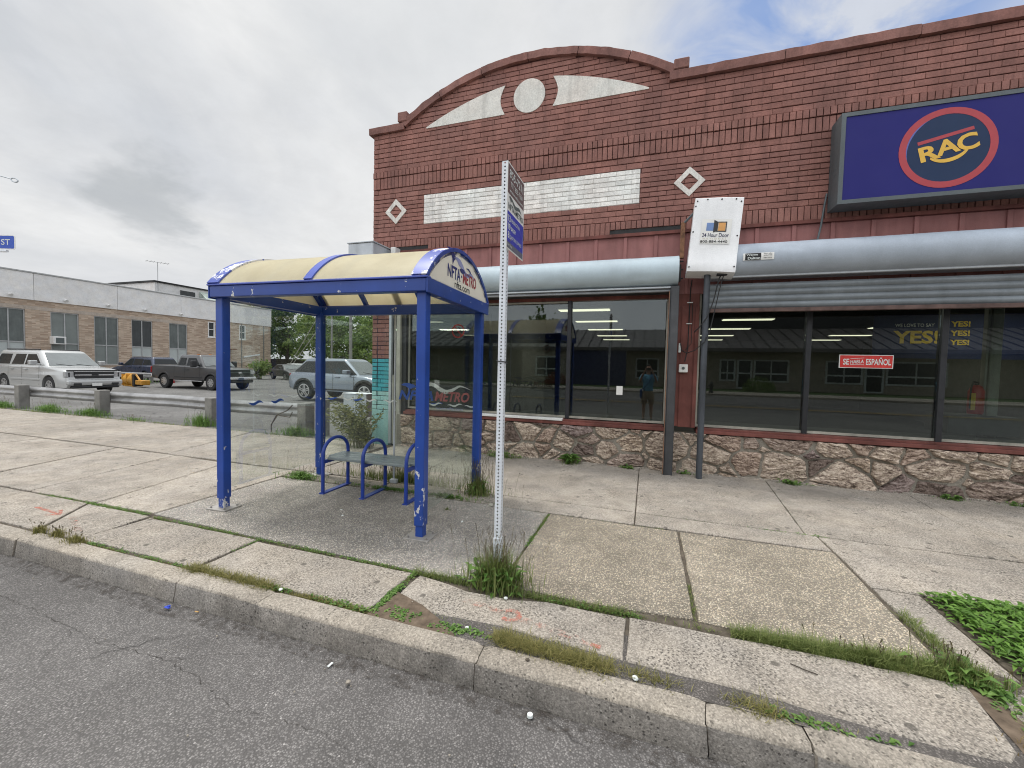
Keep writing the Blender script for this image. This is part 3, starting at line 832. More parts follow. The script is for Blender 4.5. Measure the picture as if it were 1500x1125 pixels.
om = MB(); stroke(om, [(-5.95, 2.46), (-5.50, 2.43)], 0.035); stroke(om, [(-5.62, 2.50), (-5.46, 2.42), (-5.58, 2.37)], 0.03)
struct(om, 'spray_marking', M['spray'])
om = MB(); stroke(om, [(-6.6, 4.2), (-6.15, 4.1), (-5.8, 4.02)], 0.28)
struct(om, 'spray_marking', M['sprayyellow'])

# far side of the street (seen mirrored in the shop windows)
fs_ = MB(); fs_.bbox(-70, 70, -17.75, -17.55, -0.3, 0.0, 0.02); struct(fs_, 'kerb', M['kerb'])
fs_ = MB(); fs_.box(-70, 70, -21.5, -17.755, -0.3, -0.004); struct(fs_, 'sidewalk', M['concrete'])
fs_ = MB(); fs_.box(-70, 70, -60, -21.505, -0.3, -0.02); struct(fs_, 'lawn', plain('lawn_green', (0.05, 0.09, 0.025), 0.95, 0, 0.4, 6))
# ------------------------------------------------------------------ the brick shop
BX0, BX1 = -5.2, 9.2
ACX, ACZ, ARO = -2.11, 2.52, 4.335                  # arch of the parapet: centre and outer radius
shop = thing('brick_shop', 'one storey painted red brick shop with an arched parapet, pale panels and stone base', 'building', (2.0, FY, 0))
rb = random.Random(5)
bw = MB()


def brick(mb, x0, x1, z0, z1, y=FY, j=0.004, d=0.10, rs=rb, g=0.0060, gx=0.0020):
    """one brick, its face a little in or out and its arrises worn"""
    yy = y + rs.uniform(-j, j)
    t = rs.uniform(0.2, 0.8)
    a, b = x0 + gx + rs.uniform(-.001, .001), x1 - gx + rs.uniform(-.001, .001)
    c, e = z0 + g + rs.uniform(-.0015, .0015), z1 - g + rs.uniform(-.0015, .0015)
    k = 0.004
    f = [(a + k, yy + rs.uniform(0, .002), c + k), (b - k, yy + rs.uniform(0, .002), c + k), (b - k, yy + rs.uniform(0, .002), e - k), (a + k, yy + rs.uniform(0, .002), e - k)]
    o = [(a, yy + k, c), (b, yy + k, c), (b, yy + k, e), (a, yy + k, e)]
    w = [(p[0], yy + d * 0.3, p[2]) for p in o]
    mb.mesh(f + o + w, [(0, 1, 2, 3)] + [(i + 4, (i + 1) % 4 + 4, (i + 1) % 4, i) for i in range(4)] + [(i + 8, (i + 1) % 4 + 8, (i + 1) % 4 + 4, i + 4) for i in range(4)], t)


def course(mb, x0, x1, z0, z1, k, y=FY, L=0.25, holes=()):
    x = x0 - (L / 2 if k % 2 else 0) - (0.03 * ((k * 7) % 5) / 5)
    while x < x1:
        a, b = max(x, x0), min(x + L, x1)
        x += L
        if b - a < 0.03: continue
        cut = False
        for h in holes:
            if z0 > h[2] - 0.03 and z1 < h[3] + 0.03 and b > h[0] and a < h[1]:
                cut = True
                if a < h[0] - 0.03: brick(mb, a, h[0], z0, z1, y)
                if b > h[1] + 0.03: brick(mb, h[1], b, z0, z1, y)
        if not cut: brick(mb, a, b, z0, z1, y)


def courses(mb, x0, x1, z0, z1, y=FY, holes=(), L=0.25, pitch=0.0835):
    n = max(1, round((z1 - z0) / pitch))
    for k in range(n): course(mb, x0, x1, z0 + (z1 - z0) * k / n, z0 + (z1 - z0) * (k + 1) / n, k, y, L, holes)


def soldiers(mb, x0, x1, z0, z1, w=0.081, y=FY, skip=()):
    n = round((x1 - x0) / w)
    for i in range(n):
        a, b = x0 + (x1 - x0) * i / n, x0 + (x1 - x0) * (i + 1) / n
        lo = z0
        for s0, s1, zz in skip:
            if a > s0 and b < s1: lo = zz
        if lo < z1 - 0.02: brick(mb, a, b, lo, z1, y, 0.005, g=.006, gx=.0052)

PAN = (-4.09, -0.235, 4.185, 4.72)
SLOT = [(-4.75, -3.95, 3.79), (-0.72, 0.42, 3.79)]
soldiers(bw, BX0, BX1, 3.70, 3.92, y=FY - 0.006, skip=SLOT)
courses(bw, BX0, BX1, 3.92, 4.185)
courses(bw, BX0, BX1, 4.185, 4.72, holes=[PAN], pitch=0.0765)
courses(bw, BX0, BX1, 4.72, 4.91)
soldiers(bw, BX0, BX1, 4.91, 5.12, y=FY - 0.012)
soldiers(bw, BX0, BX1, 5.12, 5.24, y=FY - 0.022)
courses(bw, BX0, BX1, 5.24, 5.95, pitch=.0887)
z = 5.95; k = 1
while z < 6.72:
    hw = math.sqrt(max(0, (ARO - 0.10) ** 2 - (z + 0.06 - ACZ) ** 2))
    if hw > 0.1: course(bw, max(ACX - hw, -4.50), min(ACX + hw, 0.22), z, z + 0.0835, k)
    z += 0.0835; k += 1
# right of the pilaster there is a second shallow panel joint
wall = bw.build('brick_wall', M['brick'], shop)
mo = MB()
th = 0.30
mo.box(BX0 + .004, BX1, FY + 0.014, FY + th, 3.66, 5.99, skip=())
apts = [(ACX + (ARO - 0.09) * math.sin(t), ACZ + (ARO - 0.09) * math.cos(t)) for t in [(-0.56 + 1.12 * i / 30) for i in range(31)]]
mo.prism([(-4.5, 5.985)] + [p for p in apts if p[1] > 5.99 and -4.5 < p[0] < 0.25] + [(0.25, 5.985)], (0, FY + 0.014, 0), (1, 0, 0), (0, 0, 1), 0.28)
mo.box(BX0 + .004, BX0 + 0.3, FY + th, 24, -0.3, 5.6); mo.box(BX1 - 0.3, BX1, FY + th, 24, -0.3, 5.6); mo.box(BX0 + 0.3, BX1 - 0.3, 23.7, 24, -0.3, 5.6)
fix_normals(mo.build('masonry', M['mortar'], shop))
rf = MB(); rf.box(BX0 + .3, BX1 - .3, FY + th, 23.7, 5.1, 5.3); rf.build('flat_roof', M['black'], shop)
# white brick panel
wp = MB(); courses(wp, PAN[0], PAN[1], PAN[2], PAN[3], y=FY + 0.006, pitch=0.0765)
wpo = wp.build('white_panel', M['white_brick'], shop)
wm = MB(); wm.box(PAN[0], PAN[1], FY + 0.0125, FY + 0.0135, PAN[2], PAN[3]); wm.build('panel_mortar', M['white_mortar'], wpo)
# coping stones, straight runs and the curved run
cp = MB(); rc = random.Random(8)


def stone_run(mb, x0, x1, z0, z1, step=1.15):
    n = max(1, round((x1 - x0) / step)); 
    for i in range(n):
        a, b = x0 + (x1 - x0) * i / n, x0 + (x1 - x0) * (i + 1) / n
        dz = rc.uniform(-.006, .006); dy = rc.uniform(-.006, .006)
        m_ = max(3, int((b - a) / 0.09)); t = rc.uniform(0.3, 0.7)
        rings = []
        for q in range(m_ + 1):
            x = a + (b - a) * q / m_
            w = lambda s: 0.010 * mnoise.noise(Vector((x * 5, s, 2))) + 0.006 * mnoise.noise(Vector((x * 19, s, 8)))
            xx = x + (0.004 if q == 0 else -0.004 if q == m_ else 0)
            rings.append([(xx, FY - 0.055 + dy + w(1), z0 + dz + w(2) * .5), (xx, FY - 0.06 + dy + w(3), z1 - 0.012 + dz + w(4)), (xx, FY - 0.04 + dy, z1 + dz + w(5)), (xx, FY + 0.34, z1 + 0.01), (xx, FY + 0.34, z0)])
        K = 5
        mb.mesh([p for r_ in rings for p in r_], [(u * K + v, u * K + (v + 1) % K, (u + 1) * K + (v + 1) % K, (u + 1) * K + v) for u in range(m_) for v in range(K)] + [tuple(reversed(range(K))), tuple(m_ * K + v for v in range(K))], t)
stone_run(cp, -5.28, -4.50, 5.955, 6.085, 0.8)
stone_run(cp, 0.14, BX1 + 0.05, 5.955, 6.09, 1.6)
cp.bbox(-4.63, -4.43, FY - 0.075, FY + 0.33, 6.088, 6.262, 0.012); cp.bbox(0.20, 0.415, FY - 0.075, FY + 0.33, 6.093, 6.245, 0.012)
A0, A1 = -math.asin((ACX + 4.52) / (ARO - .06)), math.asin((0.30 - ACX) / (ARO - .06))
ns = 6
for i in range(ns):
    a, b = A0 + (A1 - A0) * i / ns, A0 + (A1 - A0) * (i + 1) / ns
    m_ = 12; t = rc.uniform(0.3, 0.7); rings = []; dr = rc.uniform(-.006, .006)
    for q in range(m_ + 1):
        th_ = a + (b - a) * q / m_ + (0.0012 if q == 0 else -0.0012 if q == m_ else 0)
        s_, c_ = math.sin(th_), math.cos(th_)
        w = lambda k: 0.010 * mnoise.noise(Vector((th_ * 24, k, 3))) + 0.006 * mnoise.noise(Vector((th_ * 80, k, 1)))
        ri, ro = ARO - 0.125 + dr, ARO + dr
        rings.append([(ACX + s_ * (ri + w(1) * .5), FY - 0.055 + w(2), ACZ + c_ * (ri + w(1) * .5)), (ACX + s_ * (ro - .012 + w(3)), FY - 0.06 + w(4), ACZ + c_ * (ro - .012 + w(3))),
                      (ACX + s_ * (ro + w(5)), FY - 0.04, ACZ + c_ * (ro + w(5))), (ACX + s_ * ro, FY + .34, ACZ + c_ * ro), (ACX + s_ * ri, FY + .34, ACZ + c_ * ri)])
    K = 5
    cp.mesh([p for r_ in rings for p in r_], [(u * K + v, u * K + (v + 1) % K, (u + 1) * K + (v + 1) % K, (u + 1) * K + v) for u in range(m_) for v in range(K)] + [tuple(reversed(range(K))), tuple(m_ * K + v for v in range(K))], t)
fix_normals(cp.build('coping', M['coping'], shop))
# pale plaster shapes in the arch: a disc between two blades
pl = MB(); pl.prism(circle2d(0.277, 48, -2.085, 6.155), (0, FY - 0.009, 0), (1, 0, 0), (0, 0, 1), 0.03)
pl.build('pale_disc', M['plaster'], shop)
IR = 3.93
for s_, tip, inner in ((-1, -4.05, -2.52), (1, -0.15, -1.675)):
    top, bot = [], []
    for i in range(25):
        u = i / 24; x = tip + (inner - tip) * u
        zt = 6.40 + (5.935 - 6.40) * ((x - inner) / (tip - inner)) ** 2 * 0.52 + (5.935 - 6.40) * 0.48 * ((x - inner) / (tip - inner)) ** 1.0
        top.append((x, zt)); 
    edge = []
    for i in range(9):
        u = i / 8; zz = 6.40 - (6.40 - 5.915) * u
        edge.append((inner - s_ * (-1) * 0.0 + s_ * 0.085 * math.sin(math.pi * u), zz))
    poly = top + edge + [(tip, 5.915)]
    if s_ > 0: poly = list(reversed(poly))
    p_ = MB(); p_.prism(list(reversed(poly)), (0, FY - 0.009, 0), (1, 0, 0), (0, 0, 1), 0.03)
    fix_normals(p_.build('pale_blade', M['plaster'], shop))
for cx, cz, r_ in ((-4.685, 4.465, 0.235), (0.485, 4.43, 0.222)):
    d_ = MB()
    o4 = [(-r_, 0), (0, -r_), (r_, 0), (0, r_)]
    s4 = 0.56
    for i in range(4):
        a, b = o4[i], o4[(i + 1) % 4]
        # four mitred tiles, pinwheel fashion
        q = [a, (a[0] + (b[0] - a[0]) * 0.985, a[1] + (b[1] - a[1]) * 0.985), (b[0] * s4, b[1] * s4), (a[0] * s4 * 1.0, a[1] * s4 * 1.0)]
        d_.prism(q, (cx, FY - 0.012, cz), (1, 0, 0), (0, 0, 1), 0.03, tint=0.4 + 0.1 * i)
    fix_normals(d_.build('diamond_tile', M['plaster'], shop))
# steel angle under the brick and the boarded fascia
ln = MB(); ln.box(BX0 + 0.02, BX1, FY - 0.03, FY + 0.1, 3.668, 3.70); ln.box(BX0 + .02, BX1, FY - 0.034, FY - 0.031, 3.668, 3.716)
ln.build('lintel', M['redwood'], shop)
for s0, s1, zz in SLOT: ru = MB(); ru.box(s0 + .03, s1 - .03, FY + 0.009, FY + 0.013, 3.70, zz); ru.build('slot_shade', M['black'], shop)  # black sheet at the back of each brick slot, painted as its shade
fa = MB(); fa.box(BX0 + 0.41, BX1, FY + 0.012, FY + 0.06, 2.74, 3.664); fo = fa.build('fascia', M['fascia'], shop)
bt = MB(); x = -4.62
while x < BX1: bt.bbox(x, x + 0.055, FY - 0.010, FY + 0.0115, 2.74, 3.66, 0.004); x += 0.463
bt.build('batten', M['fascia'], fo)
# left pier: red above, turquoise, then mint down to a plain painted foot
for nm, m_, z0, z1 in (('pier_brick', 'brick', 1.66, 3.70), ('pier_brick_turquoise', 'turq', 1.02, 1.66), ('pier_brick_mint', 'mint', 0.66, 1.02)):
    p_ = MB(); courses(p_, BX0, -4.81, z0, z1, y=FY - .002, L=0.22); p_.build(nm, M[m_], shop)
p_ = MB(); p_.bbox(BX0, -4.81, FY - .004, FY + .1, -0.05, 0.655, 0.006); p_.build('pier_foot', M['mint'], shop)
p_ = MB(); p_.box(BX0 + .004, -4.812, FY + .013, FY + .3, -0.05, 3.66); p_.box(-5.085, -5.072, FY - 0.004, FY + 0.012, 0.66, 3.7)
p_.build('pier_core', M['dkmortar'], shop)

# stone base
def cells(W, H_, n, seed, asp=1.5):
    r_ = random.Random(seed)
    pts = []
    while len(pts) < n:
        best, bd_ = None, -1
        for _ in range(14):
            q = (r_.uniform(0, W), r_.uniform(0, H_))
            d_ = min([((q[0] - p[0]) / asp) ** 2 + (q[1] - p[1]) ** 2 for p in pts], default=9)
            if d_ > bd_: best, bd_ = q, d_
        pts.append(best)
    out = []
    wgt = [r_.uniform(-0.022, 0.022) for _ in pts]
    for i, p in enumerate(pts):
        poly = [(0, 0), (W, 0), (W, H_), (0, H_)]
        for j, q in enumerate(pts):
            if i == j or abs(p[0] - q[0]) > 1.3: continue
            nx, nz = (q[0] - p[0]) / asp ** 2, q[1] - p[1]
            c = (((q[0] ** 2 - p[0] ** 2) / asp ** 2) + q[1] ** 2 - p[1] ** 2) / 2 + wgt[i] - wgt[j]
            new = []
            for k in range(len(poly)):
                a, b = poly[k], poly[(k + 1) % len(poly)]
                fa_, fb_ = a[0] * nx + a[1] * nz - c, b[0] * nx + b[1] * nz - c
                if fa_ <= 0: new.append(a)
                if fa_ * fb_ < 0:
                    u = fa_ / (fa_ - fb_); new.append((a[0] + (b[0] - a[0]) * u, a[1] + (b[1] - a[1]) * u))
            poly = new
            if len(poly) < 3: break
        if len(poly) >= 3: out.append(poly)
    return out

SX0, SX1, SZ = -4.50, 9.1, 0.60
st = MB(); rq = random.Random(21)
for poly in cells(SX1 - SX0, SZ + 0.12, 152, 9, 1.5):
    cx = sum(p[0] for p in poly) / len(poly); cz = sum(p[1] for p in poly) / len(poly)
    # resample the outline, pull it in for the joint, wobble it
    pts = []
    for i, p in enumerate(poly):
        q = poly[(i + 1) % len(poly)]
        L = math.hypot(q[0] - p[0], q[1] - p[1]); n = max(1, int(L / 0.016))
        for k in range(n): pts.append((p[0] + (q[0] - p[0]) * k / n, p[1] + (q[1] - p[1]) * k / n))
    if len(pts) < 6: continue
    dmin = min(math.hypot(p[0] - cx, p[1] - cz) for p in pts)
    if dmin < 0.02: continue
    for _ in range(1): pts = [((pts[i - 1][0] + p[0] * 2 + pts[(i + 1) % len(pts)][0]) / 4, (pts[i - 1][1] + p[1] * 2 + pts[(i + 1) % len(pts)][1]) / 4) for i, p in enumerate(pts)]
    base = []
    for p in pts:
        d_ = math.hypot(p[0] - cx, p[1] - cz)
        k = (d_ - 0.020) / d_
        w = 0.016 * mnoise.noise(Vector((p[0] * 13 + cx * 9, p[1] * 13, 5)))
        base.append((cx + (p[0] - cx) * (k + w / d_), cz + (p[1] - cz) * (k + w / d_)))
    t = rq.random(); tx, tz = rq.uniform(-.12, .12), rq.uniform(-.14, .10); up = rq.uniform(0.028, 0.075)
    rings = []
    for sc_, hh in ((1.0, -0.02), (1.0, 0.22), (0.965, 0.58), (0.92, 0.80), (0.86, 0.92), (0.78, 0.98), (0.69, 1.02), (0.59, 1.05), (0.48, 1.08), (0.36, 1.1), (0.24, 1.1), (0.12, 1.1)):
        ring = []
        for p in base:
            x, z_ = cx + (p[0] - cx) * sc_, cz + (p[1] - cz) * sc_
            ca, sa_ = math.cos(t * 40), math.sin(t * 40); ux_, uz_ = x * ca + z_ * sa_ * .6, -x * sa_ * .6 + z_ * ca
            nz = 1.5 * (0.45 - abs(mnoise.fractal(Vector((ux_ * 6 + cx * 31, uz_ * 21 + t * 50, t * 9)), 0.75, 2.15, 5)))
            h = up * hh + (0.024 * nz + tx * (x - cx) + tz * (z_ - cz)) * (1 if hh > 0.5 else 0.2)
            ring.append((SX0 + x, 6.845 - h, z_ - 0.10))
        rings.append(ring)
    n = len(base)
    vs = [p for r_ in rings for p in r_] + [(SX0 + cx, 6.845 - up * 1.12, cz - 0.10)]
    fs = [(u * n + i, u * n + (i + 1) % n, (u + 1) * n + (i + 1) % n, (u + 1) * n + i) for u in range(len(rings) - 1) for i in range(n)]
    fs += [((len(rings) - 1) * n + i, (len(rings) - 1) * n + (i + 1) % n, len(vs) - 1) for i in range(n)]
    st.mesh([(p[0], p[1], min(p[2], 0.615)) for p in vs], fs, t)
so = st.build('stone_base', M['rock'], shop, True, 30)
mm = MB(); mm.box(SX0 - 0.08, SX1 + .1, 6.838, 7.06, -0.2, 0.598)
mm.build('stone_mortar', M['rockmortar'], so)
ft = MB(); ft.bbox(SX0 - .08, SX1 + .1, 6.79, 6.84, -0.2, 0.018, 0.004); ft.build('base_footing', M['concrete'], so)

# shop windows: left bay -4.45..0.25, right bay 0.73..9
WY = 7.0


def bay(x0, x1, z0, z1, mull, label_sill=None):
    si = MB(); si.bbox(x0 - 0.02, x1 + 0.02, 6.80, 7.10, 0.617, 0.668, 0.005); si.box(x0, x1, 6.84, 7.05, 0.669, 0.693)
    si.build('window_sill', M['redwood'], shop)
    w = MB(); w.box(x0, x1, WY - 0.02, WY + 0.05, z0 - 0.035, z0); w.box(x0, x1, WY - 0.02, WY + 0.05, z1, z1 + 0.05)
    w.box(x0 - 0.03, x0, WY - 0.02, WY + 0.05, z0 - 0.035, z1 + 0.05); w.box(x1, x1 + 0.03, WY - 0.02, WY + 0.05, z0 - 0.035, z1 + 0.05)
    fr = w.build('window_frame', M['paleframe'], shop)
    for mx in mull:
        q = MB(); q.bbox(mx - 0.034, mx + 0.034, WY - 0.045, WY + 0.06, z0 - 0.05, z1 + 0.06, 0.006); q.build('mullion', M['frame'], fr)
    ed = [x0] + list(mull) + [x1]
    for a, b in zip(ed, ed[1:]):
        q = MB(); q.box(a + (0.035 if a != x0 else 0), b - (0.035 if b != x1 else 0), WY, WY + 0.012, z0, z1); q.build('window_pane', M['shopglass'], fr)
    return fr
bay(-4.40, 0.24, 0.745, 2.685, [-2.98, -1.30])
bay(0.735, 9.05, 0.735, 2.80, [2.16, 3.685, 5.2, 6.7, 8.2])
q = MB(); q.bbox(-2.95, -1.345, 6.785, 6.90, 0.675, 0.715, 0.005); q.build('white_sill_strip', M['whitepaint'], shop)
q = MB(); q.box(-4.45, 0.26, 6.90, 7.0, 2.736, 2.80); q.box(-4.45, 0.26, 6.93, 6.98, 2.69, 2.735); q.build('window_head', M['redwood'], shop)
q = MB(); q.box(-4.45, -1.34, 6.945, 6.978, 2.655, 2.684); q.build('pale_head_strip', M['paleframe'], shop)
# posts and frame strips at the left end (door bay)
q = MB(); q.bbox(-4.80, -4.745, FY - .03, FY + .05, 0, 2.74, 0.008); q.build('door_jamb', M['galv'], shop)
q = MB(); q.box(-4.742, -4.62, FY + .10, FY + .14, 0, 2.74); q.build('door_recess', M['black'], shop)
q = MB(); q.bbox(-4.62, -4.525, FY - .06, FY + .08, 0, 2.74, 0.008); q.bbox(-4.72, -4.69, FY - .02, FY + .06, 0, 1.35, 0.006); q.build('door_frame', M['paleframe'], shop)
q = MB(); q.box(-4.523, -4.43, FY - .0, FY + .1, 0.6, 2.74); q.build('window_jamb', M['frame'], shop)
# red pier between the bays
q = MB(); q.bbox(0.27, 0.70, 6.90, 7.12, 0.694, 2.74, 0.006); q.bbox(0.455, 0.69, 6.875, 6.898, 0.69, 2.55, 0.004); q.bbox(0.645, 0.70, 6.855, 6.874, 0.69, 2.55, 0.004)
pier = q.build('wooden_pier', M['redwood'], shop)
# interior
q = MB(); q.box(BX0 + .35, BX1 - .35, 7.2, 23.6, -0.05, 0.02); q.build('shop_floor', M['carpet'], shop)
q = MB(); q.box(BX0 + .35, BX1 - .35, 7.13, 23.6, 3.02, 3.08); q.build('shop_ceiling', M['ceil'], shop)
q = MB(); q.box(BX0 + .31, BX0 + .36, 7.3, 23.6, 0.02, 3.02); q.box(BX1 - .36, BX1 - .31, 7.3, 23.6, 0.02, 3.02); q.box(BX0 + .36, BX1 - .36, 22.0, 22.05, 0.02, 3.02)
q.build('shop_wall', M['interior'], shop)
q = MB(); q.box(-4.4, 0.24, 7.07, 7.6, 0.60, 0.735); q.box(0.735, 9.0, 7.07, 7.6, 0.60, 0.725); q.build('display_ledge', M['interior'], shop)
q = MB(); q.bbox(4.74, 4.87, 7.95, 8.1, 0.02, 3.0, 0.01); q.bbox(4.70, 4.735, 7.97, 8.06, 0.02, 3.0, 0.006); q.build('column', M['paleframe'], shop)
q = MB(); q.box(-3.0, -2.95, 7.6, 12, 0.02, 3.0); q.build('partition', M['interior'], shop)

# lit ceiling lights
q = MB(); q.bbox(-0.62, 0.62, -0.15, 0.15, -0.004, 0.045, 0.004); 
cl0 = thing('ceiling_light', 'lit strip light nearest the window in the left bay', 'ceiling light', (-1.55, 10.2, 2.97), 0, 'lit ceiling lights inside the shop')
q = MB(); q.box(-2.18, -0.92, 10.04, 10.36, 2.985, 3.018); q.build('housing', M['whitepaint'], cl0)
q = MB(); q.box(-2.16, -0.94, 10.06, 10.34, 2.968, 2.984); q.build('diffuser', M['tube'], cl0)
ordn = ['nearest the window', 'second from the window', 'third from the window', 'fourth from the window', 'farthest from the window']
for ci, (cx, cn) in enumerate(((-1.55, 'left bay'), (2.50, 'right bay beside the red pier'), (6.95, 'right bay beyond the banner'))):
    for ri, yy in enumerate((10.2, 12.7, 15.4, 18.3, 20.8)):
        if ci == 0 and ri == 0: continue
        c_ = copy_tree(cl0); c_.location = (cx, yy, 2.97)
        c_['label'] = 'lit strip light %s in the %s' % (ordn[ri], cn)

for cx, yy in ((-1.55, 10.2), (2.5, 10.2), (6.95, 10.2), (2.5, 15.4), (6.95, 15.4), (-1.55, 15.4)):
    la = bpy.data.lights.new('ceiling_lamp', 'AREA'); la.shape = 'RECTANGLE'; la.size = 1.2; la.size_y = 0.28; la.energy = 24 if cx > 6 and yy < 11 else 16; la.color = (1.0, .92, .75)
    lo_ = bpy.data.objects.new('ceiling_lamp', la); COL.objects.link(lo_); lo_.location = (cx, yy, 2.962)
# things in and on the windows
t = thing('banner', 'dark blue banner reading WE LOVE TO SAY YES inside the right window', 'banner', (6.0, 11.6, 2.0))
q = MB(); q.box(4.85, 7.9, 11.6, 11.63, 1.95, 2.93); q.build('banner_cloth', plain('banner_blue', (0.008, 0.020, 0.10), 0.6), t)
q = MB(); q.flat(text2d('WE LOVE TO SAY', 0.70, 0.075, 0.012), (5.24, 11.596, 2.65), (1, 0, 0), (0, 0, 1))
q.build('white_lettering', plain('banner_white', (0.9, 0.9, 0.9), 0.6), t)
q = MB(); q.flat(text2d('YES!', 0.82, 0.29, 0.035), (5.21, 11.596, 2.28), (1, 0, 0), (0, 0, 1))
q.build('yellow_lettering', plain('banner_yellow_large', (0.95, 0.62, 0.04), 0.6), t)
for i in range(3):
  q = MB(); q.flat(text2d('YES!', 0.33, 0.12, 0.035), (6.22, 11.596, 2.65 - i * 0.2), (1, 0, 0), (0, 0, 1)); q.build('yellow_lettering', plain('banner_yellow', (0.95, 0.62, 0.04), 0.6), t)
t = thing('window_sign', 'red and white SE HABLA ESPAÑOL sign on the right window', 'sign', (2.86, WY - 0.01, 1.65))
q = MB(); q.box(2.545, 3.165, WY - 0.008, WY - 0.003, 1.655, 1.84); q.build('sign_border', M['whitevinyl'], t)
q = MB(); q.box(2.556, 3.154, WY - 0.0115, WY - 0.0085, 1.664, 1.831); q.build('sign_face', plain('bright_red', (0.56, 0.035, 0.03), 0.5), t)
q = MB(); O = (2.59, WY - 0.0145, 1.70)
q.flat(text2d('SE', 0.072, 0.085, 0.02), O, (1, 0, 0), (0, 0, 1)); q.flat(text2d('ESPAÑOL', 0.282, 0.105, 0.02), (2.855, O[1], 1.70), (1, 0, 0), (0, 0, 1))
q.flat(off2d(text2d('HABLA', 0.155, 0.05, 0.015, 0.15), 0, 0, 0.06), (2.675, O[1], 1.715), (1, 0, 0), (0, 0, 1))
q.box(2.675, 2.835, O[1], O[1] + .001, 1.70, 1.705); q.flat(off2d(([(0, 0), (.16, 0), (.16, .005), (0, .005)], [(0, 1, 2, 3)]), 0, 0, 0.08), (2.675, O[1], 1.782), (1, 0, 0), (0, 0, 1))
q.build('lettering', M['whitevinyl'], t)
q = MB(); q.box(-0.495, -0.395, WY - 0.006, WY - 0.003, 1.14, 1.285); tag(q.build('paper_notice', M['signwhite']), 'small white paper notice taped to the left window', 'notice')
q = MB(); q.box(0.765, 0.80, WY - .006, WY - .003, 1.655, 1.73); q.box(0.765, 0.80, WY - .006, WY - .003, 1.735, 1.755); tag(q.build('window_sticker', plain('sticker_red', (.5, .06, .06), .5)), 'tiny red sticker low on the window beside the grey shutter post', 'sticker')
t = thing('fire_extinguisher', 'red fire extinguisher with yellow tag by the pale column inside', 'extinguisher', (4.64, 8.0, 0.73))
q = MB(); q.tube([(4.64, 8.0, 1.02), (4.64, 8.0, 1.06), (4.64, 8.0, 1.36), (4.64, 8.0, 1.43), (4.64, 8.0, 1.45)], [0.085, 0.09, 0.09, 0.06, 0.03], 14); q.build('cylinder', plain('extinguisher_red', (0.5, 0.02, 0.02), 0.35), t, True)
q = MB(); q.tube([(4.64, 8.0, 1.45), (4.64, 8.0, 1.50)], 0.025, 8); q.tube([(4.64, 7.98, 1.48), (4.56, 7.93, 1.50), (4.53, 7.92, 1.40), (4.53, 7.92, 1.1)], 0.012, 6); q.build('valve', M['black'], t)
q = MB(); q.box(4.53, 4.58, 7.90, 7.904, 1.08, 1.33); q.build('tag', M['rac_yellow'], t)
q = MB(); q.box(4.2, 5.0, 7.75, 8.3, 0.73, 1.0); q.build('stand', M['interior'], t)

# lit sign on the brickwork
t = thing('shop_sign', 'indigo sign case with a red ringed RAC disc on the brick wall', 'sign', (4.9, FY, 3.8))
SY = 6.56
X0, X1, Z0, Z1 = 2.265, 7.6, 3.785, 4.945
q = MB(); q.box(X0, X1, SY + 0.02, FY - 0.03, Z0, Z1)
for i in (0, 1): q.box(X0 - 0.002, X0, SY + .1, SY + .14, Z0 + 0.42 + i * 0.07, Z0 + 0.432 + i * .07)
q.build('case', M['sign_frame'], t)
q = MB(); fw = 0.05
q.prism([(X0, Z0), (X1, Z0), (X1 - fw, Z0 + fw), (X0 + fw, Z0 + fw)], (0, SY - .012, 0), (1, 0, 0), (0, 0, 1), 0.03)
q.prism([(X0, Z1), (X0 + fw, Z1 - fw), (X1 - fw, Z1 - fw), (X1, Z1)], (0, SY - .012, 0), (1, 0, 0), (0, 0, 1), 0.03)
q.prism([(X0, Z0), (X0 + fw, Z0 + fw), (X0 + fw, Z1 - fw), (X0, Z1)], (0, SY - .0121, 0), (1, 0, 0), (0, 0, 1), 0.03)
q.prism([(X1, Z0), (X1, Z1), (X1 - fw, Z1 - fw), (X1 - fw, Z0 + fw)], (0, SY - .0121, 0), (1, 0, 0), (0, 0, 1), 0.03)
fix_normals(q.build('trim', M['sign_frame'], t))
q = MB(); q.box(X0 + fw, X1 - fw, SY, SY + .015, Z0 + fw, Z1 - fw); q.build('face', M['rac_blue'], t)
CX, CZ, CR = 3.365, 4.36, 0.478
q = MB(); q.flat((circle2d(CR * 0.87, 56), [tuple(range(56))]), (CX, SY - .002, CZ), (1, 0, 0), (0, 0, 1)); disc = q.build('disc', M['rac_disc'], t)
q = MB(); q.ring(circle2d(CR, 56), circle2d(CR * 0.845, 56), (CX, SY - .004, CZ), (1, 0, 0), (0, 0, 1)); q.build('red_ring', M['rac_red'], disc)
q = MB(); arc = [2.0 + 1.45 * i / 24 for i in range(25)]
q.flat(ribbon([(CR * .845 * math.cos(a), CR * .845 * math.sin(a)) for a in reversed(arc)], [(CR * (.845 - .035 * math.sin(math.pi * i / 24)) * math.cos(a), CR * (.845 - .035 * math.sin(math.pi * i / 24)) * math.sin(a)) for i, a in reversed(list(enumerate(arc)))]), (CX, SY - .003, CZ), (1, 0, 0), (0, 0, 1))
q.build('disc_highlight', M['rac_edge'], disc)
rt = R(13); ux, uz = (math.cos(rt), 0, math.sin(rt)), (-math.sin(rt), 0, math.cos(rt))
q = MB(); q.prism([(-0.265, 0.125), (0.285, 0.125), (0.285, 0.165), (-0.265, 0.165)], (CX, SY - .004, CZ), ux, uz, 0.001); q.build('red_bar', M['rac_red'], disc)
q = MB()
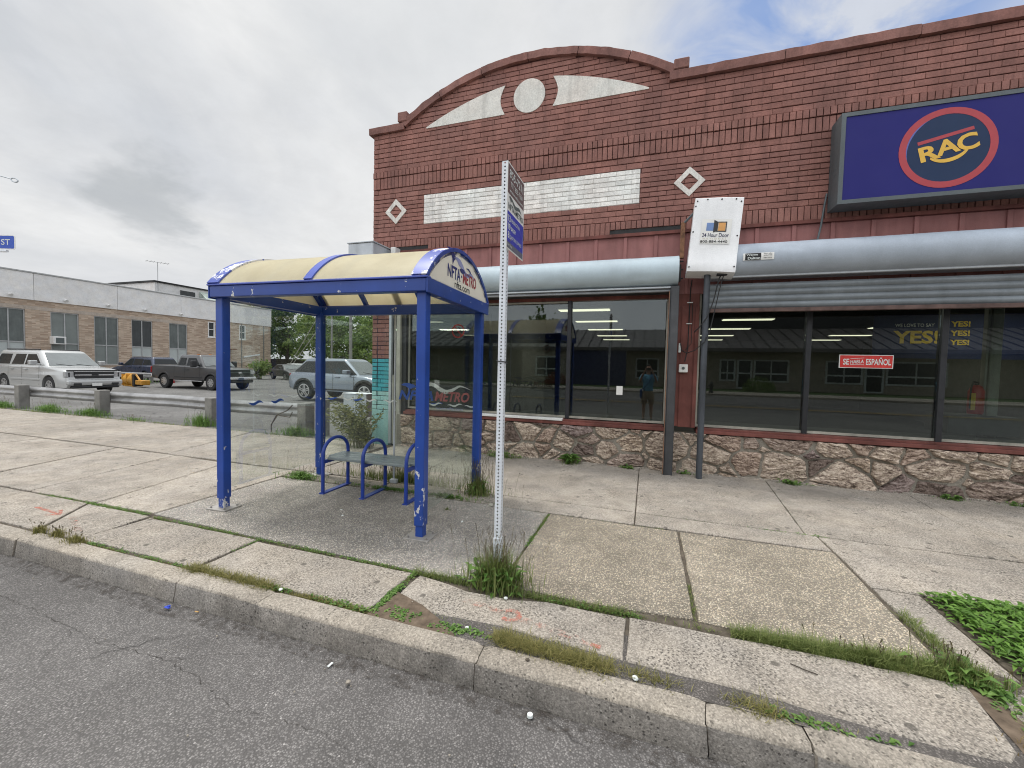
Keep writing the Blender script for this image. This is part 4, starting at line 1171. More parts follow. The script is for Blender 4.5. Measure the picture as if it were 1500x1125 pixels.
q.flat(off2d(text2d('R', 0.20, 0.185, 0.03), -0.275, -0.095), (CX, SY - .005, CZ), ux, uz); q.flat(off2d(text2d('A', 0.235, 0.185, 0.03), -0.115, -0.08), (CX, SY - .0055, CZ), ux, uz)
q.flat(off2d(text2d('C', 0.205, 0.20, 0.03), 0.095, -0.10), (CX, SY - .006, CZ), ux, uz)
tp, bo = [], []
for i in range(21):
    a = math.pi * (1.14 + 0.72 * i / 20)
    tp.append((0.005 + 0.20 * math.cos(a), -0.005 + 0.125 * math.sin(a))); bo.append((0.005 + 0.21 * math.cos(a), -0.01 + 0.165 * math.sin(a)))
q.flat(ribbon(tp, bo), (CX, SY - .0065, CZ), ux, uz)
q.build('lettering', M['rac_yellow'], disc)
q = MB(); q.tube([(2.25, FY - .03, 4.05), (2.23, FY - .03, 3.9), (2.20, FY - .035, 3.62), (2.16, FY - .05, 3.40), (2.15, FY - .06, 3.34)], 0.013, 8); q.bbox(2.06, 2.24, FY - .10, FY - .02, 3.37, 3.42, .004)
q.build('conduit', M['sign_frame'], t)

# roller shutters
def cover_profile(cy, cz, ry, rz, n=20):
    pts = [(FY - 0.012, cz + rz * 0.98)]
    for i in range(n + 1):
        a = math.pi / 2 + math.pi * i / n
        pts.append((cy + ry * math.cos(a), cz + rz * math.sin(a)))
    pts.append((FY - 0.012, cz - rz))
    return pts


def cover(mb, x0, x1, cy, cz, ry, rz, seed):
    pr = cover_profile(cy, cz, ry, rz); xs = arange(x0, x1, 0.06)
    rings = []
    for i, x in enumerate(xs):
        ring = []
        for k, (y, z_) in enumerate(pr):
            d_ = 0.0
            if 0 < k < len(pr) - 1 and 0 < i < len(xs) - 1:
                d_ = 0.006 * mnoise.noise(Vector((x * 1.2 + seed, z_ * 5, seed))) - 0.035 * max(0, mnoise.noise(Vector((x * 2.6 + seed, z_ * 7, 5))) - 0.38)
                if abs(x - round(x / 2.4) * 2.4) < 0.05: d_ -= 0.002
            ring.append((x, y - d_, z_ + d_ * 0.5))
        rings.append(ring)
    K = len(pr)
    mb.mesh([p for r_ in rings for p in r_], [(u * K + v, (u + 1) * K + v, (u + 1) * K + v + 1, u * K + v + 1) for u in range(len(xs) - 1) for v in range(K - 1)] + [tuple(range(K)), tuple(reversed([(len(xs) - 1) * K + v for v in range(K)]))])

t = thing('roller_shutter', 'short pale blue grey roller shutter housing over the left window, wound up', 'roller shutter', (-2.0, FY, 0))
q = MB(); cover(q, -4.46, 0.365, 6.66, 3.035, 0.235, 0.222, 3.0); fix_normals(q.build('cover', M['cover'], t, True, 40))
q = MB(); q.bbox(-4.4, 0.33, 6.55, 6.60, 2.775, 2.800, .004); q.bbox(-4.4, 0.33, 6.62, 6.70, 2.74, 2.772, .004); q.build('bottom_bar', M['galv'], t)
q = MB(); q.bbox(-4.42, 0.34, 6.70, 6.88, 2.735, 2.81, .004); q.build('curtain_slot', M['black'], t)
q = MB(); q.bbox(0.265, 0.385, 6.52, 6.64, 0.0, 2.80, 0.006); q.box(0.255, 0.264, 6.50, 6.60, 0.0, 2.72); q.build('guide', M['steel'], t)
q = MB(); q.box(0.246, 0.2545, 6.50, 6.56, 0.02, 2.72); q.build('guide_edge', M['rust'], t)
q = MB()
for zz in (3.17, 3.05, 2.92): q.tube([(0.365, 6.62, zz), (0.43, 6.62, zz)], 0.012, 6)
q.bbox(0.366, 0.40, 6.58, 6.70, 2.88, 3.12, .004); q.build('end_bracket', M['black'], t)
t = thing('roller_shutter', 'long grey roller shutter partly lowered over the right window, with a black and white sticker', 'roller shutter', (5.0, FY, 0))
q = MB(); cover(q, 0.80, 9.0, 6.65, 3.135, 0.24, 0.226, 9.0); fix_normals(q.build('cover', M['cover2'], t, True, 40))
q = MB(); z0 = 2.47
n = 4
for i in range(n):
    a, b = z0 + i * 0.088, z0 + (i + 1) * 0.088
    pts = [(6.655 - 0.022 * math.sin(math.pi * (k / 6)) ** 0.8, a + (b - a) * k / 6) for k in range(7)]
    q.mesh([(x, y, z_) for x in (0.79, 9.0) for y, z_ in pts], [(k, 7 + k, 8 + k, k + 1) for k in range(6)])
q.build('curtain', M['slat'], t, True, 30)
q = MB(); q.bbox(0.79, 9.0, 6.625, 6.69, 2.415, 2.469, .005); q.build('bottom_bar', plain('rusty_bar', (0.12, 0.075, 0.065), 0.6, 0.2, 0.4, 8), t)
q = MB(); q.bbox(0.79, 9.0, 6.58, 6.62, 2.895, 2.925, .004); q.build('cover_lip', M['galv'], t)
q = MB(); q.tube([(0.745, 6.51, -0.02), (0.745, 6.51, 2.93)], 0.043, 14); q.build('guide', M['pipe'], t)
# sticker on the housing
def on_cover(u, v, lift=0.004):
    a = math.pi / 2 + math.pi * v
    return Vector((u, 6.65 + (0.24 + lift) * math.cos(a), 3.135 + (0.226 + lift) * math.sin(a)))
def sticker(mb, u0, u1, v0, v1, lift):
    for i in range(6):
        a, b = v0 + (v1 - v0) * i / 6, v0 + (v1 - v0) * (i + 1) / 6
        mb.face([on_cover(u0, b, lift), on_cover(u1, b, lift), on_cover(u1, a, lift), on_cover(u0, a, lift)])
q = MB(); sticker(q, 1.17, 1.54, 0.44, 0.57, 0.010); stk = q.build('sticker', M['signwhite'], t)
q = MB(); sticker(q, 1.195, 1.385, 0.445, 0.565, 0.0125); q.build('sticker_panel', M['black'], stk)
Os = on_cover(1.2, 0.508, 0.018); 
q = MB(); q.flat(text2d('Wayne', 0.14, 0.034, 0.02), on_cover(1.205, 0.502, 0.018), (1, 0, 0), (0, 0, 1)); q.flat(text2d('Dalton', 0.15, 0.034, 0.02), on_cover(1.225, 0.556, 0.022), (1, 0, 0), (0, 0.06, 1)); q.build('lettering', M['whitevinyl'], stk)
q = MB()
for i, s_ in enumerate(('door sales', 'parts', 'service')): q.flat(text2d(s_, 0.10, 0.016, 0.01), on_cover(1.415, 0.472 + i * 0.036, 0.018), (1, 0, 0), (0, 0, 1))
q.build('small_print', M['blacktext'], stk)

# sheet metal motor box
t = thing('motor_box', 'bright sheet metal shutter motor box with a 24 Hour Door label', 'motor box', (0.8, 6.45, 2.9))
rot = Matrix.Translation((0.82, 0, 3.43)) @ Matrix.Rotation(R(-3.2), 4, 'Y').inverted() @ Matrix.Translation((-0.82, 0, -3.43))
rot = Matrix.Translation((0.82, 0, 3.43)) @ Matrix.Rotation(R(4.6), 4, 'Y') @ Matrix.Translation((-0.82, 0, -3.43))
q = MB(); xa, xb = 0.50, 1.115
fp = [(6.46, 3.985), (6.44, 3.97), (6.405, 3.30), (6.395, 3.16), (6.37, 3.08), (6.36, 2.99), (6.365, 2.945), (6.40, 2.935), (6.62, 2.90), (6.64, 3.96)]
K = len(fp); xs = arange(xa, xb, 0.08)
rings = [[(x, y + (0.006 * mnoise.noise(Vector((x * 7, z_ * 4, 2))) if 0 < k < K - 2 else 0), z_ + 0.004 * math.sin(x * 9)) for k, (y, z_) in enumerate(fp)] for x in xs]
q.mesh([rot @ Vector(p) for r_ in rings for p in r_], [(u * K + v, u * K + (v + 1) % K, (u + 1) * K + (v + 1) % K, (u + 1) * K + v) for u in range(len(xs) - 1) for v in range(K)] + [tuple(range(K)), tuple(reversed([(len(xs) - 1) * K + v for v in range(K)]))])
fix_normals(q.build('casing', M['alu'], t, True, 25))
q = MB()
for x, z_ in ((0.53, 3.93), (0.515, 3.86), (0.66, 3.955), (0.84, 3.955), (1.02, 3.955), (1.085, 3.92), (1.085, 3.45), (0.52, 3.5), (0.52, 3.0), (1.09, 3.02)):
    yf = 6.44 - (3.97 - z_) * 0.052 if z_ > 3.2 else 6.36
    q.tube([rot @ Vector((x, yf + .005, z_)), rot @ Vector((x, yf - .008, z_))], 0.010, 8)
q.build('bolt', M['black'], t)
n_ = Vector((0, -1, -0.0522)).normalized(); lz = Vector((0, -0.0522, 1)).normalized() * 1.0; lz = Vector((0, 0.0522, 1)).normalized()
def LB(x, z_, l): return rot @ Vector((x, 6.44 - (3.97 - z_) * 0.0522 - l, z_))
rx = rot.to_3x3() @ Vector((1, 0, 0)); rz_ = rot.to_3x3() @ lz
q = MB(); q.flat(([(0, 0), (0.38, 0), (0.38, 0.345), (0, 0.345)], [(0, 1, 2, 3)]), LB(0.62, 3.335, 0.010), rx, rz_); lab = q.build('label', M['signwhite'], t)
q = MB(); q.flat(text2d('24 Hour Door', 0.34, 0.058, 0.012), LB(0.64, 3.425, 0.013), rx, rz_); q.build('lettering', plain('label_navy', (0.02, 0.025, 0.08), 0.5), lab)
q = MB(); q.flat(text2d('800-884-4440', 0.345, 0.036, 0.012), LB(0.625, 3.347, 0.013), rx, rz_); q.build('phone_number', M['blacktext'], lab)
q = MB(); q.flat(text2d('NATIONAL', 0.30, 0.014, 0.0, space=1.8), LB(0.655, 3.395, 0.013), rx, rz_); q.build('small_print', M['sprayyellow'] and plain('label_tan', (0.45, 0.36, 0.2), 0.5), lab)
q = MB(); q.flat(([(0, 0), (.10, 0), (.10, .11), (0, .11)], [(0, 1, 2, 3)]), LB(0.685, 3.515, 0.013), rx, rz_); q.build('blue_picture', plain('label_blue', (0.16, 0.26, 0.5), 0.5), lab)
q = MB(); q.flat(([(0, 0), (.09, 0), (.09, .11), (0, .11)], [(0, 1, 2, 3)]), LB(0.835, 3.515, 0.013), rx, rz_); q.build('orange_picture', plain('label_orange', (0.65, 0.33, 0.10), 0.5), lab)
q = MB(); q.flat(([(0, -.02), (.055, 0), (.055, .125), (0, .155)], [(0, 1, 2, 3)]), LB(0.775, 3.51, 0.015), rx, rz_); q.ring([(0, 0), (.125, 0), (.125, .14), (0, .14)], [(.012, .012), (.113, .012), (.113, .128), (.012, .128)], LB(0.815, 3.50, 0.0145), rx, rz_)
q.build('door_picture', M['plastic'], lab)
q = MB(); q.bbox(0.375, 0.435, 6.62, 6.68, 3.22, 3.74, .004); q.build('bracket_post', M['rust'], t)
q = MB(); q.tube([(0.41, 6.64, 3.72), (0.56, 6.60, 3.87)], 0.018, 6); q.tube([(0.40, 6.66, 3.74), (0.40, FY, 3.74)], 0.014, 6); q.build('brace', M['sign_frame'], t)
# hand chains and wires
q = MB(); q.tube([(0.92, 6.46, 2.93), (0.89, 6.45, 2.86), (0.83, 6.45, 2.55), (0.76, 6.44, 2.33), (0.66, 6.45, 2.18), (0.60, 6.5, 2.12)], 0.008, 6)
q.tube([(0.95, 6.46, 2.92), (0.90, 6.46, 2.7), (0.84, 6.45, 2.35), (0.80, 6.45, 2.12), (0.74, 6.45, 1.98), (0.62, 6.5, 1.86), (0.52, 6.6, 1.82), (0.46, 6.75, 1.87), (0.45, 6.85, 1.98)], 0.007, 6)
q.tube([(0.58, 6.9, 2.95), (0.56, 6.86, 2.8), (0.555, 6.86, 1.9), (0.52, 6.86, 1.7)], 0.008, 6); q.tube([(0.60, 6.86, 2.6), (0.60, 6.86, 1.98), (0.52, 6.855, 1.88)], 0.005, 6)
q.bbox(0.86, 0.99, 6.42, 6.5, 2.905, 2.94, .004)
q.build('hand_chain', M['black'], t)
for zz in (2.28, 2.60): q = MB(); q.tube([(0.52, 6.855, zz), (0.60, 6.855, zz)], 0.008, 6); q.build('wire_clip', M['whitevinyl'], t)
q = MB(); q.bbox(0.425, 0.455, 6.84, 6.874, 1.84, 1.98, .004); q.build('chain_holder', M['whitevinyl'], t)
t = thing('bell_box', 'small pale key switch box on the red wooden pier', 'switch box', (0.50, 6.87, 1.53))
q = MB(); q.bbox(0.44, 0.565, 6.82, 6.873, 1.535, 1.66, .008); bx = q.build('box', M['signwhite'], t)
q = MB(); q.tube([(0.50, 6.822, 1.60), (0.50, 6.812, 1.60)], 0.022, 12); q.build('key_switch', M['greytext'], bx)

t = thing('side_housing', 'grey sheet metal box sticking out at the left corner of the brick shop', 'housing', (-5.0, 6.6, 3.2))
q = MB(); q.bbox(-5.29, -4.75, 6.30, 6.87, 3.12, 3.73, .012); q.bbox(-5.305, -4.735, 6.285, 6.88, 3.731, 3.752, .004); q.build('casing', M['galv'], t)
q = MB(); q.bbox(-4.66, -4.56, 6.70, 6.87, 3.5, 3.74, .006); q.build('bracket', M['whitepaint'], t)
# ------------------------------------------------------------------ bus shelter (local axes: x along the street, y away from it)
SHC = Vector((-3.105, 3.92, 0.0)); SHR = 0.045
shel = thing('bus_shelter', 'blue framed glass bus shelter with a barrel roof of cream panels', 'bus shelter', SHC, SHR)
SM = WM[shel]
HX, HY = 1.155, 0.71                                  # half distance between post centres


class LB_(MB):
    """builder whose coordinates are the shelter's own"""
    def build(s, name, mats, parent=None, smooth=False, angle=35):
        s.v = [SM @ Vector(p) for p in s.v]
        return MB.build(s, name, mats, parent, smooth, angle)

PW = 0.046
for sx, sy in ((-1, -1), (1, -1), (-1, 1), (1, 1)):
    q = LB_(); x, y = sx * HX, sy * HY
    q.bbox(x - PW, x + PW, y - PW, y + PW, 0.11, 2.24, 0.008, seg=2); q.bbox(x - 0.037, x + 0.037, y - 0.037, y + 0.037, 0.008, 0.115, 0.005)
    # shallow rebate down the post
    po = q.build('post', M['blue'], shel)
    q = LB_(); q.bbox(x - 0.125, x + 0.125, y - 0.10, y + 0.10, -0.004, 0.012, 0.003)
    for bx in (-.09, .09):
        for by in (-.075, .075): q.tube([(x + bx, y + by, 0.01), (x + bx, y + by, 0.03)], 0.012, 6)
    q.build('foot_plate', M['plate'], po)
EX, EY, BZ0, BZ1 = 1.222, 0.80, 2.205, 2.318          # eaves
q = LB_(); q.bbox(-EX, EX, -EY, -EY + 0.10, BZ0, BZ1, 0.006); q.build('front_beam', M['bluebeam'], shel)
q = LB_(); q.bbox(-EX, EX, EY - 0.10, EY, BZ0, BZ1, 0.006); q.build('back_beam', M['bluebeam'], shel)
for s_ in (-1, 1):
    q = LB_(); a, b = sorted((s_ * EX, s_ * (EX - 0.10))); q.bbox(a, b, -EY + 0.102, EY - 0.102, BZ0, BZ1, 0.004)
    a, b = sorted((s_ * (EX + 0.001), s_ * (EX + 0.018))); q.bbox(a, b, -EY - .004, EY + .004, BZ0 - 0.012, BZ1 + 0.004, 0.004)
    q.build('end_beam', M['bluebeam'], shel)
q = LB_(); q.bbox(-EX - .02, EX + .02, -EY - 0.018, -EY + 0.06, BZ1 + 0.001, BZ1 + 0.018, 0.004); q.build('eaves_strip', M['bluemid'], shel)
q = LB_(); q.bbox(-EX - .02, EX + .02, EY - 0.06, EY + 0.018, BZ1 + .001, BZ1 + .018, 0.004)
q.build('eaves_strip', M['bluemid'], shel)
def smooth(pts, n=6):
    out = []
    for i in range(len(pts) - 1):
        p0, p1, p2, p3 = pts[max(0, i - 1)], pts[i], pts[i + 1], pts[min(len(pts) - 1, i + 2)]
        for k in range(n):
            t = k / n
            out.append(tuple(.5 * (2 * b + (c - a) * t + (2 * a - 5 * b + 4 * c - d) * t * t + (3 * b - a - 3 * c + d) * t ** 3) for a, b, c, d in zip(p0, p1, p2, p3)))
    return out + [pts[-1]]
# barrel roof: an arc from eave to eave
RH = 0.395
RR = (EY ** 2 + RH ** 2) / (2 * RH); RCZ = BZ1 + 0.016 + RH - RR
AM = math.asin(EY / RR)
def roofp(x, t, lift=0.0):
    a = -AM + 2 * AM * t
    return (x, (RR + lift) * math.sin(a), RCZ + (RR + lift) * math.cos(a))
def vault(mb, x0, x1, l0, l1, n=26, t0=0.0, t1=1.0):
    ring = []
    ts = [t0 + (t1 - t0) * i / n for i in range(n + 1)]
    v = [roofp(x, t, l) for x, l in ((x0, l0), (x1, l0), (x1, l1), (x0, l1)) for t in ts]
    k = n + 1
    f = [(c * k + i, ((c + 1) % 4) * k + i, ((c + 1) % 4) * k + i + 1, c * k + i + 1) for c in range(4) for i in range(n)]
    f += [(0, k, 2 * k, 3 * k), (3 * k + n, 2 * k + n, k + n, n)]
    mb.mesh(v, f)
ribs = [-EX + 0.01, -0.125, EX - 0.13]
for a, b in ((-EX + 0.10, -0.02), (-0.02, EX - 0.10)):
    q = LB_(); vault(q, a, b, 0.0, 0.008); fix_normals(q.build('roof_panel', M['cream'], shel, True, 50))
for a, b, mt in ((-EX - .012, -EX + 0.135, 'bluetrim'), (-0.045, 0.045, 'bluemid'), (EX - 0.135, EX + 0.012, 'bluetrim')):
    q = LB_(); vault(q, a, b, 0.0085, 0.024); fix_normals(q.build('roof_band', M[mt], shel, True, 50))
for a, b in ((-EX, -EX + 0.06), (-0.5, -0.45), (0.32, 0.37), (EX - 0.06, EX)):
    q = LB_(); vault(q, a, b, -0.045, -0.001); fix_normals(q.build('rib', M['bluebeam'], shel, True, 50))
for s_ in (-1, 1):
    q = LB_(); n = 28
    arc = [roofp(0, i / n, -0.002)[1:] for i in range(n + 1)]
    x = s_ * (EX - 0.012)
    vs = [(x, y, z) for y, z in arc] + [(x + s_ * 0.012, y, z) for y, z in arc]
    k = n + 1
    q.mesh(vs, [tuple(range(k)), tuple(reversed(range(k, 2 * k)))] + [(i, i + k, (i + 1) % k + k, (i + 1) % k) for i in range(k)])
    ge = fix_normals(q.build('end_panel', M['endpanel'], shel))
    q = LB_(); v0 = []
    for i in range(n + 1):
        y, z = roofp(0, i / n, 0.018)[1:]; y2, z2 = roofp(0, i / n, -0.014)[1:]
        v0.append(((s_ * (EX + .016), y, z), (s_ * (EX + .016), y2, z2), (s_ * (EX - .0), y2, z2), (s_ * EX, y, z)))
    q.mesh([p for r_ in v0 for p in r_], [(i * 4 + c, i * 4 + (c + 1) % 4, (i + 1) * 4 + (c + 1) % 4, (i + 1) * 4 + c) for i in range(n) for c in range(4)] + [(0, 1, 2, 3), (n * 4 + 3, n * 4 + 2, n * 4 + 1, n * 4)])
    fix_normals(q.build('end_arch', M['bluebeam'], shel))
    if s_ > 0:
        xo = EX + 0.0025; U, V = (0, 1, 0), (0, 0, 1)
        q = LB_(); q.flat(text2d('NFTA', 0.315, 0.125, 0.03), (xo, -0.37, 2.425), U, V); q.flat((circle2d(0.014, 12), [tuple(range(12))]), (xo, -0.025, 2.487), U, V)
        q.build('navy_lettering', M['navy'], ge)
        q = LB_(); q.flat(text2d('METRO', 0.385, 0.125, 0.03), (xo, 0.01, 2.425), U, V); q.build('red_lettering', M['redvinyl'], ge)
        q = LB_(); q.flat(text2d('nfta.com', 0.40, 0.075, 0.004), (xo, -0.20, 2.345), U, V); q.build('small_lettering', M['blacktext'], ge)
        q = LB_(); q.flat(([(-0.40, 0.60), (-0.33, 0.615), (-0.25, 0.60), (-0.19, 0.56), (-0.17, 0.54), (-0.20, 0.525), (-0.23, 0.50), (-0.255, 0.46), (-0.265, 0.52), (-0.30, 0.56), (-0.34, 0.585)], [tuple(reversed(range(11)))]), (xo, 0, 2.095), U, V)
        q.flat(ribbon([(-0.08, .46), (-0.04, .475), (0.02, .475), (0.07, .455)], [(-0.08, .455), (-0.05, .432), (0.0, .425), (0.05, .44)]), (xo + .001, 0, 2.095), U, V)
        q.flat(ribbon([(0.10, .508), (0.16, .515), (0.21, .50), (.25, .475)], [(0.10, .500), (0.15, .497), (0.20, .482), (.245, .47)]), (xo + .001, 0, 2.095), U, V); q.build('wave_navy', M['navy'], ge)
        q = LB_(); tp = [(-0.22, .545), (-0.15, .56), (-0.07, .555), (0.0, .52), (0.07, .47), (0.14, .455), (0.2, .475), (0.27, .475), (0.36, .43)]
        bo = [(-0.22, .535), (-0.15, .525), (-0.10, .49), (-0.04, .475), (0.02, .43), (0.09, .405), (0.17, .42), (0.25, .45), (0.36, .425)]
        q.flat(ribbon(smooth(tp), smooth(bo)), (xo, 0, 2.095), U, V); q.build('wave_lilac', M['lilac'], ge)
# glass
GZ0, GZ1 = 0.20, 2.20
gy = HY + 0.005
for a, b in ((-HX + PW, -0.012), (0.012, HX - PW)):
    q = LB_(); q.box(a, b, gy - .004, gy + .004, GZ0, GZ1); q.build('back_pane', M['shelterglass'], shel)
q = LB_(); q.bbox(-0.0115, 0.0115, gy - .010, gy + .010, 0.06, GZ1, 0.002); q.bbox(-0.05, 0.05, gy - .03, gy + .03, 0.0, 0.05, .006); q.build('glass_clamp', M['galv'], shel)
sp_ = {}
for s_ in (-1, 1):
    q = LB_(); q.box(s_ * HX - .004, s_ * HX + .004, -HY + PW, HY - PW, GZ0, GZ1); sp_[s_] = q.build('side_pane', M['sideglass'], shel)
# vinyl on the glass
yo = gy - 0.006; U, V = (1, 0, 0), (0, 0, 1)
q = LB_(); q.flat(text2d('NFTA', 0.50, 0.125, 0.03, 0.25), (0.06, yo, 1.105), U, V); q.build('navy_lettering', M['bluevinyl'], shel)
q = LB_(); q.flat(text2d('METRO', 0.47, 0.125, 0.03, 0.25), (0.575, yo, 1.105), U, V); q.build('red_lettering', M['fadedred'], shel)
q = LB_(); q.flat(([(0.09, 0.205), (0.13, 0.228), (0.20, 0.235), (0.28, 0.215), (0.32, 0.185), (0.27, 0.175), (0.225, 0.155), (0.20, 0.12), (0.205, 0.165), (0.165, 0.19)], [tuple(reversed(range(10)))]), (0, yo, 1.09), U, V)
wv = [(0.30, .17), (0.38, .20), (0.46, .245), (0.56, .245), (0.66, .19), (0.74, .165), (0.82, .185), (0.92, .225), (1.06, .175)]
wb = [(0.30, .165), (0.38, .175), (0.46, .20), (0.55, .20), (0.64, .145), (0.74, .11), (0.83, .15), (0.93, .205), (1.06, .17)]
q.build('wave_navy', M['bluevinyl'], shel)
q = LB_(); q.flat(ribbon(smooth(wv), smooth(wb)), (0, yo, 1.09), U, V)
for i, x in enumerate((-0.86, -0.52, -0.22, 0.42, 0.70, 0.93)):
    q.flat(off2d(wave2d(0.21, 0.011, 0.022, 18, 0.4), x + 0.05, 0.0, 0.10 if x > 0.3 else 0), (0, yo - .001, 1.055 if x > 0.3 else 1.075), U, V)
q.build('wave_white', M['whitevinyl'], shel)
q = LB_()
for x in (-1.04, -0.64, 0.52): q.flat(off2d(wave2d(0.17, 0.010, 0.026, 14, 2.6, 1.0), x, 0.0), (0, yo - .0005, 1.075), U, V)
q.build('wave_blue', M['bluevinyl'], shel)
q = LB_(); q.flat(text2d('www.nfta.com', 0.36, 0.038, 0.004), (0.60, yo, 1.0), U, V); q.build('small_lettering', M['lilac'], shel)
q = LB_()
for y in (-0.42, -0.12): q.flat(off2d(wave2d(0.20, 0.013, 0.034, 18, 2.4, 1.2), y, 0), (-HX + 0.006, 0, 1.085), (0, 1, 0), V)
q.build('wave_blue', M['bluevinyl'], sp_[-1])
c_, r_ = (0.88, yo, 1.99), 0.085
q = LB_(); q.ring(circle2d(r_, 32), circle2d(r_ * .82, 32), c_, U, V); q.flat(off2d(([(-r_ * .85, -.007), (r_ * .85, -.007), (r_ * .85, .007), (-r_ * .85, .007)], [(0, 1, 2, 3)]), 0, 0, R(-50)), c_, U, V)
q.build('no_smoking_ring', plain('bright_red_vinyl', (.55, .05, .05), .5), shel)
q = LB_(); q.flat(([(-.055, -.03), (.01, -.03), (.01, -.012), (-.055, -.012)], [(0, 1, 2, 3)]), (c_[0], yo + .0005, c_[2]), U, V); q.flat(ribbon([(.01, .05), (.03, .03), (.045, .0)], [(0.0, .045), (.02, .022), (.035, -.005)]), (c_[0], yo + .0005, c_[2]), U, V)
q.build('cigarette_mark', M['blacktext'], shel)

# bench in the shelter
bench = thing('bench', 'grey slatted bench with three blue hoop ends inside the shelter', 'bench', (-3.09, 4.17, 0), 0.03)
SM2 = WM[bench]
def W2(p): return SM2 @ Vector(p)
BXs = (-0.56, -0.005, 0.56); h0, h1 = -0.225, 0.225
for bx in BXs:
    q = MB(); pts = [(bx, h0, 0.0), (bx, h0, 0.30), (bx, h0, 0.44)]
    pts += [(bx, -0.225 * math.cos(math.pi * i / 14), 0.46 + 0.185 * math.sin(math.pi * i / 14)) for i in range(1, 14)]
    pts += [(bx, h1, 0.44), (bx, h1, 0.0)]
    q.tube([W2(p) for p in pts], 0.021, 12); ho = q.build('hoop', M['benchblue'], bench, True)
    q = MB(); q.mesh([W2(p) for p in [(bx - .03, h0 - .03, -.002), (bx + .03, h0 - .03, -.002), (bx + .03, h1 + .03, -.002), (bx - .03, h1 + .03, -.002), (bx - .03, h0 - .03, .012), (bx + .03, h0 - .03, .012), (bx + .03, h1 + .03, .012), (bx - .03, h1 + .03, .012)]], [(3, 2, 1, 0), (4, 5, 6, 7), (0, 1, 5, 4), (1, 2, 6, 5), (2, 3, 7, 6), (3, 0, 4, 7)])
    q.build('foot_bar', M['benchblue'], ho)
    q = MB(); q.box(bx - .014, bx + .014, h0 + .018, h1 - .018, 0.358, 0.398, SM2); q.build('seat_bracket', M['benchblue'], ho)
for i in range(4):
    y = -0.185 + i * 0.098
    q = MB(); q.bbox(-0.60 if i not in (0,) else -0.535, 0.60 if i not in (0,) else 0.535, y, y + 0.088, 0.40, 0.432, 0.006, SM2); q.build('slat', M['greyslat'], bench)

# bus stop: perforated post and flag sign
PX, PY, PH = -1.0, 2.79, 3.0
stop = thing('bus_stop_sign', 'tall perforated steel post with a brown, white and blue bus stop flag', 'bus stop sign', (PX, PY, 0))
q = MB(); hw = 0.0240; cell = 0.0254; hr = 0.0060
def perf(mb, O, u, zlen):
    O, u = Vector(O), Vector(u)
    n = int(zlen / cell)
    for i in range(n):
        zc = (i + 0.5) * cell
        sq = [(-hw + .004, -cell / 2), (-hr, -cell / 2), (hr, -cell / 2), (hw - .004, -cell / 2), (hw - .004, cell / 2), (hr, cell / 2), (-hr, cell / 2), (-hw + .004, cell / 2)]
        ho = [(hr * math.cos(a), hr * math.sin(a)) for a in [R(202.5 + 45 * k) for k in range(8)]]
        P = lambda p: O + u * p[0] + Vector((0, 0, zc + p[1]))
        vs = [P(p) for p in sq] + [P(p) for p in ho]
        # 8 outer, 8 hole points, matched by hand
        mp = [(0, 7, 6, 0 + 8)]
        fs = [(0, 1, 9, 8), (1, 2, 10, 9), (2, 3, 11, 10), (3, 4, 12, 11), (4, 5, 13, 12), (5, 6, 14, 13), (6, 7, 15, 14), (7, 0, 8, 15)]
        mb.mesh(vs, fs)
for O, u in (((PX, PY - hw, 0), (1, 0, 0)), ((PX, PY + hw, 0), (-1, 0, 0)), ((PX + hw, PY, 0), (0, 1, 0)), ((PX - hw, PY, 0), (0, -1, 0))): perf(q, O, u, PH)
for sx, sy in ((-1, -1), (1, -1), (1, 1), (-1, 1)):
    a, b = PX + sx * hw, PY + sy * hw
    q.mesh([(a - sx * .004, b, 0), (a - sx * .001, b - sy * .001, 0), (a, b - sy * .004, 0), (a - sx * .004, b, PH - .01), (a - sx * .001, b - sy * .001, PH - .01), (a, b - sy * .004, PH - .01)], [(0, 1, 4, 3), (1, 2, 5, 4)])
fix_normals(q.build('post', M['galv_post'], stop))
q = MB(); q.bbox(PX - .0285, PX + .0285, PY - .0285, PY + .0285, 0.0, 0.325, 0.004); q.build('anchor_sleeve', M['galv_post'], stop)
q = MB(); q.box(PX - .018, PX + .018, PY - .018, PY + .018, 0.33, PH - 0.02); q.build('tube_core', M['black'], stop)
q = MB(); q.tube([(PX + .03, PY - .035, 1.60), (PX + .06, PY - .055, 1.585)], .004, 6); q.tube([(PX - .032, PY - .032, 1.605), (PX + .032, PY - .032, 1.60), (PX + .032, PY + .032, 1.60)], .004, 6); q.build('cable_tie', M['black'], stop)
sx_ = PX + hw + 0.012; sa, sb, sz0, sz1 = 2.715, 3.105, 2.385, 2.975
q = MB(); q.bbox(sx_, sx_ + .004, sa, sb, sz0, sz1, 0.0012); flag = q.build('sign_panel', M['signwhite'], stop)
U, V = (0, 1, 0), (0, 0, 1); xo = sx_ + .0058
q = MB(); q.box(sx_ + .0041, sx_ + .005, sa + .010, sb - .010, 2.765, sz1 - .012); q.build('brown_field', M['signbrown'], flag)
q = MB(); q.box(sx_ + .0041, sx_ + .005, sa + .010, sb - .010, sz0 + 0.052, 2.645); q.build('blue_field', M['signblue'], flag)
q = MB(); q.box(sx_ + .0041, sx_ + .005, sa + .010, sb - .010, sz0 + 0.010, sz0 + .051); q.build('grey_strip', M['signgrey'], flag)
q = MB(); q.flat(text2d('855-7211', 0.32, 0.058, 0.015), (xo, sa + .035, 2.878), U, V); q.flat(text2d('TTY 855-7650', 0.28, 0.036, 0.008), (xo, sa + .06, 2.822), U, V); q.flat(text2d('www.nfta.com', 0.31, 0.022, 0.008), (xo, sa + .04, 2.782), U, V)
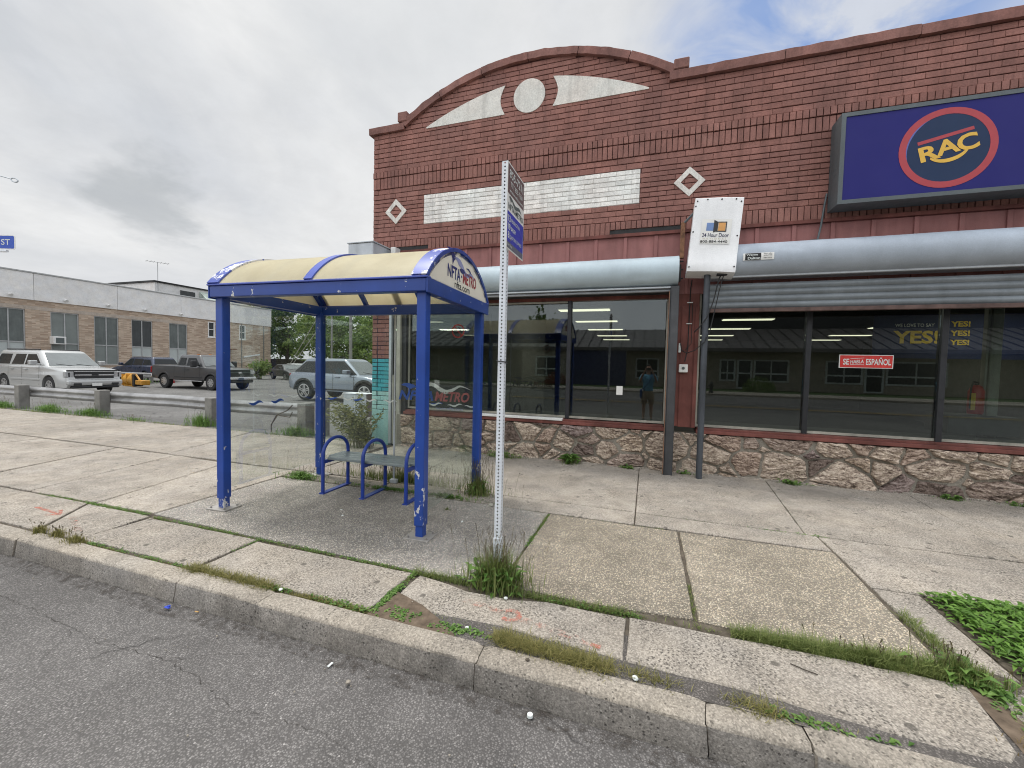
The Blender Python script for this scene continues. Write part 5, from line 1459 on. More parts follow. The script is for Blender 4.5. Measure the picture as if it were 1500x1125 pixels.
q.flat(text2d('13', 0.052, 0.046, 0.02), (xo, sa + .022, 2.575), U, V); q.flat(text2d('KENSINGTON', 0.20, 0.026, 0.008), (xo, sa + .085, 2.585), U, V)
q.flat(text2d('19', 0.052, 0.046, 0.03), (xo, sa + .022, 2.518), U, V); q.flat(text2d('BAILEY', 0.115, 0.028, 0.02), (xo, sa + .085, 2.526), U, V)
q.flat(text2d('81', 0.048, 0.046, 0.02), (xo, sa + .022, 2.462), U, V); q.flat(text2d('EASTSIDE EXPRESS', 0.26, 0.024, 0.008), (xo, sa + .080, 2.470), U, V)
q.flat(text2d('Bus Stop', 0.10, 0.022, 0.01), (xo, sa + .02, sz0 + .02), U, V)
q.build('white_lettering', M['whitevinyl'], flag)
q = MB(); q.flat(text2d('NFTA-METRO', 0.34, 0.044, 0.02), (xo, sa + .025, 2.66), U, V)
q.flat(off2d(wave2d(0.26, 0.012, 0.028, 22, 1.4, 1.3), sa + .07, 2.735, -0.08), (xo, 0, 0), U, V); q.flat(([(0, 0), (.03, .012), (.075, .005), (.10, -.01), (.06, -.012), (.045, -.03), (.03, -.008)], [tuple(reversed(range(7)))]), (xo + .0004, sa + .03, 2.742), U, V)
q.build('dark_lettering', M['greytext'], flag)
q = MB()
for zz in (2.90, 2.46): q.tube([(PX + .029, PY, zz), (sx_ + .012, PY, zz)], 0.009, 8)
q.build('bolt', M['chrome'], stop)

# guardrails
def wrail(mb, pts, z0=0.40, h=0.31, t=0.004):
    pr = [(0.0, 0.0), (-0.015, 0.02), (-0.075, 0.06), (-0.075, 0.10), (-0.015, 0.135), (-0.015, 0.175), (-0.075, 0.21), (-0.075, 0.25), (-0.015, 0.29), (0.0, 0.31)]
    rings = [[(x, y + a, z + z0 + b) for a, b in pr] for x, y, z in pts]
    K = len(pr)
    mb.mesh([p for r_ in rings for p in r_], [(u * K + v, (u + 1) * K + v, (u + 1) * K + v + 1, u * K + v + 1) for u in range(len(pts) - 1) for v in range(K - 1)])
gr = thing('guardrail', 'dented steel guardrail on stout grey posts along the pavement edge', 'guardrail', (-14, 7.15, 0))
q = MB(); xs = arange(-36, -7.35, 0.25)
def dent(x): return 0.05 * math.exp(-((x + 11.6) / 0.35) ** 2) + 0.02 * mnoise.noise(Vector((x * 0.5, 3, 1)))
wrail(q, [(x, 7.345 + dent(x), -0.095 + 0.025 * mnoise.noise(Vector((x * .3, 9, 0)))) for x in xs])
q.build('rail', M['rail'], gr, True, 60)
q = MB()
for i in (0, 3):
    a = i / 5; q.tube([(-7.30, 6.985, 0.62 - .05 * i), (-7.42 + .1 * a, 6.97, 0.50 - .05 * i), (-7.72 + 0.05 * a, 6.96, 0.38), (-7.86, 6.95, 0.16), (-7.84, 6.93, 0.0)], 0.012, 5)
q.build('torn_end', plain('rusted_strap', (.07, .05, .04), .85), gr)
rp = random.Random(2)
for x in (-35.5, -32, -28.6, -25, -21.5, -17.86, -14.08, -9.92, -7.08):
    q = MB(); q.bbox(x - 0.115, x + 0.115, 7.00 if x > -8 else 7.03, 7.27, -0.2, 0.655 + rp.uniform(-.02, .03), 0.012); q.build('post', M['woodpole'], gr)
tag(MB() and (lambda q: (q.bbox(-6.78, -6.58, 7.1, 7.3, -0.2, 0.76, 0.012), q.build('bollard', M['woodpole']))[1])(MB()), 'short grey wooden bollard post beyond the broken guardrail end', 'post')
t = thing('utility_cabinet', 'pale grey utility cabinet behind the dry shrub', 'cabinet', (-6.0, 8.2, -0.1))
q = MB(); q.bbox(-6.83, -6.18, 8.0, 8.35, 0.30, 0.835, 0.012); q.box(-6.56, -6.46, 8.1, 8.2, -.2, .3); bd_ = q.build('body', M['galv'], t); q = MB(); q.box(-6.51, -6.50, 7.996, 7.999, 0.32, 0.82); q.bbox(-6.845, -6.165, 7.985, 8.36, 0.836, 0.85, .004); q.build('lid', M['galv_post'], bd_)
gr2 = thing('guardrail', 'low far guardrail behind the silver estate, by the yellow plow', 'guardrail', (-32, 18.2, LOTZ))
q = MB(); wrail(q, [(x, 18.2, LOTZ - 0.02) for x in arange(-44, -29.2, 0.7)]); q.build('rail', M['rail'], gr2, True, 60)
for x in (-43, -39, -35, -31): q = MB(); q.bbox(x - .09, x + .09, 18.22, 18.4, LOTZ - .2, 0.5, .01); q.build('post', M['woodpole'], gr2)

# street name sign on its bracket, lamp, both on poles left of the picture
t = thing('street_name_sign', 'blue street name sign ending in ST on a bracket at the left edge', 'street sign', (-15.6, 4.5, 0))
D = Vector((0.955, 0.30, 0)).normalized(); P0 = Vector((-13.19, 5.24, 3.86))
def ss(u, w, o=0.0): return P0 - D * u + Vector((0, 0, w)) + Vector((0.30, -0.955, 0)) * o
q = MB(); rrct = [(0, .03), (.03, 0), (2.2, 0), (2.2, .31), (.03, .31), (0, .28)]
vs = [ss(a, b, .004) for a, b in rrct] + [ss(a, b, -.004) for a, b in rrct]
q.mesh(vs, [tuple(range(6)), tuple(reversed(range(6, 12)))] + [(i, i + 6, (i + 1) % 6 + 6, (i + 1) % 6) for i in range(6)]); pnl = fix_normals(q.build('panel', M['signwhite'], t))
q = MB(); q.mesh([ss(a, b, .0055) for a, b in [(.018, .035), (.035, .018), (2.18, .018), (2.18, .292), (.035, .292), (.018, .275)]], [(5, 4, 3, 2, 1, 0)]); q.build('face', plain('street_sign_blue', (0.012, 0.07, 0.45), 0.4, 0, .06), pnl)
q = MB(); q.flat(text2d('ST', 0.20, 0.125, 0.012), ss(.305, .095, .0075), tuple(D), (0, 0, 1)); q.build('lettering', M['whitevinyl'], pnl)
q = MB(); q.tube([ss(0.18, -.035), ss(2.9, -.035)], 0.03, 8); q.tube([tuple(ss(2.9, -3.95)), tuple(ss(2.9, 0.5))], 0.07, 10); q.build('pole', M['galv_post'], t)
t = thing('street_lamp', 'thin street lamp arm with an oval head against the clouds', 'street lamp', (-38.5, 11.3, LOTZ))
q = MB(); q.tube([(-38.5, 11.3, LOTZ), (-38.5, 11.3, 6), (-38.5, 11.3, 11.5)], [.13, .1, .07], 10); q.tube([(-38.5, 11.3, 11.3), (-36, 12, 11.75), (-34, 12.5, 11.3), (-32.62, 12.88, 10.93)], [.05, .05, .035, .025], 8); q.tube([(-38.5, 11.3, 10.9), (-36, 12, 11.5), (-34, 12.5, 11.12)], 0.022, 6); q.build('pole', M['galv'], t)
q = MB(); c0 = Vector((-32.45, 12.93, 10.87)); e1 = Vector((0.93, 0.25, -0.27)).normalized(); e2 = e1.cross(Vector((0.3, -.95, 0))).normalized()
q.tube([c0 + e1 * 0.20 * math.cos(a) + e2 * 0.10 * math.sin(a) for a in [2 * math.pi * i / 16 for i in range(17)]], 0.03, 6); q.build('lamp_head', M['galv'], t)
# ------------------------------------------------------------------ buff brick building across the car park
FX = -42.0
far = thing('office_building', 'long buff brick building with a grey panel band and tall windows', 'building', (FX, 22, LOTZ))
q = MB()
wins = [(5.4, 7.0), (7.9, 9.5), (10.4, 12.0), (12.95, 14.55), (15.45, 17.07), (18.37, 19.98), (20.89, 22.5), (23.4, 24.98), (26.31, 27.9)]
small = [(29.84, 30.52), (33.17, 33.89)]
Y0, Y1 = -2.0, 37.05
def wallrect(mb, y0, y1, z0, z1, x=FX): mb.box(x - 0.3, x, y0, y1, z0, z1)
ys = [Y0] + [v for w in wins for v in w]
for a, b in zip(ys[0::2], ys[1::2]): wallrect(q, a, b, LOTZ - .2, 4.82)
wallrect(q, wins[-1][1], small[0][0], LOTZ - .2, 5.5)
wallrect(q, small[0][1], small[1][0], LOTZ - .2, 5.5); wallrect(q, small[1][1], Y1, LOTZ - .2, 5.5)
for a, b in small: wallrect(q, a, b, LOTZ - .2, 3.8); wallrect(q, a, b, 5.33, 5.5)
for a, b in wins: wallrect(q, a, b, LOTZ - .2, 0.93)
wallrect(q, Y0, wins[-1][1], 5.08, 5.5)
q.box(-70, FX - .3, Y0, Y0 + .3, LOTZ, 5.5); q.box(-70, FX - .3, Y1 - .3, Y1, LOTZ, 5.5)
q.build('wall', M['beigebrick'], far)
q = MB(); q.box(FX - .25, FX + .012, Y0, wins[-1][1] + .02, 4.821, 5.079); q.box(FX - .02, FX + .02, 34.0, Y1 - .02, 4.95, 5.2)
for a, b in wins: q.box(FX - .28, FX + .05, a - .05, b + .05, 0.86, 0.929)
q.build('stone_band', M['limestone'], far)
q = MB(); y = Y0 - .1; rr_ = random.Random(4)
for a, b in zip(arange(Y0 - .1, Y1 + .05, 4.9), arange(Y0 - .1, Y1 + .05, 4.9)[1:]): q.bbox(FX - .4, FX + 0.10 + rr_.uniform(-.006, .006), a + .012, b - .012, 5.501, 7.40, 0.01, tint=rr_.uniform(.42, .58))
q.box(-70, FX - .41, Y1 - .25, Y1 + .05, 5.501, 7.40)
q.build('panel_band', M['band'], far)
q = MB(); q.bbox(FX - .45, FX + .16, Y0 - .15, Y1 + .1, 7.401, 7.52, 0.02); q.build('roof_edge', M['alufr'], far)
q = MB(); q.box(-72, FX - .4, Y0, Y1, 7.0, 7.2); q.build('flat_roof', M['black'], far)
for i, (a, b) in enumerate(wins):
    f_ = MB(); x0, x1 = FX - .14, FX - .06; mid = (a + b) / 2
    for u, v in ((a, a + .07), (mid - .035, mid + .035), (b - .07, b)): f_.box(x0, x1, u, v, .93, 4.82)
    for u, v in ((a + .07, mid - .035), (mid + .035, b - .07)):
        for z0, z1 in ((.93, 1.0), (2.46, 2.54), (4.75, 4.82)): f_.box(x0, x1 - .003, u, v, z0, z1)
    fo = f_.build('window', M['alufr'], far)
    p_ = MB(); p_.box(FX - .13, FX - .11, a + .05, b - .05, 2.5, 4.8); p_.build('upper_pane', M['farglass'] if i in (7,) else M['blind'] if i % 2 else metal_paint('dim_glass', (0.12, 0.14, 0.135), 0.15, 0, .25, .3), fo)
    p_ = MB(); p_.box(FX - .13, FX - .11, a + .05, b - .05, 0.94, 2.499); p_.build('lower_panel', M['panelpale'] if i > 6 or i == 4 else M['blind'], fo)
for a, b in small:
    f_ = MB(); x0, x1 = FX - .12, FX + .02
    for u, v in ((a, a + .09), (b - .09, b)): f_.box(x0, x1, u, v, 3.8, 5.33)
    for z0, z1 in ((3.8, 3.89), (4.54, 4.6), (5.25, 5.33)): f_.box(x0, x1 - .003, a + .09, b - .09, z0, z1)
    f_.box(FX + .0, FX + .06, a - .06, b + .06, 3.73, 3.799)
    fo = f_.build('window', M['whitepaint'], far); p_ = MB(); p_.box(FX - .1, FX - .08, a + .05, b - .05, 3.83, 5.3); p_.build('pane', M['farglass'], fo)
q = MB(); q.box(FX - .1, FX + .02, 30.95, 31.9, LOTZ, 2.5); dr = q.build('door', metal_paint('tan_door', (.32, .25, .2), .5, 0), far); q = MB(); q.box(FX + .021, FX + .8, 30.7, 32.3, 2.6, 2.72); q.build('canopy', M['rust'], dr)
for yy in (16.3, 19.15, 21.7, 24.3, 27.2): q = MB(); q.tube([(FX + .1, yy, 5.78), (FX + .22, yy, 5.75), (FX + .32, yy, 5.68)], [.05, .09, .11], 8); q.build('spot_lamp', M['whitepaint'], far)
q = MB(); q.box(FX + .02, FX + .10, 33.6, 35.6, 1.9, 2.06, Matrix.Translation((0, 34, 2)) @ Matrix.Rotation(R(9), 4, 'X') @ Matrix.Translation((0, -34, -2))); q.build('wall_strip', M['whitepaint'], far)
q = MB(); q.tube([(FX + .06, 33.4, LOTZ), (FX + .06, 33.4, 5.5)], .05, 6); q.tube([(FX + .06, 36.1, LOTZ), (FX + .06, 36.1, 5.5)], .05, 6); q.build('downpipe', M['woodpole'], far)
q = MB(); q.bbox(FX - .05, FX + .5, 18.3, 19.0, 2.42, 3.0, .02); acu = q.build('air_conditioner', M['whitepaint'], far); q = MB(); q.box(FX + .501, FX + .51, 18.42, 18.88, 2.5, 2.9); q.build('grille', M['greytext'], acu)
q = MB(); q.box(-66, -52, 31.2, 50, 7.2, 9.95); ph = q.build('penthouse', M['band'], far)
q = MB(); q.box(-66.1, -51.85, 31.05, 50.1, 9.951, 10.12); q.build('roof_edge', M['black'], ph)
q = MB(); q.box(-51.995, -51.9, 33.8, 35.4, 8.7, 9.5); q.box(-51.995, -51.9, 39.2, 40.6, 8.3, 8.9); q.build('window', M['farglass'], ph)
q = MB(); q.mesh([(-51.9, 35.9, 9.7), (-51.9, 38.4, 9.7), (-49.9, 38.4, 8.1), (-49.9, 35.9, 8.1), (-51.9, 35.9, 8.1), (-51.9, 38.4, 8.1)], [(3, 2, 1, 0), (0, 4, 3), (1, 2, 5)]); q.build('skylight', plain('mossy_glass', (.34, .40, .36), .4, 0, .5, 1.3), ph)
q = MB(); q.box(-53, -52.3, 29.6, 30.9, 7.2, 8.9); q.box(-54.2, -53.6, 30.0, 30.8, 7.2, 8.6); q.build('chimney', M['rust'], ph)
q = MB(); q.tube([(-52, 31.5, 7.2), (-52, 31.5, 12.2)], .035, 6)
e_ = Vector((.45, .89, 0))
for s_, L in ((0, 1.0),): q.tube([Vector((-52, 31.5, 12.15)) - e_ * 1.0, Vector((-52, 31.5, 12.15)) + e_ * 1.0], .025, 5)
for k in (-.9, -.6, -.3, .3, .6, .9): q.tube([Vector((-52, 31.5, 12.15)) + e_ * k + Vector((-.5, .2, 0)), Vector((-52, 31.5, 12.15)) + e_ * k + Vector((.5, -.2, 0))], .018, 4)
tag(q.build('tv_antenna', M['alufr']), 'thin television antenna standing on the far flat roof', 'antenna')

# ------------------------------------------------------------------ vehicles (local axes: x forward, z up, wheels on z = 0)
class CB(MB):
    M_ = None
    def build(s, name, mats, parent=None, smooth=False, angle=35):
        s.v = [s.M_ @ Vector(p) for p in s.v]
        return MB.build(s, name, mats, parent, smooth, angle)


def vehicle(name, label, cat, loc, head, sp):
    t = thing(name, label, cat, loc, head)
    Mx = WM[t]
    def nb():
        c = CB(); c.M_ = Mx; return c
    W, hw_ = sp['W'], sp['W'] / 2
    wr = sp['wr']; ar = wr * 1.17
    # lower body: side outline with the wheel openings, pushed across the width, edges rounded
    prof = list(sp['top'])                                            # rear to front along the top
    bot = []
    for xw in sorted(sp['wx'], reverse=True):
        bot.append((xw + math.sqrt(ar ** 2 - (sp['sill'] - wr) ** 2), sp['sill']))
        a0 = math.asin((sp['sill'] - wr) / ar)
        for k in range(11):
            a = a0 + (math.pi - 2 * a0) * k / 10
            bot.append((xw + ar * math.cos(a), wr + ar * math.sin(a)))
    bm = bmesh.new()
    L = [p for p in prof] + bot
    vs = [bm.verts.new((x, -hw_, z)) for x, z in L]
    f = bm.faces.new(vs)
    ext = bmesh.ops.extrude_face_region(bm, geom=[f])
    for v in [g for g in ext['geom'] if isinstance(g, bmesh.types.BMVert)]: v.co.y = hw_
    bmesh.ops.recalc_face_normals(bm, faces=bm.faces)
    nt = len(prof)
    xf = max(p[0] for p in prof); xr = min(p[0] for p in prof)
    ed = [e for e in bm.edges if abs(e.verts[0].co.y - e.verts[1].co.y) < 1e-6 and all(abs(v.co.z - 0) > sp['sill'] + .02 for v in e.verts) and any(min(abs(v.co.x - p[0]) + abs(v.co.z - p[1]) for p in prof) < 1e-4 for v in e.verts)]
    bmesh.ops.bevel(bm, geom=ed, offset=sp.get('round', .07), segments=3, affect='EDGES', profile=0.5)
    for v in bm.verts:                                                # plan taper towards nose and tail, tumblehome
        k = max(0, (v.co.x - (xf - 0.7)) / 0.7); k2 = max(0, ((xr + 0.5) - v.co.x) / 0.5)
        v.co.y *= 1 - 0.10 * k * k - 0.06 * k2 * k2
        v.co.y *= 1 - 0.05 * max(0, (v.co.z - 0.75)) - 0.05 * max(0, 0.5 - v.co.z)
    q = nb(); q.bm(bm); q.build('body', M[sp['paint']], t, True, 40)
    q = nb(); q.box(xr + .25, xf - .25, -hw_ + .28, hw_ - .28, sp['sill'] - .04, sp['top'][0][1] - .1); q.build('underbody', M['black'], t)
    # cabin
    gb, gt, zb, zr = sp['gb'], sp['gt'], sp['belt'], sp['roof']
    wb, wt = hw_ - 0.05 - .02, hw_ - sp.get('tumble', 0.22)
    bm = bmesh.new()
    lo = [(gb[0], -wb, zb - .06), (gb[1], -wb, zb - .06), (gb[1], wb, zb - .06), (gb[0], wb, zb - .06)]
    hi = [(gt[0], -wt, zr), (gt[1], -wt, zr), (gt[1], wt, zr), (gt[0], wt, zr)]
    v8 = [bm.verts.new(p) for p in lo + hi]
    for fc in ((3, 2, 1, 0), (4, 5, 6, 7), (0, 1, 5, 4), (1, 2, 6, 5), (2, 3, 7, 6), (3, 0, 4, 7)): bm.faces.new([v8[i] for i in fc])
    bmesh.ops.bevel(bm, geom=[e for e in bm.edges if max(v.co.z for v in e.verts) > zr - .01], offset=.13, segments=4, affect='EDGES', profile=0.5)
    q = nb(); q.bm(bm); cab = q.build('cabin', M[sp.get('roofpaint', sp['paint'])], t, True, 40)
    def side(x, z, s):
        u = (z - (zb - .06)) / (zr - zb + .06)
        return (x, s * (wb + (wt - wb) * u + .008), z)
    for s in (-1, 1):
        if sp.get('band'):
            q = nb(); a = [side(x, z, s) for x, z in sp['band']]; n_ = Vector((0, -s * .022, 0)); a = [Vector(p) - Vector((0, s * .004, 0)) for p in a]
            if s > 0: a = list(reversed(a))
            q.mesh(a + [p + n_ for p in a], [(0, 1, 2, 3)] + [(i, i + 4, (i + 1) % 4 + 4, (i + 1) % 4) for i in range(4)]); fix_normals(q.build('window_band', M['plastic'], cab))
        for poly in sp['glass']:
            q = nb(); a = [side(x, z, s) for x, z in poly]
            if s > 0: a = list(reversed(a))
            n_ = Vector((0, -s * .02, 0)); q.mesh(a + [Vector(p) + n_ for p in a], [tuple(range(len(a)))] + [(i, i + len(a), (i + 1) % len(a) + len(a), (i + 1) % len(a)) for i in range(len(a))])
            fix_normals(q.build('side_window', M['carglass'], cab))
    def endglass(x0, x1, z0, z1, nm, mt, d):
        u0, u1 = (z0 - zb + .06) / (zr - zb + .06), (z1 - zb + .06) / (zr - zb + .06)
        w0, w1 = wb + (wt - wb) * u0 - .08, wb + (wt - wb) * u1 - .10
        X0, X1 = x0 + (x1 - x0) * u0 + d * .012, x0 + (x1 - x0) * u1 + d * .012
        q = nb(); q.mesh([(X0, -w0, z0), (X0, w0, z0), (X1, w1, z1), (X1, -w1, z1), (X0 - d * .03, -w0, z0), (X0 - d * .03, w0, z0), (X1 - d * .03, w1, z1), (X1 - d * .03, -w1, z1)], [(0, 1, 2, 3), (4, 5, 1, 0), (5, 6, 2, 1), (6, 7, 3, 2), (7, 4, 0, 3)])
        fix_normals(q.build(nm, M[mt], cab))
    endglass(gb[1], gt[1], zb + .02, zr - .10, 'windscreen', 'windshield', 1)
    endglass(gb[0], gt[0], zb + .08, zr - .12, 'rear_window', 'carglass', -1)
    q = nb(); X = gb[1] + .03
    for y0 in (-.1, .55): q.tube([(X + .03, y0, zb + .02), (X - .06, y0 - .55, zb + .10)], .012, 5)
    q.build('wiper', M['black'], cab)
    # wheels
    for xw in sp['wx']:
        for s in (-1, 1):
            yo_ = s * (hw_ - .02); yi = s * (hw_ - .27)
            q = nb(); q.tube([(xw, yi, wr), (xw, yi + s * .03, wr), (xw, yo_ - s * .03, wr), (xw, yo_, wr)], [wr * .9, wr, wr, wr * .92], 26); wl = q.build('wheel', M['rubber'], t, True, 40)
            q = nb(); rr = wr * sp.get('rim', .62)
            q.tube([(xw, yo_ - s * .05, wr), (xw, yo_ + s * .002, wr)], [rr, rr], 24)
            q.build('rim', M['plastic'], wl)
            q = nb()
            ns_ = sp.get('spokes', 5)
            for k in range(ns_):
                a = 2 * math.pi * k / ns_ + .3; c, d = math.cos(a), math.sin(a); h = rr * (.20 if ns_ > 6 else .17)
                for e in ((-1, 1) if ns_ <= 6 else (0,)):
                    off = e * rr * .12
                    P = lambda u, w, y: (xw + c * u - d * w, y, wr + d * u + c * w)
                    hh = h * (.5 if e else 1)
                    q.mesh([P(rr * .15, off - hh * .7, yo_ + s * .006), P(rr * .98, off - hh, yo_ + s * .004), P(rr * .98, off + hh, yo_ + s * .004), P(rr * .15, off + hh * .7, yo_ + s * .006), P(rr * .15, off - hh, yo_ - s * .03), P(rr * .98, off - hh, yo_ - s * .03), P(rr * .98, off + hh, yo_ - s * .03), P(rr * .15, off + hh, yo_ - s * .03)],
                           [(0, 1, 2, 3), (0, 4, 5, 1), (2, 6, 7, 3)])
            oc, ic = [], []
            for k in range(25): a = 2 * math.pi * k / 24; oc.append((xw + rr * math.cos(a), yo_ + s * .005, wr + rr * math.sin(a))); ic.append((xw + rr * .86 * math.cos(a), yo_ + s * .007, wr + rr * .86 * math.sin(a)))
            q.mesh(oc + ic, [(k, k + 1, k + 26, k + 25) for k in range(24)])
            q.tube([(xw, yo_ - s * .02, wr), (xw, yo_ + s * .012, wr)], [rr * .24, rr * .2], 12)
            fix_normals(q.build('spokes', M['wheel'], wl))
            if sp.get('archtrim'):
                q = nb(); A = [math.asin((sp['sill'] - wr) / ar) + (math.pi - 2 * math.asin((sp['sill'] - wr) / ar)) * k / 14 for k in range(15)]
                ys_ = s * (hw_ * (1 - .05 * .2) - .0)
                o1 = [(xw + (ar + .075) * math.cos(a), s * (hw_ + .012), wr + (ar + .075) * math.sin(a)) for a in A]; i1 = [(xw + (ar - .0) * math.cos(a), s * (hw_ + .014), wr + (ar - .0) * math.sin(a)) for a in A]; i2 = [(p[0], s * (hw_ - .12), p[2]) for p in i1]; o2 = [(p[0], s * (hw_ - .10), p[2]) for p in o1]
                q.mesh(o1 + i1 + i2 + o2, [(c * 15 + k, c * 15 + k + 1, (c + 1) * 15 + k + 1, (c + 1) * 15 + k) for c in range(3) for k in range(14)] + [(45 + k, 46 + k, 1 + k, k) for k in range(14)])
                fix_normals(q.build('arch_trim', M[sp['archtrim']], t, True, 40))
    # doors: shut lines and handles
    for s in (-1, 1):
        q = nb()
        for xa, z0, z1 in sp['shut']:
            yy = lambda z: s * (hw_ * (1 - .05 * max(0, z - .75) - .05 * max(0, .5 - z)) + .002)
            q.mesh([(xa - .008, yy(z0), z0), (xa + .008, yy(z0), z0), (xa + .008, yy(max(z0, .75)), .75), (xa - .008, yy(.75), .75), (xa + .008, yy(z1), z1), (xa - .008, yy(z1), z1)], [(0, 1, 2, 3), (3, 2, 4, 5)])
        q.build('shut_line', M['black'], t)
        for hx, hz in sp['handles']: q = nb(); yb = s * hw_ * (1 - .05 * max(0, hz - .75)); q.bbox(hx - .11, hx + .11, min(yb, yb + s * .035), max(yb, yb + s * .035), hz - .022, hz + .022, .01); q.build('door_handle', M[sp.get('handlemat', sp['paint'])], t)
        if sp.get('sidetrim'):
            q = nb(); z0, z1, xa, xb, mt = sp['sidetrim']; yb = s * (hw_ - .0); q.bbox(xa, xb, min(yb - s * .03, yb + s * .018), max(yb - s * .03, yb + s * .018), z0, z1, .008); q.build('side_trim', M[mt], t)
        mx, mz = sp['mirror']; q = nb(); ms = sp.get('mirsize', (.13, .12, .20)); q.bbox(mx - ms[0], mx + ms[0], min(s * (hw_ + .02), s * (hw_ + .02 + ms[2])), max(s * (hw_ + .02), s * (hw_ + .02 + ms[2])), mz - ms[1] * .8, mz + ms[1] * .8, .04, seg=2); q.tube([(mx, s * (hw_ - .1), mz - .06), (mx, s * (hw_ + .08), mz - .04)], .03, 6)
        q.build('mirror', M[sp.get('mirmat', sp['paint'])], t)
    for nm, mt, x0, x1, y0, y1, z0, z1 in sp['boxes']:
        for s in ((-1, 1) if y0 > 0.001 or nm.endswith('_pair') else (1,)):
            q = nb(); a, b = sorted((s * y0, s * y1)); q.bbox(x0, x1, a, b, z0, z1, min(.09 if 'bumper' in nm else .02, (x1 - x0) * .42, (z1 - z0) * .42), seg=2); q.build(nm.replace('_pair', ''), M[mt], t)
    return t

suv = vehicle('parked_suv', 'big silver estate car with a dark bonnet guard behind the dented guardrail', 'car', (-25.2, 11.2, LOTZ), 0.0, dict(
    W=2.0, wr=.40, wx=(-1.68, 1.62), sill=.36, paint='silver', round=.09, rim=.60, spokes=6,
    top=[(-2.72, .45), (-2.80, .62), (-2.78, 1.0), (-2.74, 1.22), (-1.0, 1.235), (1.05, 1.23), (1.30, 1.22), (1.9, 1.17), (2.42, 1.10), (2.56, 1.04), (2.60, .92), (2.66, .80), (2.70, .70), (2.71, .52), (2.64, .36)],
    gb=(-2.70, 1.44), gt=(-2.45, .48), belt=1.22, roof=1.90, tumble=.26,
    glass=[[(-2.45, 1.28), (-1.42, 1.28), (-1.42, 1.72), (-2.28, 1.72)], [(-1.25, 1.28), (-.36, 1.28), (-.36, 1.72), (-1.12, 1.72)], [(-.24, 1.28), (.92, 1.28), (.36, 1.72), (-.24, 1.72)]],
    shut=[(-1.32, .42, 1.22), (-.30, .42, 1.22), (.95, .42, 1.22)], handles=[(-1.08, 1.08), (-.04, 1.08)], sidetrim=(.62, .70, -1.1, 1.05, 'silver'), mirror=(.88, 1.36), mirsize=(.10, .13, .24),
    boxes=[('grille', 'plastic', 2.58, 2.685, -.66, .66, .70, 1.04), ('grille_bar', 'chrome', 2.64, 2.70, -.66, .66, .85, .91), ('grille_bar', 'chrome', 2.60, 2.69, -.68, .68, 1.02, 1.045), ('badge', 'plastic', 2.70, 2.712, -.11, .11, .86, .93),
           ('headlight', 'lamp', 2.50, 2.665, .68, .95, .78, 1.03), ('headlight_housing', 'plastic', 2.48, 2.672, .80, .86, .80, 1.0), ('bonnet_guard', 'plastic', 2.52, 2.62, -.86, .86, 1.05, 1.10), ('bumper', 'silver', 2.56, 2.82, -.93, .93, .44, .70), ('lower_bumper', 'plastic', 2.60, 2.80, -.80, .80, .33, .435), ('licence_plate', 'signwhite', 2.82, 2.832, -.17, .17, .42, .54), ('fog_lamp', 'plastic', 2.79, 2.826, .50, .76, .47, .56),
           ('tail_lamp', 'taillamp', -2.80, -2.66, .82, .97, .85, 1.3), ('roof_rail', 'plastic', -2.2, .3, .62, .67, 1.905, 1.955)]))

truck = vehicle('pickup_truck', 'charcoal extended cab pickup truck with silver wheels', 'pickup truck', (-24.1, 16.9, LOTZ), 0.0, dict(
    W=2.0, wr=.40, wx=(-1.78, 1.85), sill=.52, paint='charcoal', round=.07, rim=.56, spokes=8, archtrim='charcoal',
    top=[(-2.86, .62), (-2.90, .75), (-2.88, 1.22), (-2.80, 1.30), (-.95, 1.30), (1.25, 1.24), (1.5, 1.24), (2.3, 1.19), (2.62, 1.14), (2.68, 1.06), (2.70, .66), (2.66, .54)],
    gb=(-.92, 1.36), gt=(-.78, .72), belt=1.26, roof=1.90, tumble=.24,
    glass=[[(-.72, 1.33), (-.18, 1.33), (-.18, 1.72), (-.62, 1.72)], [(-.04, 1.30), (.98, 1.30), (.55, 1.72), (-.04, 1.72)]],
    shut=[(-.94, .55, 1.28), (-.12, .55, 1.25), (1.06, .55, 1.24)], handles=[(.08, 1.08)], sidetrim=(.64, .70, -.9, 1.2, 'plastic'), mirror=(.82, 1.40), mirsize=(.09, .22, .26), mirmat='plastic', handlemat='plastic',
    boxes=[('grille', 'plastic', 2.66, 2.73, -.62, .62, .80, 1.13), ('grille_bar', 'greytext', 2.70, 2.75, -.62, .62, .95, .98), ('badge', 'chrome', 2.73, 2.755, -.10, .10, .92, 1.01), ('headlight', 'lamp', 2.58, 2.715, .66, .92, .88, 1.08), ('indicator', 'amber', 2.45, 2.66, .90, .96, .86, .98), ('bumper', 'chrome', 2.68, 2.84, -.95, .95, .56, .74), ('lower_bumper', 'plastic', 2.66, 2.78, -.8, .8, .40, .55), ('licence_plate', 'greytext', 2.84, 2.85, -.16, .16, .58, .69),
           ('running_board', 'chrome', -1.0, 1.2, .86, 1.0, .44, .49), ('roof_lamp', 'amber', .38, .5, .55, .66, 1.905, 1.945), ('roof_lamp', 'amber', .42, .54, -.05, .05, 1.905, 1.945), ('rear_bumper', 'chrome', -3.02, -2.88, -.92, .92, .58, .74), ('tail_lamp', 'taillamp', -2.92, -2.84, .86, .97, .85, 1.2)]))
q = MB(); q.box(-27.55, -25.9, 16.6, 18.25, LOTZ + 1.301, LOTZ + 1.31); q.build('bed_cover', M['black'], truck)

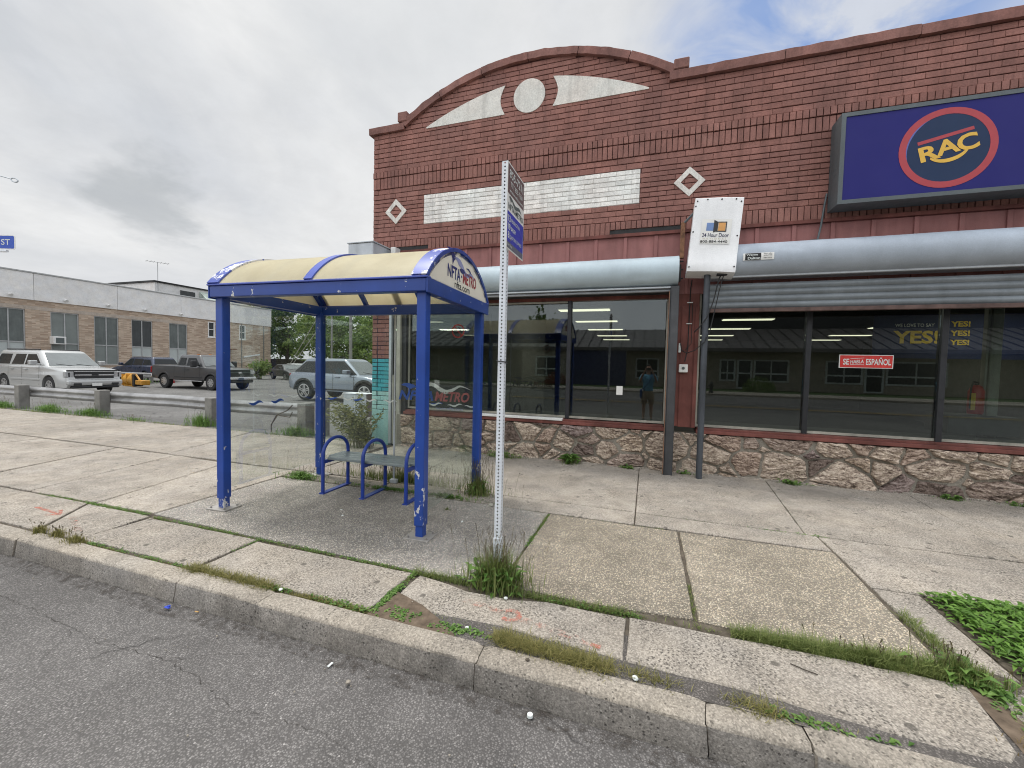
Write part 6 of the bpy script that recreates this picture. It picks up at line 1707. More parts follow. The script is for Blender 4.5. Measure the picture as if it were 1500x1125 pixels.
vehicle('parked_suv', 'grey blue sloping roofed compact car parked just left of the brick shop', 'car', (-11.62, 14.0, 0.03), 0.0, dict(
    W=1.90, wr=.375, wx=(-1.46, 1.42), sill=.40, paint='steelblue', round=.11, rim=.74, spokes=5, archtrim='plastic',
    top=[(-2.24, .50), (-2.34, .68), (-2.30, .95), (-2.15, 1.10), (-1.0, 1.10), (1.0, 1.04), (1.4, 1.02), (1.9, .92), (2.1, .80), (2.17, .62), (2.12, .42)],
    gb=(-2.18, 1.20), gt=(-1.62, .32), belt=1.06, roof=1.68, tumble=.30, roofpaint='steelblue', band=[(-2.02, 1.12), (1.02, 1.07), (.30, 1.585), (-1.55, 1.55)],
    glass=[[(-1.80, 1.15), (-.93, 1.12), (-.93, 1.53), (-1.45, 1.50)], [(-.86, 1.12), (-.06, 1.11), (-.06, 1.55), (-.86, 1.535)], [(.0, 1.11), (.86, 1.09), (.22, 1.55), (.0, 1.55)]],
    shut=[(-.88, .46, 1.08), (-.03, .46, 1.08), (.95, .46, 1.05)], handles=[(-.66, .97), (.18, .96)], sidetrim=(.44, .50, -.95, .9, 'plastic'), mirror=(.72, 1.17), mirsize=(.12, .10, .22),
    boxes=[('headlight', 'lamp', 1.92, 2.10, .62, .86, .80, .92), ('grille', 'plastic', 2.12, 2.19, -.5, .5, .70, .82), ('tail_lamp', 'taillamp', -2.28, -2.10, .62, .86, .90, 1.05), ('rear_bumper', 'plastic', -2.38, -2.22, -.8, .8, .44, .62)]))

vehicle('parked_suv', 'dark blue estate car with red tail lamp half hidden behind the silver one', 'car', (-34.2, 19.9, LOTZ), R(180), dict(
    W=1.9, wr=.37, wx=(-1.42, 1.38), sill=.38, paint='darkblue', round=.10, rim=.68, spokes=5,
    top=[(-2.30, .50), (-2.38, .70), (-2.32, 1.02), (-2.22, 1.14), (-1.0, 1.14), (1.0, 1.08), (1.5, 1.04), (2.1, .92), (2.3, .75), (2.34, .5), (2.28, .40)],
    gb=(-2.26, 1.2), gt=(-1.85, .42), belt=1.10, roof=1.72, tumble=.28,
    glass=[[(-2.0, 1.20), (-1.1, 1.16), (-1.1, 1.55), (-1.7, 1.53)], [(-1.02, 1.16), (-.1, 1.15), (-.1, 1.58), (-1.02, 1.56)], [(0, 1.15), (.9, 1.13), (.35, 1.58), (0, 1.58)]],
    shut=[(-1.05, .42, 1.12), (-.05, .42, 1.12), (.98, .42, 1.1)], handles=[(-.8, 1.0), (.15, 1.0)], mirror=(.78, 1.22),
    boxes=[('tail_lamp', 'taillamp', -2.36, -2.10, .55, .93, .98, 1.14), ('rear_bumper', 'darkblue', -2.44, -2.26, -.84, .84, .44, .68), ('headlight', 'lamp', 2.1, 2.28, .6, .88, .78, .92), ('roof_rail', 'chrome', -1.6, .3, .60, .65, 1.725, 1.765)]))

vehicle('parked_car', 'pale silver hatchback far back by the leafy trees', 'car', (-32.2, 31.4, LOTZ), R(-30), dict(
    W=1.78, wr=.32, wx=(-1.3, 1.3), sill=.32, paint='silver', round=.10, rim=.66, spokes=5,
    top=[(-2.1, .45), (-2.16, .62), (-2.1, .88), (-2.0, .96), (-1, .98), (1.0, .94), (1.4, .90), (1.95, .78), (2.12, .62), (2.12, .42), (2.06, .34)],
    gb=(-2.0, 1.15), gt=(-1.45, .25), belt=.95, roof=1.46, tumble=.28,
    glass=[[(-1.6, 1.0), (-.5, 1.0), (-.5, 1.36), (-1.3, 1.35)], [(-.42, 1.0), (.85, .99), (.2, 1.36), (-.42, 1.36)]],
    shut=[(-.46, .36, .96), (.92, .36, .94)], handles=[(-.2, .85)], mirror=(.7, 1.05),
    boxes=[('headlight', 'lamp', 1.93, 2.1, .52, .82, .62, .76), ('grille', 'plastic', 2.08, 2.15, -.5, .5, .52, .64), ('bumper', 'silver', 2.0, 2.17, -.8, .8, .34, .5), ('tail_lamp', 'taillamp', -2.14, -2.0, .6, .84, .72, .9)]))
vehicle('parked_car', 'black car far back beyond the pale hatchback', 'car', (-31.2, 29.4, LOTZ), R(-20), dict(
    W=1.78, wr=.32, wx=(-1.3, 1.3), sill=.32, paint='charcoal', round=.10, rim=.66, spokes=5,
    top=[(-2.1, .45), (-2.16, .62), (-2.1, .86), (-2.0, .92), (-1, .94), (1.0, .90), (1.4, .86), (1.95, .74), (2.12, .6), (2.12, .42), (2.06, .34)],
    gb=(-1.7, 1.15), gt=(-1.0, .25), belt=.91, roof=1.38, tumble=.28,
    glass=[[(-1.3, .96), (-.4, .96), (-.4, 1.29), (-.9, 1.28)], [(-.32, .96), (.85, .95), (.2, 1.29), (-.32, 1.29)]],
    shut=[(-.36, .36, .92), (.92, .36, .9)], handles=[(-.1, .82)], mirror=(.7, 1.0),
    boxes=[('headlight', 'lamp', 1.93, 2.1, .52, .82, .58, .72), ('bumper', 'charcoal', 2.0, 2.17, -.8, .8, .34, .5)]))

# yellow plow on the ground behind the pickup
t = thing('snow_plow', 'yellow snow plow blade resting on the ground behind the pickup', 'snow plow', (-28.2, 15.7, LOTZ), R(-12))
Mx = WM[t]
def curve_blade(mb, x0, x1, y):
    n = 9; pts = [(y - .22 * math.sin(math.pi * .5 * (1 - abs(1 - 2 * i / (n - 1)))) * 1.0 + .1, .02 + .72 * i / (n - 1)) for i in range(n)]
    mb.mesh([Mx @ Vector((x, a, b)) for x in (x0, x1) for a, b in pts] + [Mx @ Vector((x, a + .03, b)) for x in (x0, x1) for a, b in pts], [(k, n + k, n + k + 1, k + 1) for k in range(n - 1)] + [(2 * n + k + 1, 3 * n + k + 1, 3 * n + k, 2 * n + k) for k in range(n - 1)])
q = MB(); curve_blade(q, -1.25, .32, 0); q.build('blade', M['yellow'], t, True)
q = MB()
for x in (-1.2, -.5, .28): q.box(x, x + .04, -.12, .1, .05, .7, Mx)
q.box(-1.25, .32, -.04, .0, .0, .07, Mx); q.build('rib', M['yellow'], t)
q = MB(); q.box(.34, .62, -.1, .3, .05, .72, Mx); q.tube([Mx @ Vector((.3, .1, .35)), Mx @ Vector((1.5, .2, .35))], .06, 6); q.build('frame', M['black'], t)
q = MB(); q.bbox(.66, 1.6, -.08, .3, .14, .40, .03, Mx); q.tube([Mx @ Vector((.62, 0, .68)), Mx @ Vector((1.1, 0, .4))], .05, 6); q.build('hitch', M['yellow'], t)
q = MB(); q.tube([(-30.9, 19.4, LOTZ), (-30.9, 19.4, .62)], [.25, .25], 10); q.tube([(-30.9, 19.4, .62), (-30.9, 19.4, .85)], [.2, .1], 10)
tag(q.build('red_drum', M['taillamp']), 'small red drum beside the tail of the dark blue car', 'drum')

# ------------------------------------------------------------------ trees, poles and houses at the back
rtree = random.Random(31)


def leaf(mb, p, s, r_):
    d = Vector((r_.gauss(0, 1), r_.gauss(0, 1), r_.gauss(0, .7))).normalized()
    u = d.cross(Vector((r_.gauss(0, 1), r_.gauss(0, 1), r_.gauss(0, 1)))).normalized()
    v = d.cross(u)
    mb.face([p - u * s * .5 - v * s * .1, p + v * s * .42, p + u * s * .6, p - v * s * .4], r_.random())


def tree(label, x, y, h, w, seed, mat='leaves', n=5200, ls=.30, base=.22, group=None, name='leafy_tree'):
    r_ = random.Random(seed)
    t = thing(name, label, 'tree', (x, y, LOTZ), 0, group)
    q = MB(); P = Vector((x, y, LOTZ)); ends = []
    tp = [P + Vector((r_.uniform(-.15, .15) * k, r_.uniform(-.15, .15) * k, h * .8 * k / 5)) for k in range(6)]
    q.tube(tp, [.22, .18, .15, .12, .08, .04], 8)
    for i in range(15):
        k = r_.uniform(.22, .95); a = r_.uniform(0, 2 * math.pi); L = w * .5 * r_.uniform(.55, 1.0) * (1 - .35 * abs(k - .5) * 2)
        j = k * 5; b = tp[int(j)] + (tp[min(5, int(j) + 1)] - tp[int(j)]) * (j - int(j))
        m1 = b + Vector((math.cos(a), math.sin(a), .45)) * L * .5; m2 = b + Vector((math.cos(a) * L, math.sin(a) * L, L * r_.uniform(.2, .7)))
        q.tube([b, m1, m2], [.07, .045, .02], 5); ends += [m1, m2, (m1 + m2) / 2]
    q.build('trunk', M['bark'], t)
    q = MB(); cl = []
    for e in ends + tp[3:]:
        for _ in range(2): cl.append((e + Vector((r_.gauss(0, .35), r_.gauss(0, .35), r_.gauss(0, .3))) * w * .16, w * r_.uniform(.09, .19)))
    for _ in range(16):
        a = r_.uniform(0, 6.283); z_ = r_.uniform(base, 1.0); rr = w * .5 * math.sqrt(max(0, 1 - ((z_ - .55) / .5) ** 2)) * r_.uniform(.5, 1.02)
        cl.append((P + Vector((math.cos(a) * rr, math.sin(a) * rr, h * z_)), w * r_.uniform(.08, .17)))
    for i in range(n):
        c, rad = r_.choice(cl)
        d = Vector((r_.gauss(0, 1), r_.gauss(0, 1), r_.gauss(0, .75)))
        d = d.normalized() * rad * (r_.random() ** .45)
        p = c + d
        if p.z < LOTZ + base * h * .6 or mnoise.noise(p * (1.1 / max(1, w * .14))) < -.12: continue
        leaf(q, p, ls * r_.uniform(.6, 1.25), r_)
    q.build('crown', M[mat], t)
    return t

TG = 'trees behind the car park'
tree('broad dark tree right beside the end of the buff brick building', -50, 47, 11.5, 8.5, 1, 'leaves', 5200, .36, .12, TG)
tree('bushy light green tree with guy wires crossing in front of it', -42, 44, 8.6, 6.5, 2, 'leaves2', 5600, .30, .10, TG)
tree('dark tree seen just left of the rear shelter post', -44.5, 50, 10.5, 7, 3, 'leaves', 4600, .34, .12, TG)
tree('leafy tree between the rear shelter post and the pale pole', -39.2, 47, 8.8, 6.2, 4, 'leaves', 5200, .30, .12, TG)
tree('low spreading tree in front of the white house', -36.6, 44, 6.0, 5.0, 5, 'leaves', 4200, .27, .10, TG)
tree('light green tree touching the corner of the brick shop', -33.2, 44.5, 8.4, 5.0, 6, 'leaves2', 4600, .28, .12, TG)
tree('tall tree rising behind the others near the pale pole', -45, 60, 12.5, 8, 7, 'leaves', 4200, .40, .2, TG)
tree('distant dark tree at the far left of the tree line', -62, 58, 13.0, 9, 8, 'leaves', 3800, .45, .1, TG)
tree('small green bush growing by the car park kerb', -32.6, 27.6, 1.7, 2.0, 9, 'leaves2', 1800, .16, .05, None, 'bush')
t = thing('utility_pole', 'pale utility pole standing in the tree line above the grey blue car', 'utility pole', (-31.4, 37.9, LOTZ)); q = MB(); q.tube([(-31.4, 37.9, LOTZ), (-31.4, 37.9, 9.5)], [.20, .15], 10); q.build('shaft', M['woodpole'], t)
q = MB(); q.tube([(-32.4, 37.6, 9.0), (-30.4, 38.2, 9.0)], .06, 6); q.build('crossarm', M['woodpole'], t)
t = thing('utility_pole', 'slim pale pole showing along the left edge of the rear shelter post', 'utility pole', (-33.35, 37.2, LOTZ)); q = MB(); q.tube([(-33.35, 37.2, LOTZ), (-33.35, 37.2, 9.0)], [.11, .09], 10); q.build('shaft', M['woodpole'], t)
q = MB()
for a, b in (((-41.0, 38.0, .0), (-35.2, 37.6, 7.2)), ((-40.9, 38.1, .0), (-34.0, 37.6, 7.0))): q.tube([a, b], .045, 5)
q.build('guy_wire', M['paleframe'], t)
def house(label, x0, x1, y0, y1, zw, zr, wm, rm):
    t = thing('house', label, 'house', ((x0 + x1) / 2, y0, LOTZ))
    q = MB(); q.box(x0, x1, y0, y1, LOTZ, zw); q.mesh([(x0, y0 + .0, zw), (x1, y0, zw), ((x0 + x1) / 2, y0, zr), (x0, y1, zw), (x1, y1, zw), ((x0 + x1) / 2, y1, zr)], [(0, 1, 2), (3, 5, 4)]); wl = q.build('wall', wm, t)
    q = MB(); m_ = (x0 + x1) / 2
    for s_, xe in ((-1, x0 - .3), (1, x1 + .3)): q.mesh([(xe, y0 - .3, zw - .1), (m_, y0 - .3, zr + .1), (m_, y1 + .3, zr + .1), (xe, y1 + .3, zw - .1), (xe, y0 - .3, zw - .25), (m_, y0 - .3, zr - .05), (m_, y1 + .3, zr - .05), (xe, y1 + .3, zw - .25)], [(0, 1, 2, 3), (7, 6, 5, 4), (0, 4, 5, 1), (3, 2, 6, 7), (0, 3, 7, 4)])
    fix_normals(q.build('roof', rm, t)); q = MB()
    for k in (.25, .6): q.box(x0 + (x1 - x0) * k, x0 + (x1 - x0) * (k + .15), y0 - .03, y0 - .001, 1.0, 2.1)
    q.build('window', M['farglass'], t)
house('grey gabled shed between the trees above the parked car', -38.6, -35.6, 44.5, 52, 2.1, 3.0, plain('grey_siding', (.20, .22, .23), .7), plain('grey_roof', (.17, .18, .19), .8))
house('white house with a brown roof glimpsed through the trees', -39.5, -33.0, 53, 62, 3.4, 6.4, plain('white_siding', (.70, .71, .72), .7), plain('brown_roof', (.22, .17, .14), .8))
q = MB(); q.box(-80, -33.5, 52.0, 52.1, LOTZ, 1.9); tag(q.build('board_fence', M['bark']), 'dark board fence in the gaps below the tree line', 'fence')
# ------------------------------------------------------------------ weeds and grass
M['straw'] = leaf_mat('straw', (.26, .19, .09), (.48, .38, .20))
rg = random.Random(77)


def blade(mb, p, h, lean, w, r_, tint=None, droop=0.35):
    a = r_.uniform(0, 6.283); d = Vector((math.cos(a), math.sin(a), 0)); n = Vector((-d.y, d.x, 0))
    p = Vector(p); L = lean * h
    m1 = p + d * L * .35 + Vector((0, 0, h * .55)); m2 = p + d * L * (1.0) + Vector((0, 0, h * (1 - droop * lean * .6)))
    t = r_.random() if tint is None else tint
    mb.face([p - n * w, p + n * w, m1 + n * w * .75, m1 - n * w * .75], t); mb.face([m1 - n * w * .75, m1 + n * w * .75, m2], t)


def broad(mb, p, L, w, r_, up=.5, a=None, tint=None):
    """one pointed leaf, folded a little along its midrib"""
    a = r_.uniform(0, 6.283) if a is None else a
    d = Vector((math.cos(a), math.sin(a), 0)); n = Vector((-d.y, d.x, 0)); p = Vector(p); z = Vector((0, 0, 1))
    q1 = p + d * L * .45 + z * L * up * .5; q2 = p + d * L + z * L * up * .45
    t = r_.random() if tint is None else tint
    k = z * w * .25
    mb.face([p, q1 - n * w * .5 + k, q2, q1], t); mb.face([p, q1, q2, q1 + n * w * .5 + k], t)


def seed(mb, p, h, r_):
    a = r_.uniform(0, 6.283); d = Vector((math.cos(a), math.sin(a), 0)); p = Vector(p); l = r_.uniform(.08, .35) * h
    top = p + d * l + Vector((0, 0, h)); m_ = p + d * l * .35 + Vector((0, 0, h * .6)); n = Vector((-d.y, d.x, 0)) * .0011
    t = r_.random()
    mb.face([p - n, p + n, m_ + n, m_ - n], t); mb.face([m_ - n, m_ + n, top + n, top - n], t)
    s = (top - m_).normalized(); L = h * .22
    for i in range(9):
        c = top - s * L * i / 9; b = c + Vector((r_.gauss(0, .006), r_.gauss(0, .006), .010)); n2 = Vector((r_.gauss(0, 1), r_.gauss(0, 1), 0)).normalized() * .0032
        mb.face([c - n2, c + n2, b + n2 * .3], t)


def clump(label, x, y, n, r0, h, kind='grass', broadn=0, seeds=0, name='grass_clump', group=None, cat='weeds', ry=None, bl=.09, z=-0.012, wb=.0028):
    r_ = random.Random(int(abs(x) * 1000 + abs(y) * 77))
    t = thing(name, label, cat, (x, y, 0), 0, group)
    q = MB()
    for _ in range(n):
        d = abs(r_.gauss(0, .5)); a = r_.uniform(0, 6.283); px, py = x + math.cos(a) * d * r0, y + math.sin(a) * d * (ry or r0)
        blade(q, (px, py, z), h * r_.uniform(.35, 1.0) * (1.15 - .4 * min(1, d)), r_.uniform(.1, .75), wb * r_.uniform(.6, 1.2), r_)
    q.build('blades', M[kind], t)
    if broadn:
        q = MB()
        for _ in range(broadn):
            d = abs(r_.gauss(0, .5)); a = r_.uniform(0, 6.283); px, py = x + math.cos(a) * d * r0 * .8, y + math.sin(a) * d * (ry or r0) * .8
            zz = r_.uniform(0, h * .45)
            broad(q, (px, py, z + zz), bl * r_.uniform(.6, 1.3), bl * .42 * r_.uniform(.7, 1.2), r_, r_.uniform(.1, 1.0))
        q.build('leaf', M['weed'], t)
    if seeds:
        q = MB()
        for _ in range(seeds):
            d = abs(r_.gauss(0, .55)); a = r_.uniform(0, 6.283); px, py = x + math.cos(a) * d * r0, y + math.sin(a) * d * (ry or r0)
            seed(q, (px, py, z), h * r_.uniform(.8, 1.45), r_)
        q.build('seed_head', M['seedhead'], t)
    return t

q = MB()
for i in range(12):
    pass
clump('tall seeding grass clump with broad leaves round the foot of the bus stop post', -0.985, 2.735, 1000, .27, .30, 'grass', 230, 85, bl=.080, ry=.16)
clump('tall grass clump against the right rear post of the shelter', -1.92, 4.60, 420, .22, .34, 'grass', 60, 90, ry=.16)
clump('long strip of seeding grass behind the bench along the shelter glass', -3.05, 4.73, 1500, 1.25, .20, 'grass', 0, 330, ry=.10)
clump('bright green weeds round the left rear post of the shelter', -4.40, 4.36, 520, .34, .13, 'weed', 180, 10, bl=.06, ry=.13)
clump('low green weeds between the bench and the glass', -3.0, 4.36, 420, 1.3, .06, 'weed', 220, 0, bl=.045, ry=.05)
clump('low leafy weeds in the joint right of the bench', -2.2, 4.36, 160, .5, .07, 'weed', 120, 0, bl=.05, ry=.05)
clump('small grass tuft on the paving inside the shelter', -2.02, 3.98, 60, .05, .05, 'grass')
clump('spiky green weed growing at the foot of the stone base', -1.17, 6.70, 90, .16, .20, 'grass', 46, 0, bl=.17)
clump('untidy weeds at the stone base behind the bus stop post', -2.35, 6.66, 240, .55, .16, 'grass', 70, 20, ry=.10)
clump('few low weeds at the stone base near the shutter guide', -0.25, 6.70, 60, .14, .08, 'weed', 20, 0, ry=.05)
clump('low weed tuft at the stone base right of the shutter guide post', 0.58, 6.70, 70, .2, .07, 'weed', 12, 0, ry=.05)
clump('green weed tuft at the foot of the dark flagstone', 1.98, 6.72, 120, .18, .07, 'weed', 40, 0, ry=.05)
clump('small weed tuft at the stone base near the right edge', 3.72, 6.70, 110, .2, .09, 'weed', 30, 0, ry=.05)
clump('weed strip along the stone base at the right edge', 4.45, 6.70, 140, .35, .07, 'weed', 30, 0, ry=.05)
for lb, x, y, n, r0, h, b in (('green weeds round the second guardrail post from the left edge', -14.2, 6.95, 420, .85, .26, 90), ('weeds between the first two guardrail posts', -16.0, 6.95, 460, 1.1, .28, 90), ('low weeds round the guardrail post at the left edge', -18.4, 6.95, 420, .8, .24, 60),
                             ('tall weeds round the guardrail post beside the front shelter post', -10.05, 6.95, 380, .6, .36, 60), ('weeds under the torn end of the guardrail', -7.1, 6.90, 420, .6, .27, 40), ('scant weeds on the car park edge', -12.2, 6.8, 120, .7, .12, 10)):
    clump(lb, x, y, n, r0, h, 'weed', b, 24, bl=.10, ry=.22, wb=.0045)
clump('low weeds by the far guardrail and the plow', -30.6, 17.2, 500, 1.4, .40, 'weed', 0, 0, ry=.6, wb=.02)
clump('dark tangled grass at the corner between the pebble panel and the planting bed', 1.60, 2.745, 900, .22, .12, 'grass', 40, 26, ry=.10, wb=.0024)
clump('tufted grass strip along the front of the right pebble panel', 1.20, 2.735, 900, .36, .09, 'grass', 0, 14, ry=.035, wb=.0022)
clump('dead straw coloured grass on bare soil at the right kerb end', 1.66, 2.28, 160, .16, .07, 'straw', 0, 0, ry=.12)
KG = 'dry grass tufts on the kerb joint'
for lb, x, y, n, r0, h in (('leftmost dry grass tuft on the kerb joint', -5.12, 2.14, 330, .13, .075), ('middle dry grass tuft of the three near the kerb end', -4.86, 2.14, 380, .11, .075), ('right dry grass tuft of the three near the kerb end', -4.56, 2.12, 420, .13, .08)):
    clump(lb, x, y, n, r0, h, 'drygrass', 0, 8, group=KG, ry=.06, wb=.0022)

# shrub by the corner of the shop: arching stems with feathery leaves
t = thing('dry_shrub', 'straggly olive green shrub leaning from the left corner of the brick shop', 'shrub', (-5.05, 6.45, 0))
r_ = random.Random(12); ls = MB(); sm = MB()
for i in range(64):
    b = Vector((-5.02 + r_.gauss(0, .10), 6.42 + r_.gauss(0, .10), 0)); right = r_.random() < .22
    dx = r_.uniform(.05, .42) if right else -r_.uniform(.05, .85); H_ = r_.uniform(.45, 1.0) * (0.85 if right else 1); dy = r_.uniform(-.25, .15)
    pts = [b + Vector((dx * u ** 1.6, dy * u, H_ * (u - .22 * u * u * (1.3 if abs(dx) > .4 else .6)) / .85)) for u in [k / 9 for k in range(10)]]
    sm.tube(pts, [.006 - .0005 * k for k in range(10)], 4)
    for k in range(2, 10):
        for _ in range(7 if k > 4 else 4):
            d = (pts[k] - pts[k - 1]); p = pts[k - 1] + d * r_.random()
            a = r_.uniform(0, 6.283); L = r_.uniform(.04, .09); dv = Vector((math.cos(a), math.sin(a), r_.uniform(-.5, .7))).normalized(); nn = dv.cross(Vector((r_.gauss(0, 1), r_.gauss(0, 1), r_.gauss(0, 1)))).normalized() * L * .20
            ls.face([p, p + dv * L * .5 + nn, p + dv * L, p + dv * L * .5 - nn], r_.random())
sm.build('stem', M['stem'], t); ls.build('foliage', M['shrub'], t)

# grass and moss in the joints: nobody could count it
jg = MB(); jd = MB(); jw = MB()
def joint(mb, a, b, n, h, sp, lean=.5, wj=.0018, z=-.02):
    for _ in range(n):
        u = rg.random(); dens = mnoise.noise(Vector((a[0] + (b[0] - a[0]) * u * 1.0, a[1] + (b[1] - a[1]) * u, 0)) * 3.1)
        if dens < rg.uniform(-.5, .35): continue
        blade(mb, (a[0] + (b[0] - a[0]) * u + rg.gauss(0, sp), a[1] + (b[1] - a[1]) * u + rg.gauss(0, sp), z), h * rg.uniform(.3, 1.35), rg.uniform(.2, 1.5), wj * rg.uniform(.6, 1.3), rg)
def jleaf(a, b, n, L, sp):
    for _ in range(n):
        u = rg.random(); dens = mnoise.noise(Vector((a[0] + (b[0] - a[0]) * u + 5, a[1] + (b[1] - a[1]) * u, 0)) * 4.1)
        if dens < rg.uniform(-.4, .4): continue
        broad(jw, (a[0] + (b[0] - a[0]) * u + rg.gauss(0, sp), a[1] + (b[1] - a[1]) * u + rg.gauss(0, sp), -.012 + rg.uniform(0, .012)), L * rg.uniform(.5, 1.3), L * .55, rg, rg.uniform(0, .6))
joint(jg, (-4.6, 2.725), (-1.62, 2.69), 2400, .030, .010); jleaf((-4.6, 2.725), (-1.62, 2.69), 900, .022, .009)
joint(jg, (-1.62, 2.69), (-1.1, 2.68), 900, .055, .014); joint(jg, (-.9, 2.68), (.0, 2.70), 1500, .050, .014); jleaf((-.9, 2.68), (.0, 2.70), 260, .028, .012)
joint(jg, (0.0, 2.715), (.45, 2.725), 500, .03, .012); joint(jg, (.55, 2.72), (1.66, 2.735), 4200, .075, .022); joint(jg, (.95, 2.72), (1.66, 2.735), 2600, .085, .028)
joint(jg, (1.66, 2.74), (1.64, 3.35), 1700, .055, .018); joint(jg, (1.66, 2.74), (1.72, 2.40), 700, .03, .015); jleaf((1.5, 2.73), (1.78, 2.62), 130, .055, .03)
joint(jg, (.335, 2.78), (.335, 3.25), 420, .025, .006); joint(jg, (-.96, 3.55), (-.96, 4.28), 700, .035, .010); jleaf((-.96, 3.4), (-.96, 4.28), 200, .03, .012)
joint(jd, (-4.4, 2.14), (-3.1, 2.14), 1000, .022, .008); jleaf((-4.45, 2.145), (-3.2, 2.145), 420, .022, .008); joint(jd, (-3.25, 2.145), (-2.4, 2.145), 4200, .050, .022); joint(jd, (-2.5, 2.145), (-1.6, 2.15), 1800, .032, .012); jleaf((-2.5, 2.15), (-1.0, 2.16), 900, .028, .012)
joint(jd, (-.78, 2.19), (-.12, 2.16), 6500, .055, .030); joint(jd, (-.06, 2.17), (.62, 2.135), 6000, .050, .026); joint(jd, (.6, 2.14), (1.0, 2.13), 600, .03, .012); jleaf((.55, 2.14), (1.1, 2.13), 200, .032, .012)
joint(jg, (-1.61, 2.16), (-1.62, 2.68), 900, .022, .010); jleaf((-1.605, 2.15), (-1.615, 2.68), 900, .028, .012); jleaf((-3.195, 2.45), (-3.195, 2.7), 120, .018, .006)
joint(jg, (-1.6, 4.295), (0.2, 4.29), 1100, .022, .006); joint(jg, (-1.6, 4.685), (4.6, 4.66), 2200, .022, .006); jleaf((1.0, 4.66), (1.7, 4.66), 200, .022, .008); joint(jg, (-6.6, 2.73), (-4.8, 2.76), 1400, .028, .010); jleaf((-6.4, 2.735), (-4.7, 2.75), 420, .030, .012)
joint(jg, (-4.4, 6.8), (5.0, 6.77), 900, .03, .008); joint(jg, (-20, 6.74), (-5.3, 6.72), 2400, .07, .03, wj=.004)
joint(jg, (-1.55, 2.27), (-.8, 2.26), 300, .02, .02); jleaf((-1.5, 2.22), (-.85, 2.18), 420, .030, .015)
for x in (1.68, 1.75): jleaf((x, 2.3), (x - .02, 2.6), 60, .03, .03)
tag(jg.build('joint_grass', M['grass']), kind='stuff'); tag(jd.build('kerb_grass', M['drygrass']), kind='stuff'); tag(jw.build('joint_weeds', M['weed']), kind='stuff')
# leafy ground cover in the planting bed at the right edge
cv = MB(); rc_ = random.Random(5)
bed = MB(); bed.mesh([(1.90, 2.78, -.012), (4.5, 2.78, -.012), (4.5, 3.71, -.012), (2.46, 3.675, -.012), (1.905, 3.665, -.012)], [(0, 1, 2, 3, 4)]); struct(bed, 'planting_bed', M['dirt'])
for _ in range(7600):
    x, y = rc_.uniform(1.90, 4.2), rc_.uniform(2.78, 3.70)
    e = min(x - 1.90, 3.70 - y, y - 2.76); 
    if e < .05 and rc_.random() < .6: continue
    h = .07 * min(1, .3 + e * 5) * (0.6 + .8 * (mnoise.noise(Vector((x * 5, y * 5, 0))) + .5))
    broad(cv, (x, y, rc_.uniform(0, max(.01, h))), rc_.uniform(.035, .085), rc_.uniform(.016, .030), rc_, rc_.uniform(-.1, .7))
tag(cv.build('ground_cover', M['clover']), kind='stuff')

# litter
def litter(name, label, cat, fn, mat):
    q = MB(); fn(q); return tag(q.build(name, mat), label, cat)
def peb(x, y, z, s, seed):
    def f(q):
        bm = bmesh.new(); bmesh.ops.create_icosphere(bm, subdivisions=2, radius=s)
        for v in bm.verts: v.co = v.co * (1 + .25 * mnoise.noise(v.co * 60 + Vector((seed, 0, 0)))); v.co.z *= .6
        q.bm(bm, Matrix.Translation((x, y, z + s * .5)))
    return f
LZ = ROADZ + .012
litter('bottle_cap', 'white bottle cap lying on the road near the kerb', 'cap', lambda q: q.tube([(-.494, 1.90, LZ), (-.494, 1.90, LZ + .012)], [.0155, .014], 16), M['whitevinyl'])
litter('plastic_scrap', 'small bright blue plastic scrap in the gutter', 'litter', lambda q: (q.bbox(-3.11, -3.065, 1.892, 1.912, LZ, LZ + .010, .004), q.bbox(-3.09, -3.07, 1.898, 1.915, LZ + .011, LZ + .018, .003)), plain('blue_plastic', (.03, .07, .5), .4))
def butt(x, y, z, a): return lambda q: q.tube([(x, y, z + .004), (x + .026 * math.cos(a), y + .026 * math.sin(a), z + .004)], .004, 7)
litter('cigarette_butt', 'tan cigarette butt in the gutter right of the blue scrap', 'litter', butt(-2.868, 1.935, LZ, .2), plain('filter_tan', (.55, .33, .12), .8))
litter('cigarette_butt', 'pale cigarette butt on the shelter paving', 'litter', butt(-3.06, 3.55, .0, .1), M['whitevinyl'])
litter('paper_scrap', 'short white paper scrap lying on the road left of the bottle cap', 'litter', lambda q: q.bbox(-1.665, -1.65, 1.83, 1.866, LZ, LZ + .004, .001), M['whitevinyl'])
for lb, x, y, z, s, c in (('pale pebble at the end of the dry kerb grass', -.01, 2.13, .0, .016, 'whitevinyl'), ('small white pebble on the asphalt fill', -.98, 2.22, -.01, .012, 'whitevinyl'), ('white pebble beside the bus stop grass clump', -.86, 2.58, .0, .014, 'whitevinyl'), ('pale pebble on the kerb joint at the broken kerb', -2.34, 2.14, .0, .013, 'signwhite'), ('dark pebble on the kerb top', -.56, 2.07, .0, .012, 'dirt'),
                          ('yellowish crumpled wrapper by the right rear shelter post', -1.62, 4.26, .0, .03, 'paleframe'), ('grey stone crumb lying on the road', -1.47, 1.772, LZ, .014, 'kerb'), ('small white crumb on the shelter paving', -2.92, 3.42, .0, .011, 'whitevinyl'), ('tiny white crumb near the shelter right post', -1.72, 3.72, .0, .012, 'whitevinyl')):
    litter('pebble' if 'wrapper' not in lb else 'wrapper', lb, 'pebble' if 'wrapper' not in lb else 'litter', peb(x, y, z, s, x), M[c])
litter('twig', 'thin dry twig on the paving slab near the right grass', 'twig', lambda q: q.tube([(.78, 2.53, .006), (.83, 2.50, .008), (.89, 2.485, .006)], .003, 5), M['bark'])
rl = random.Random(9)
sc = MB()
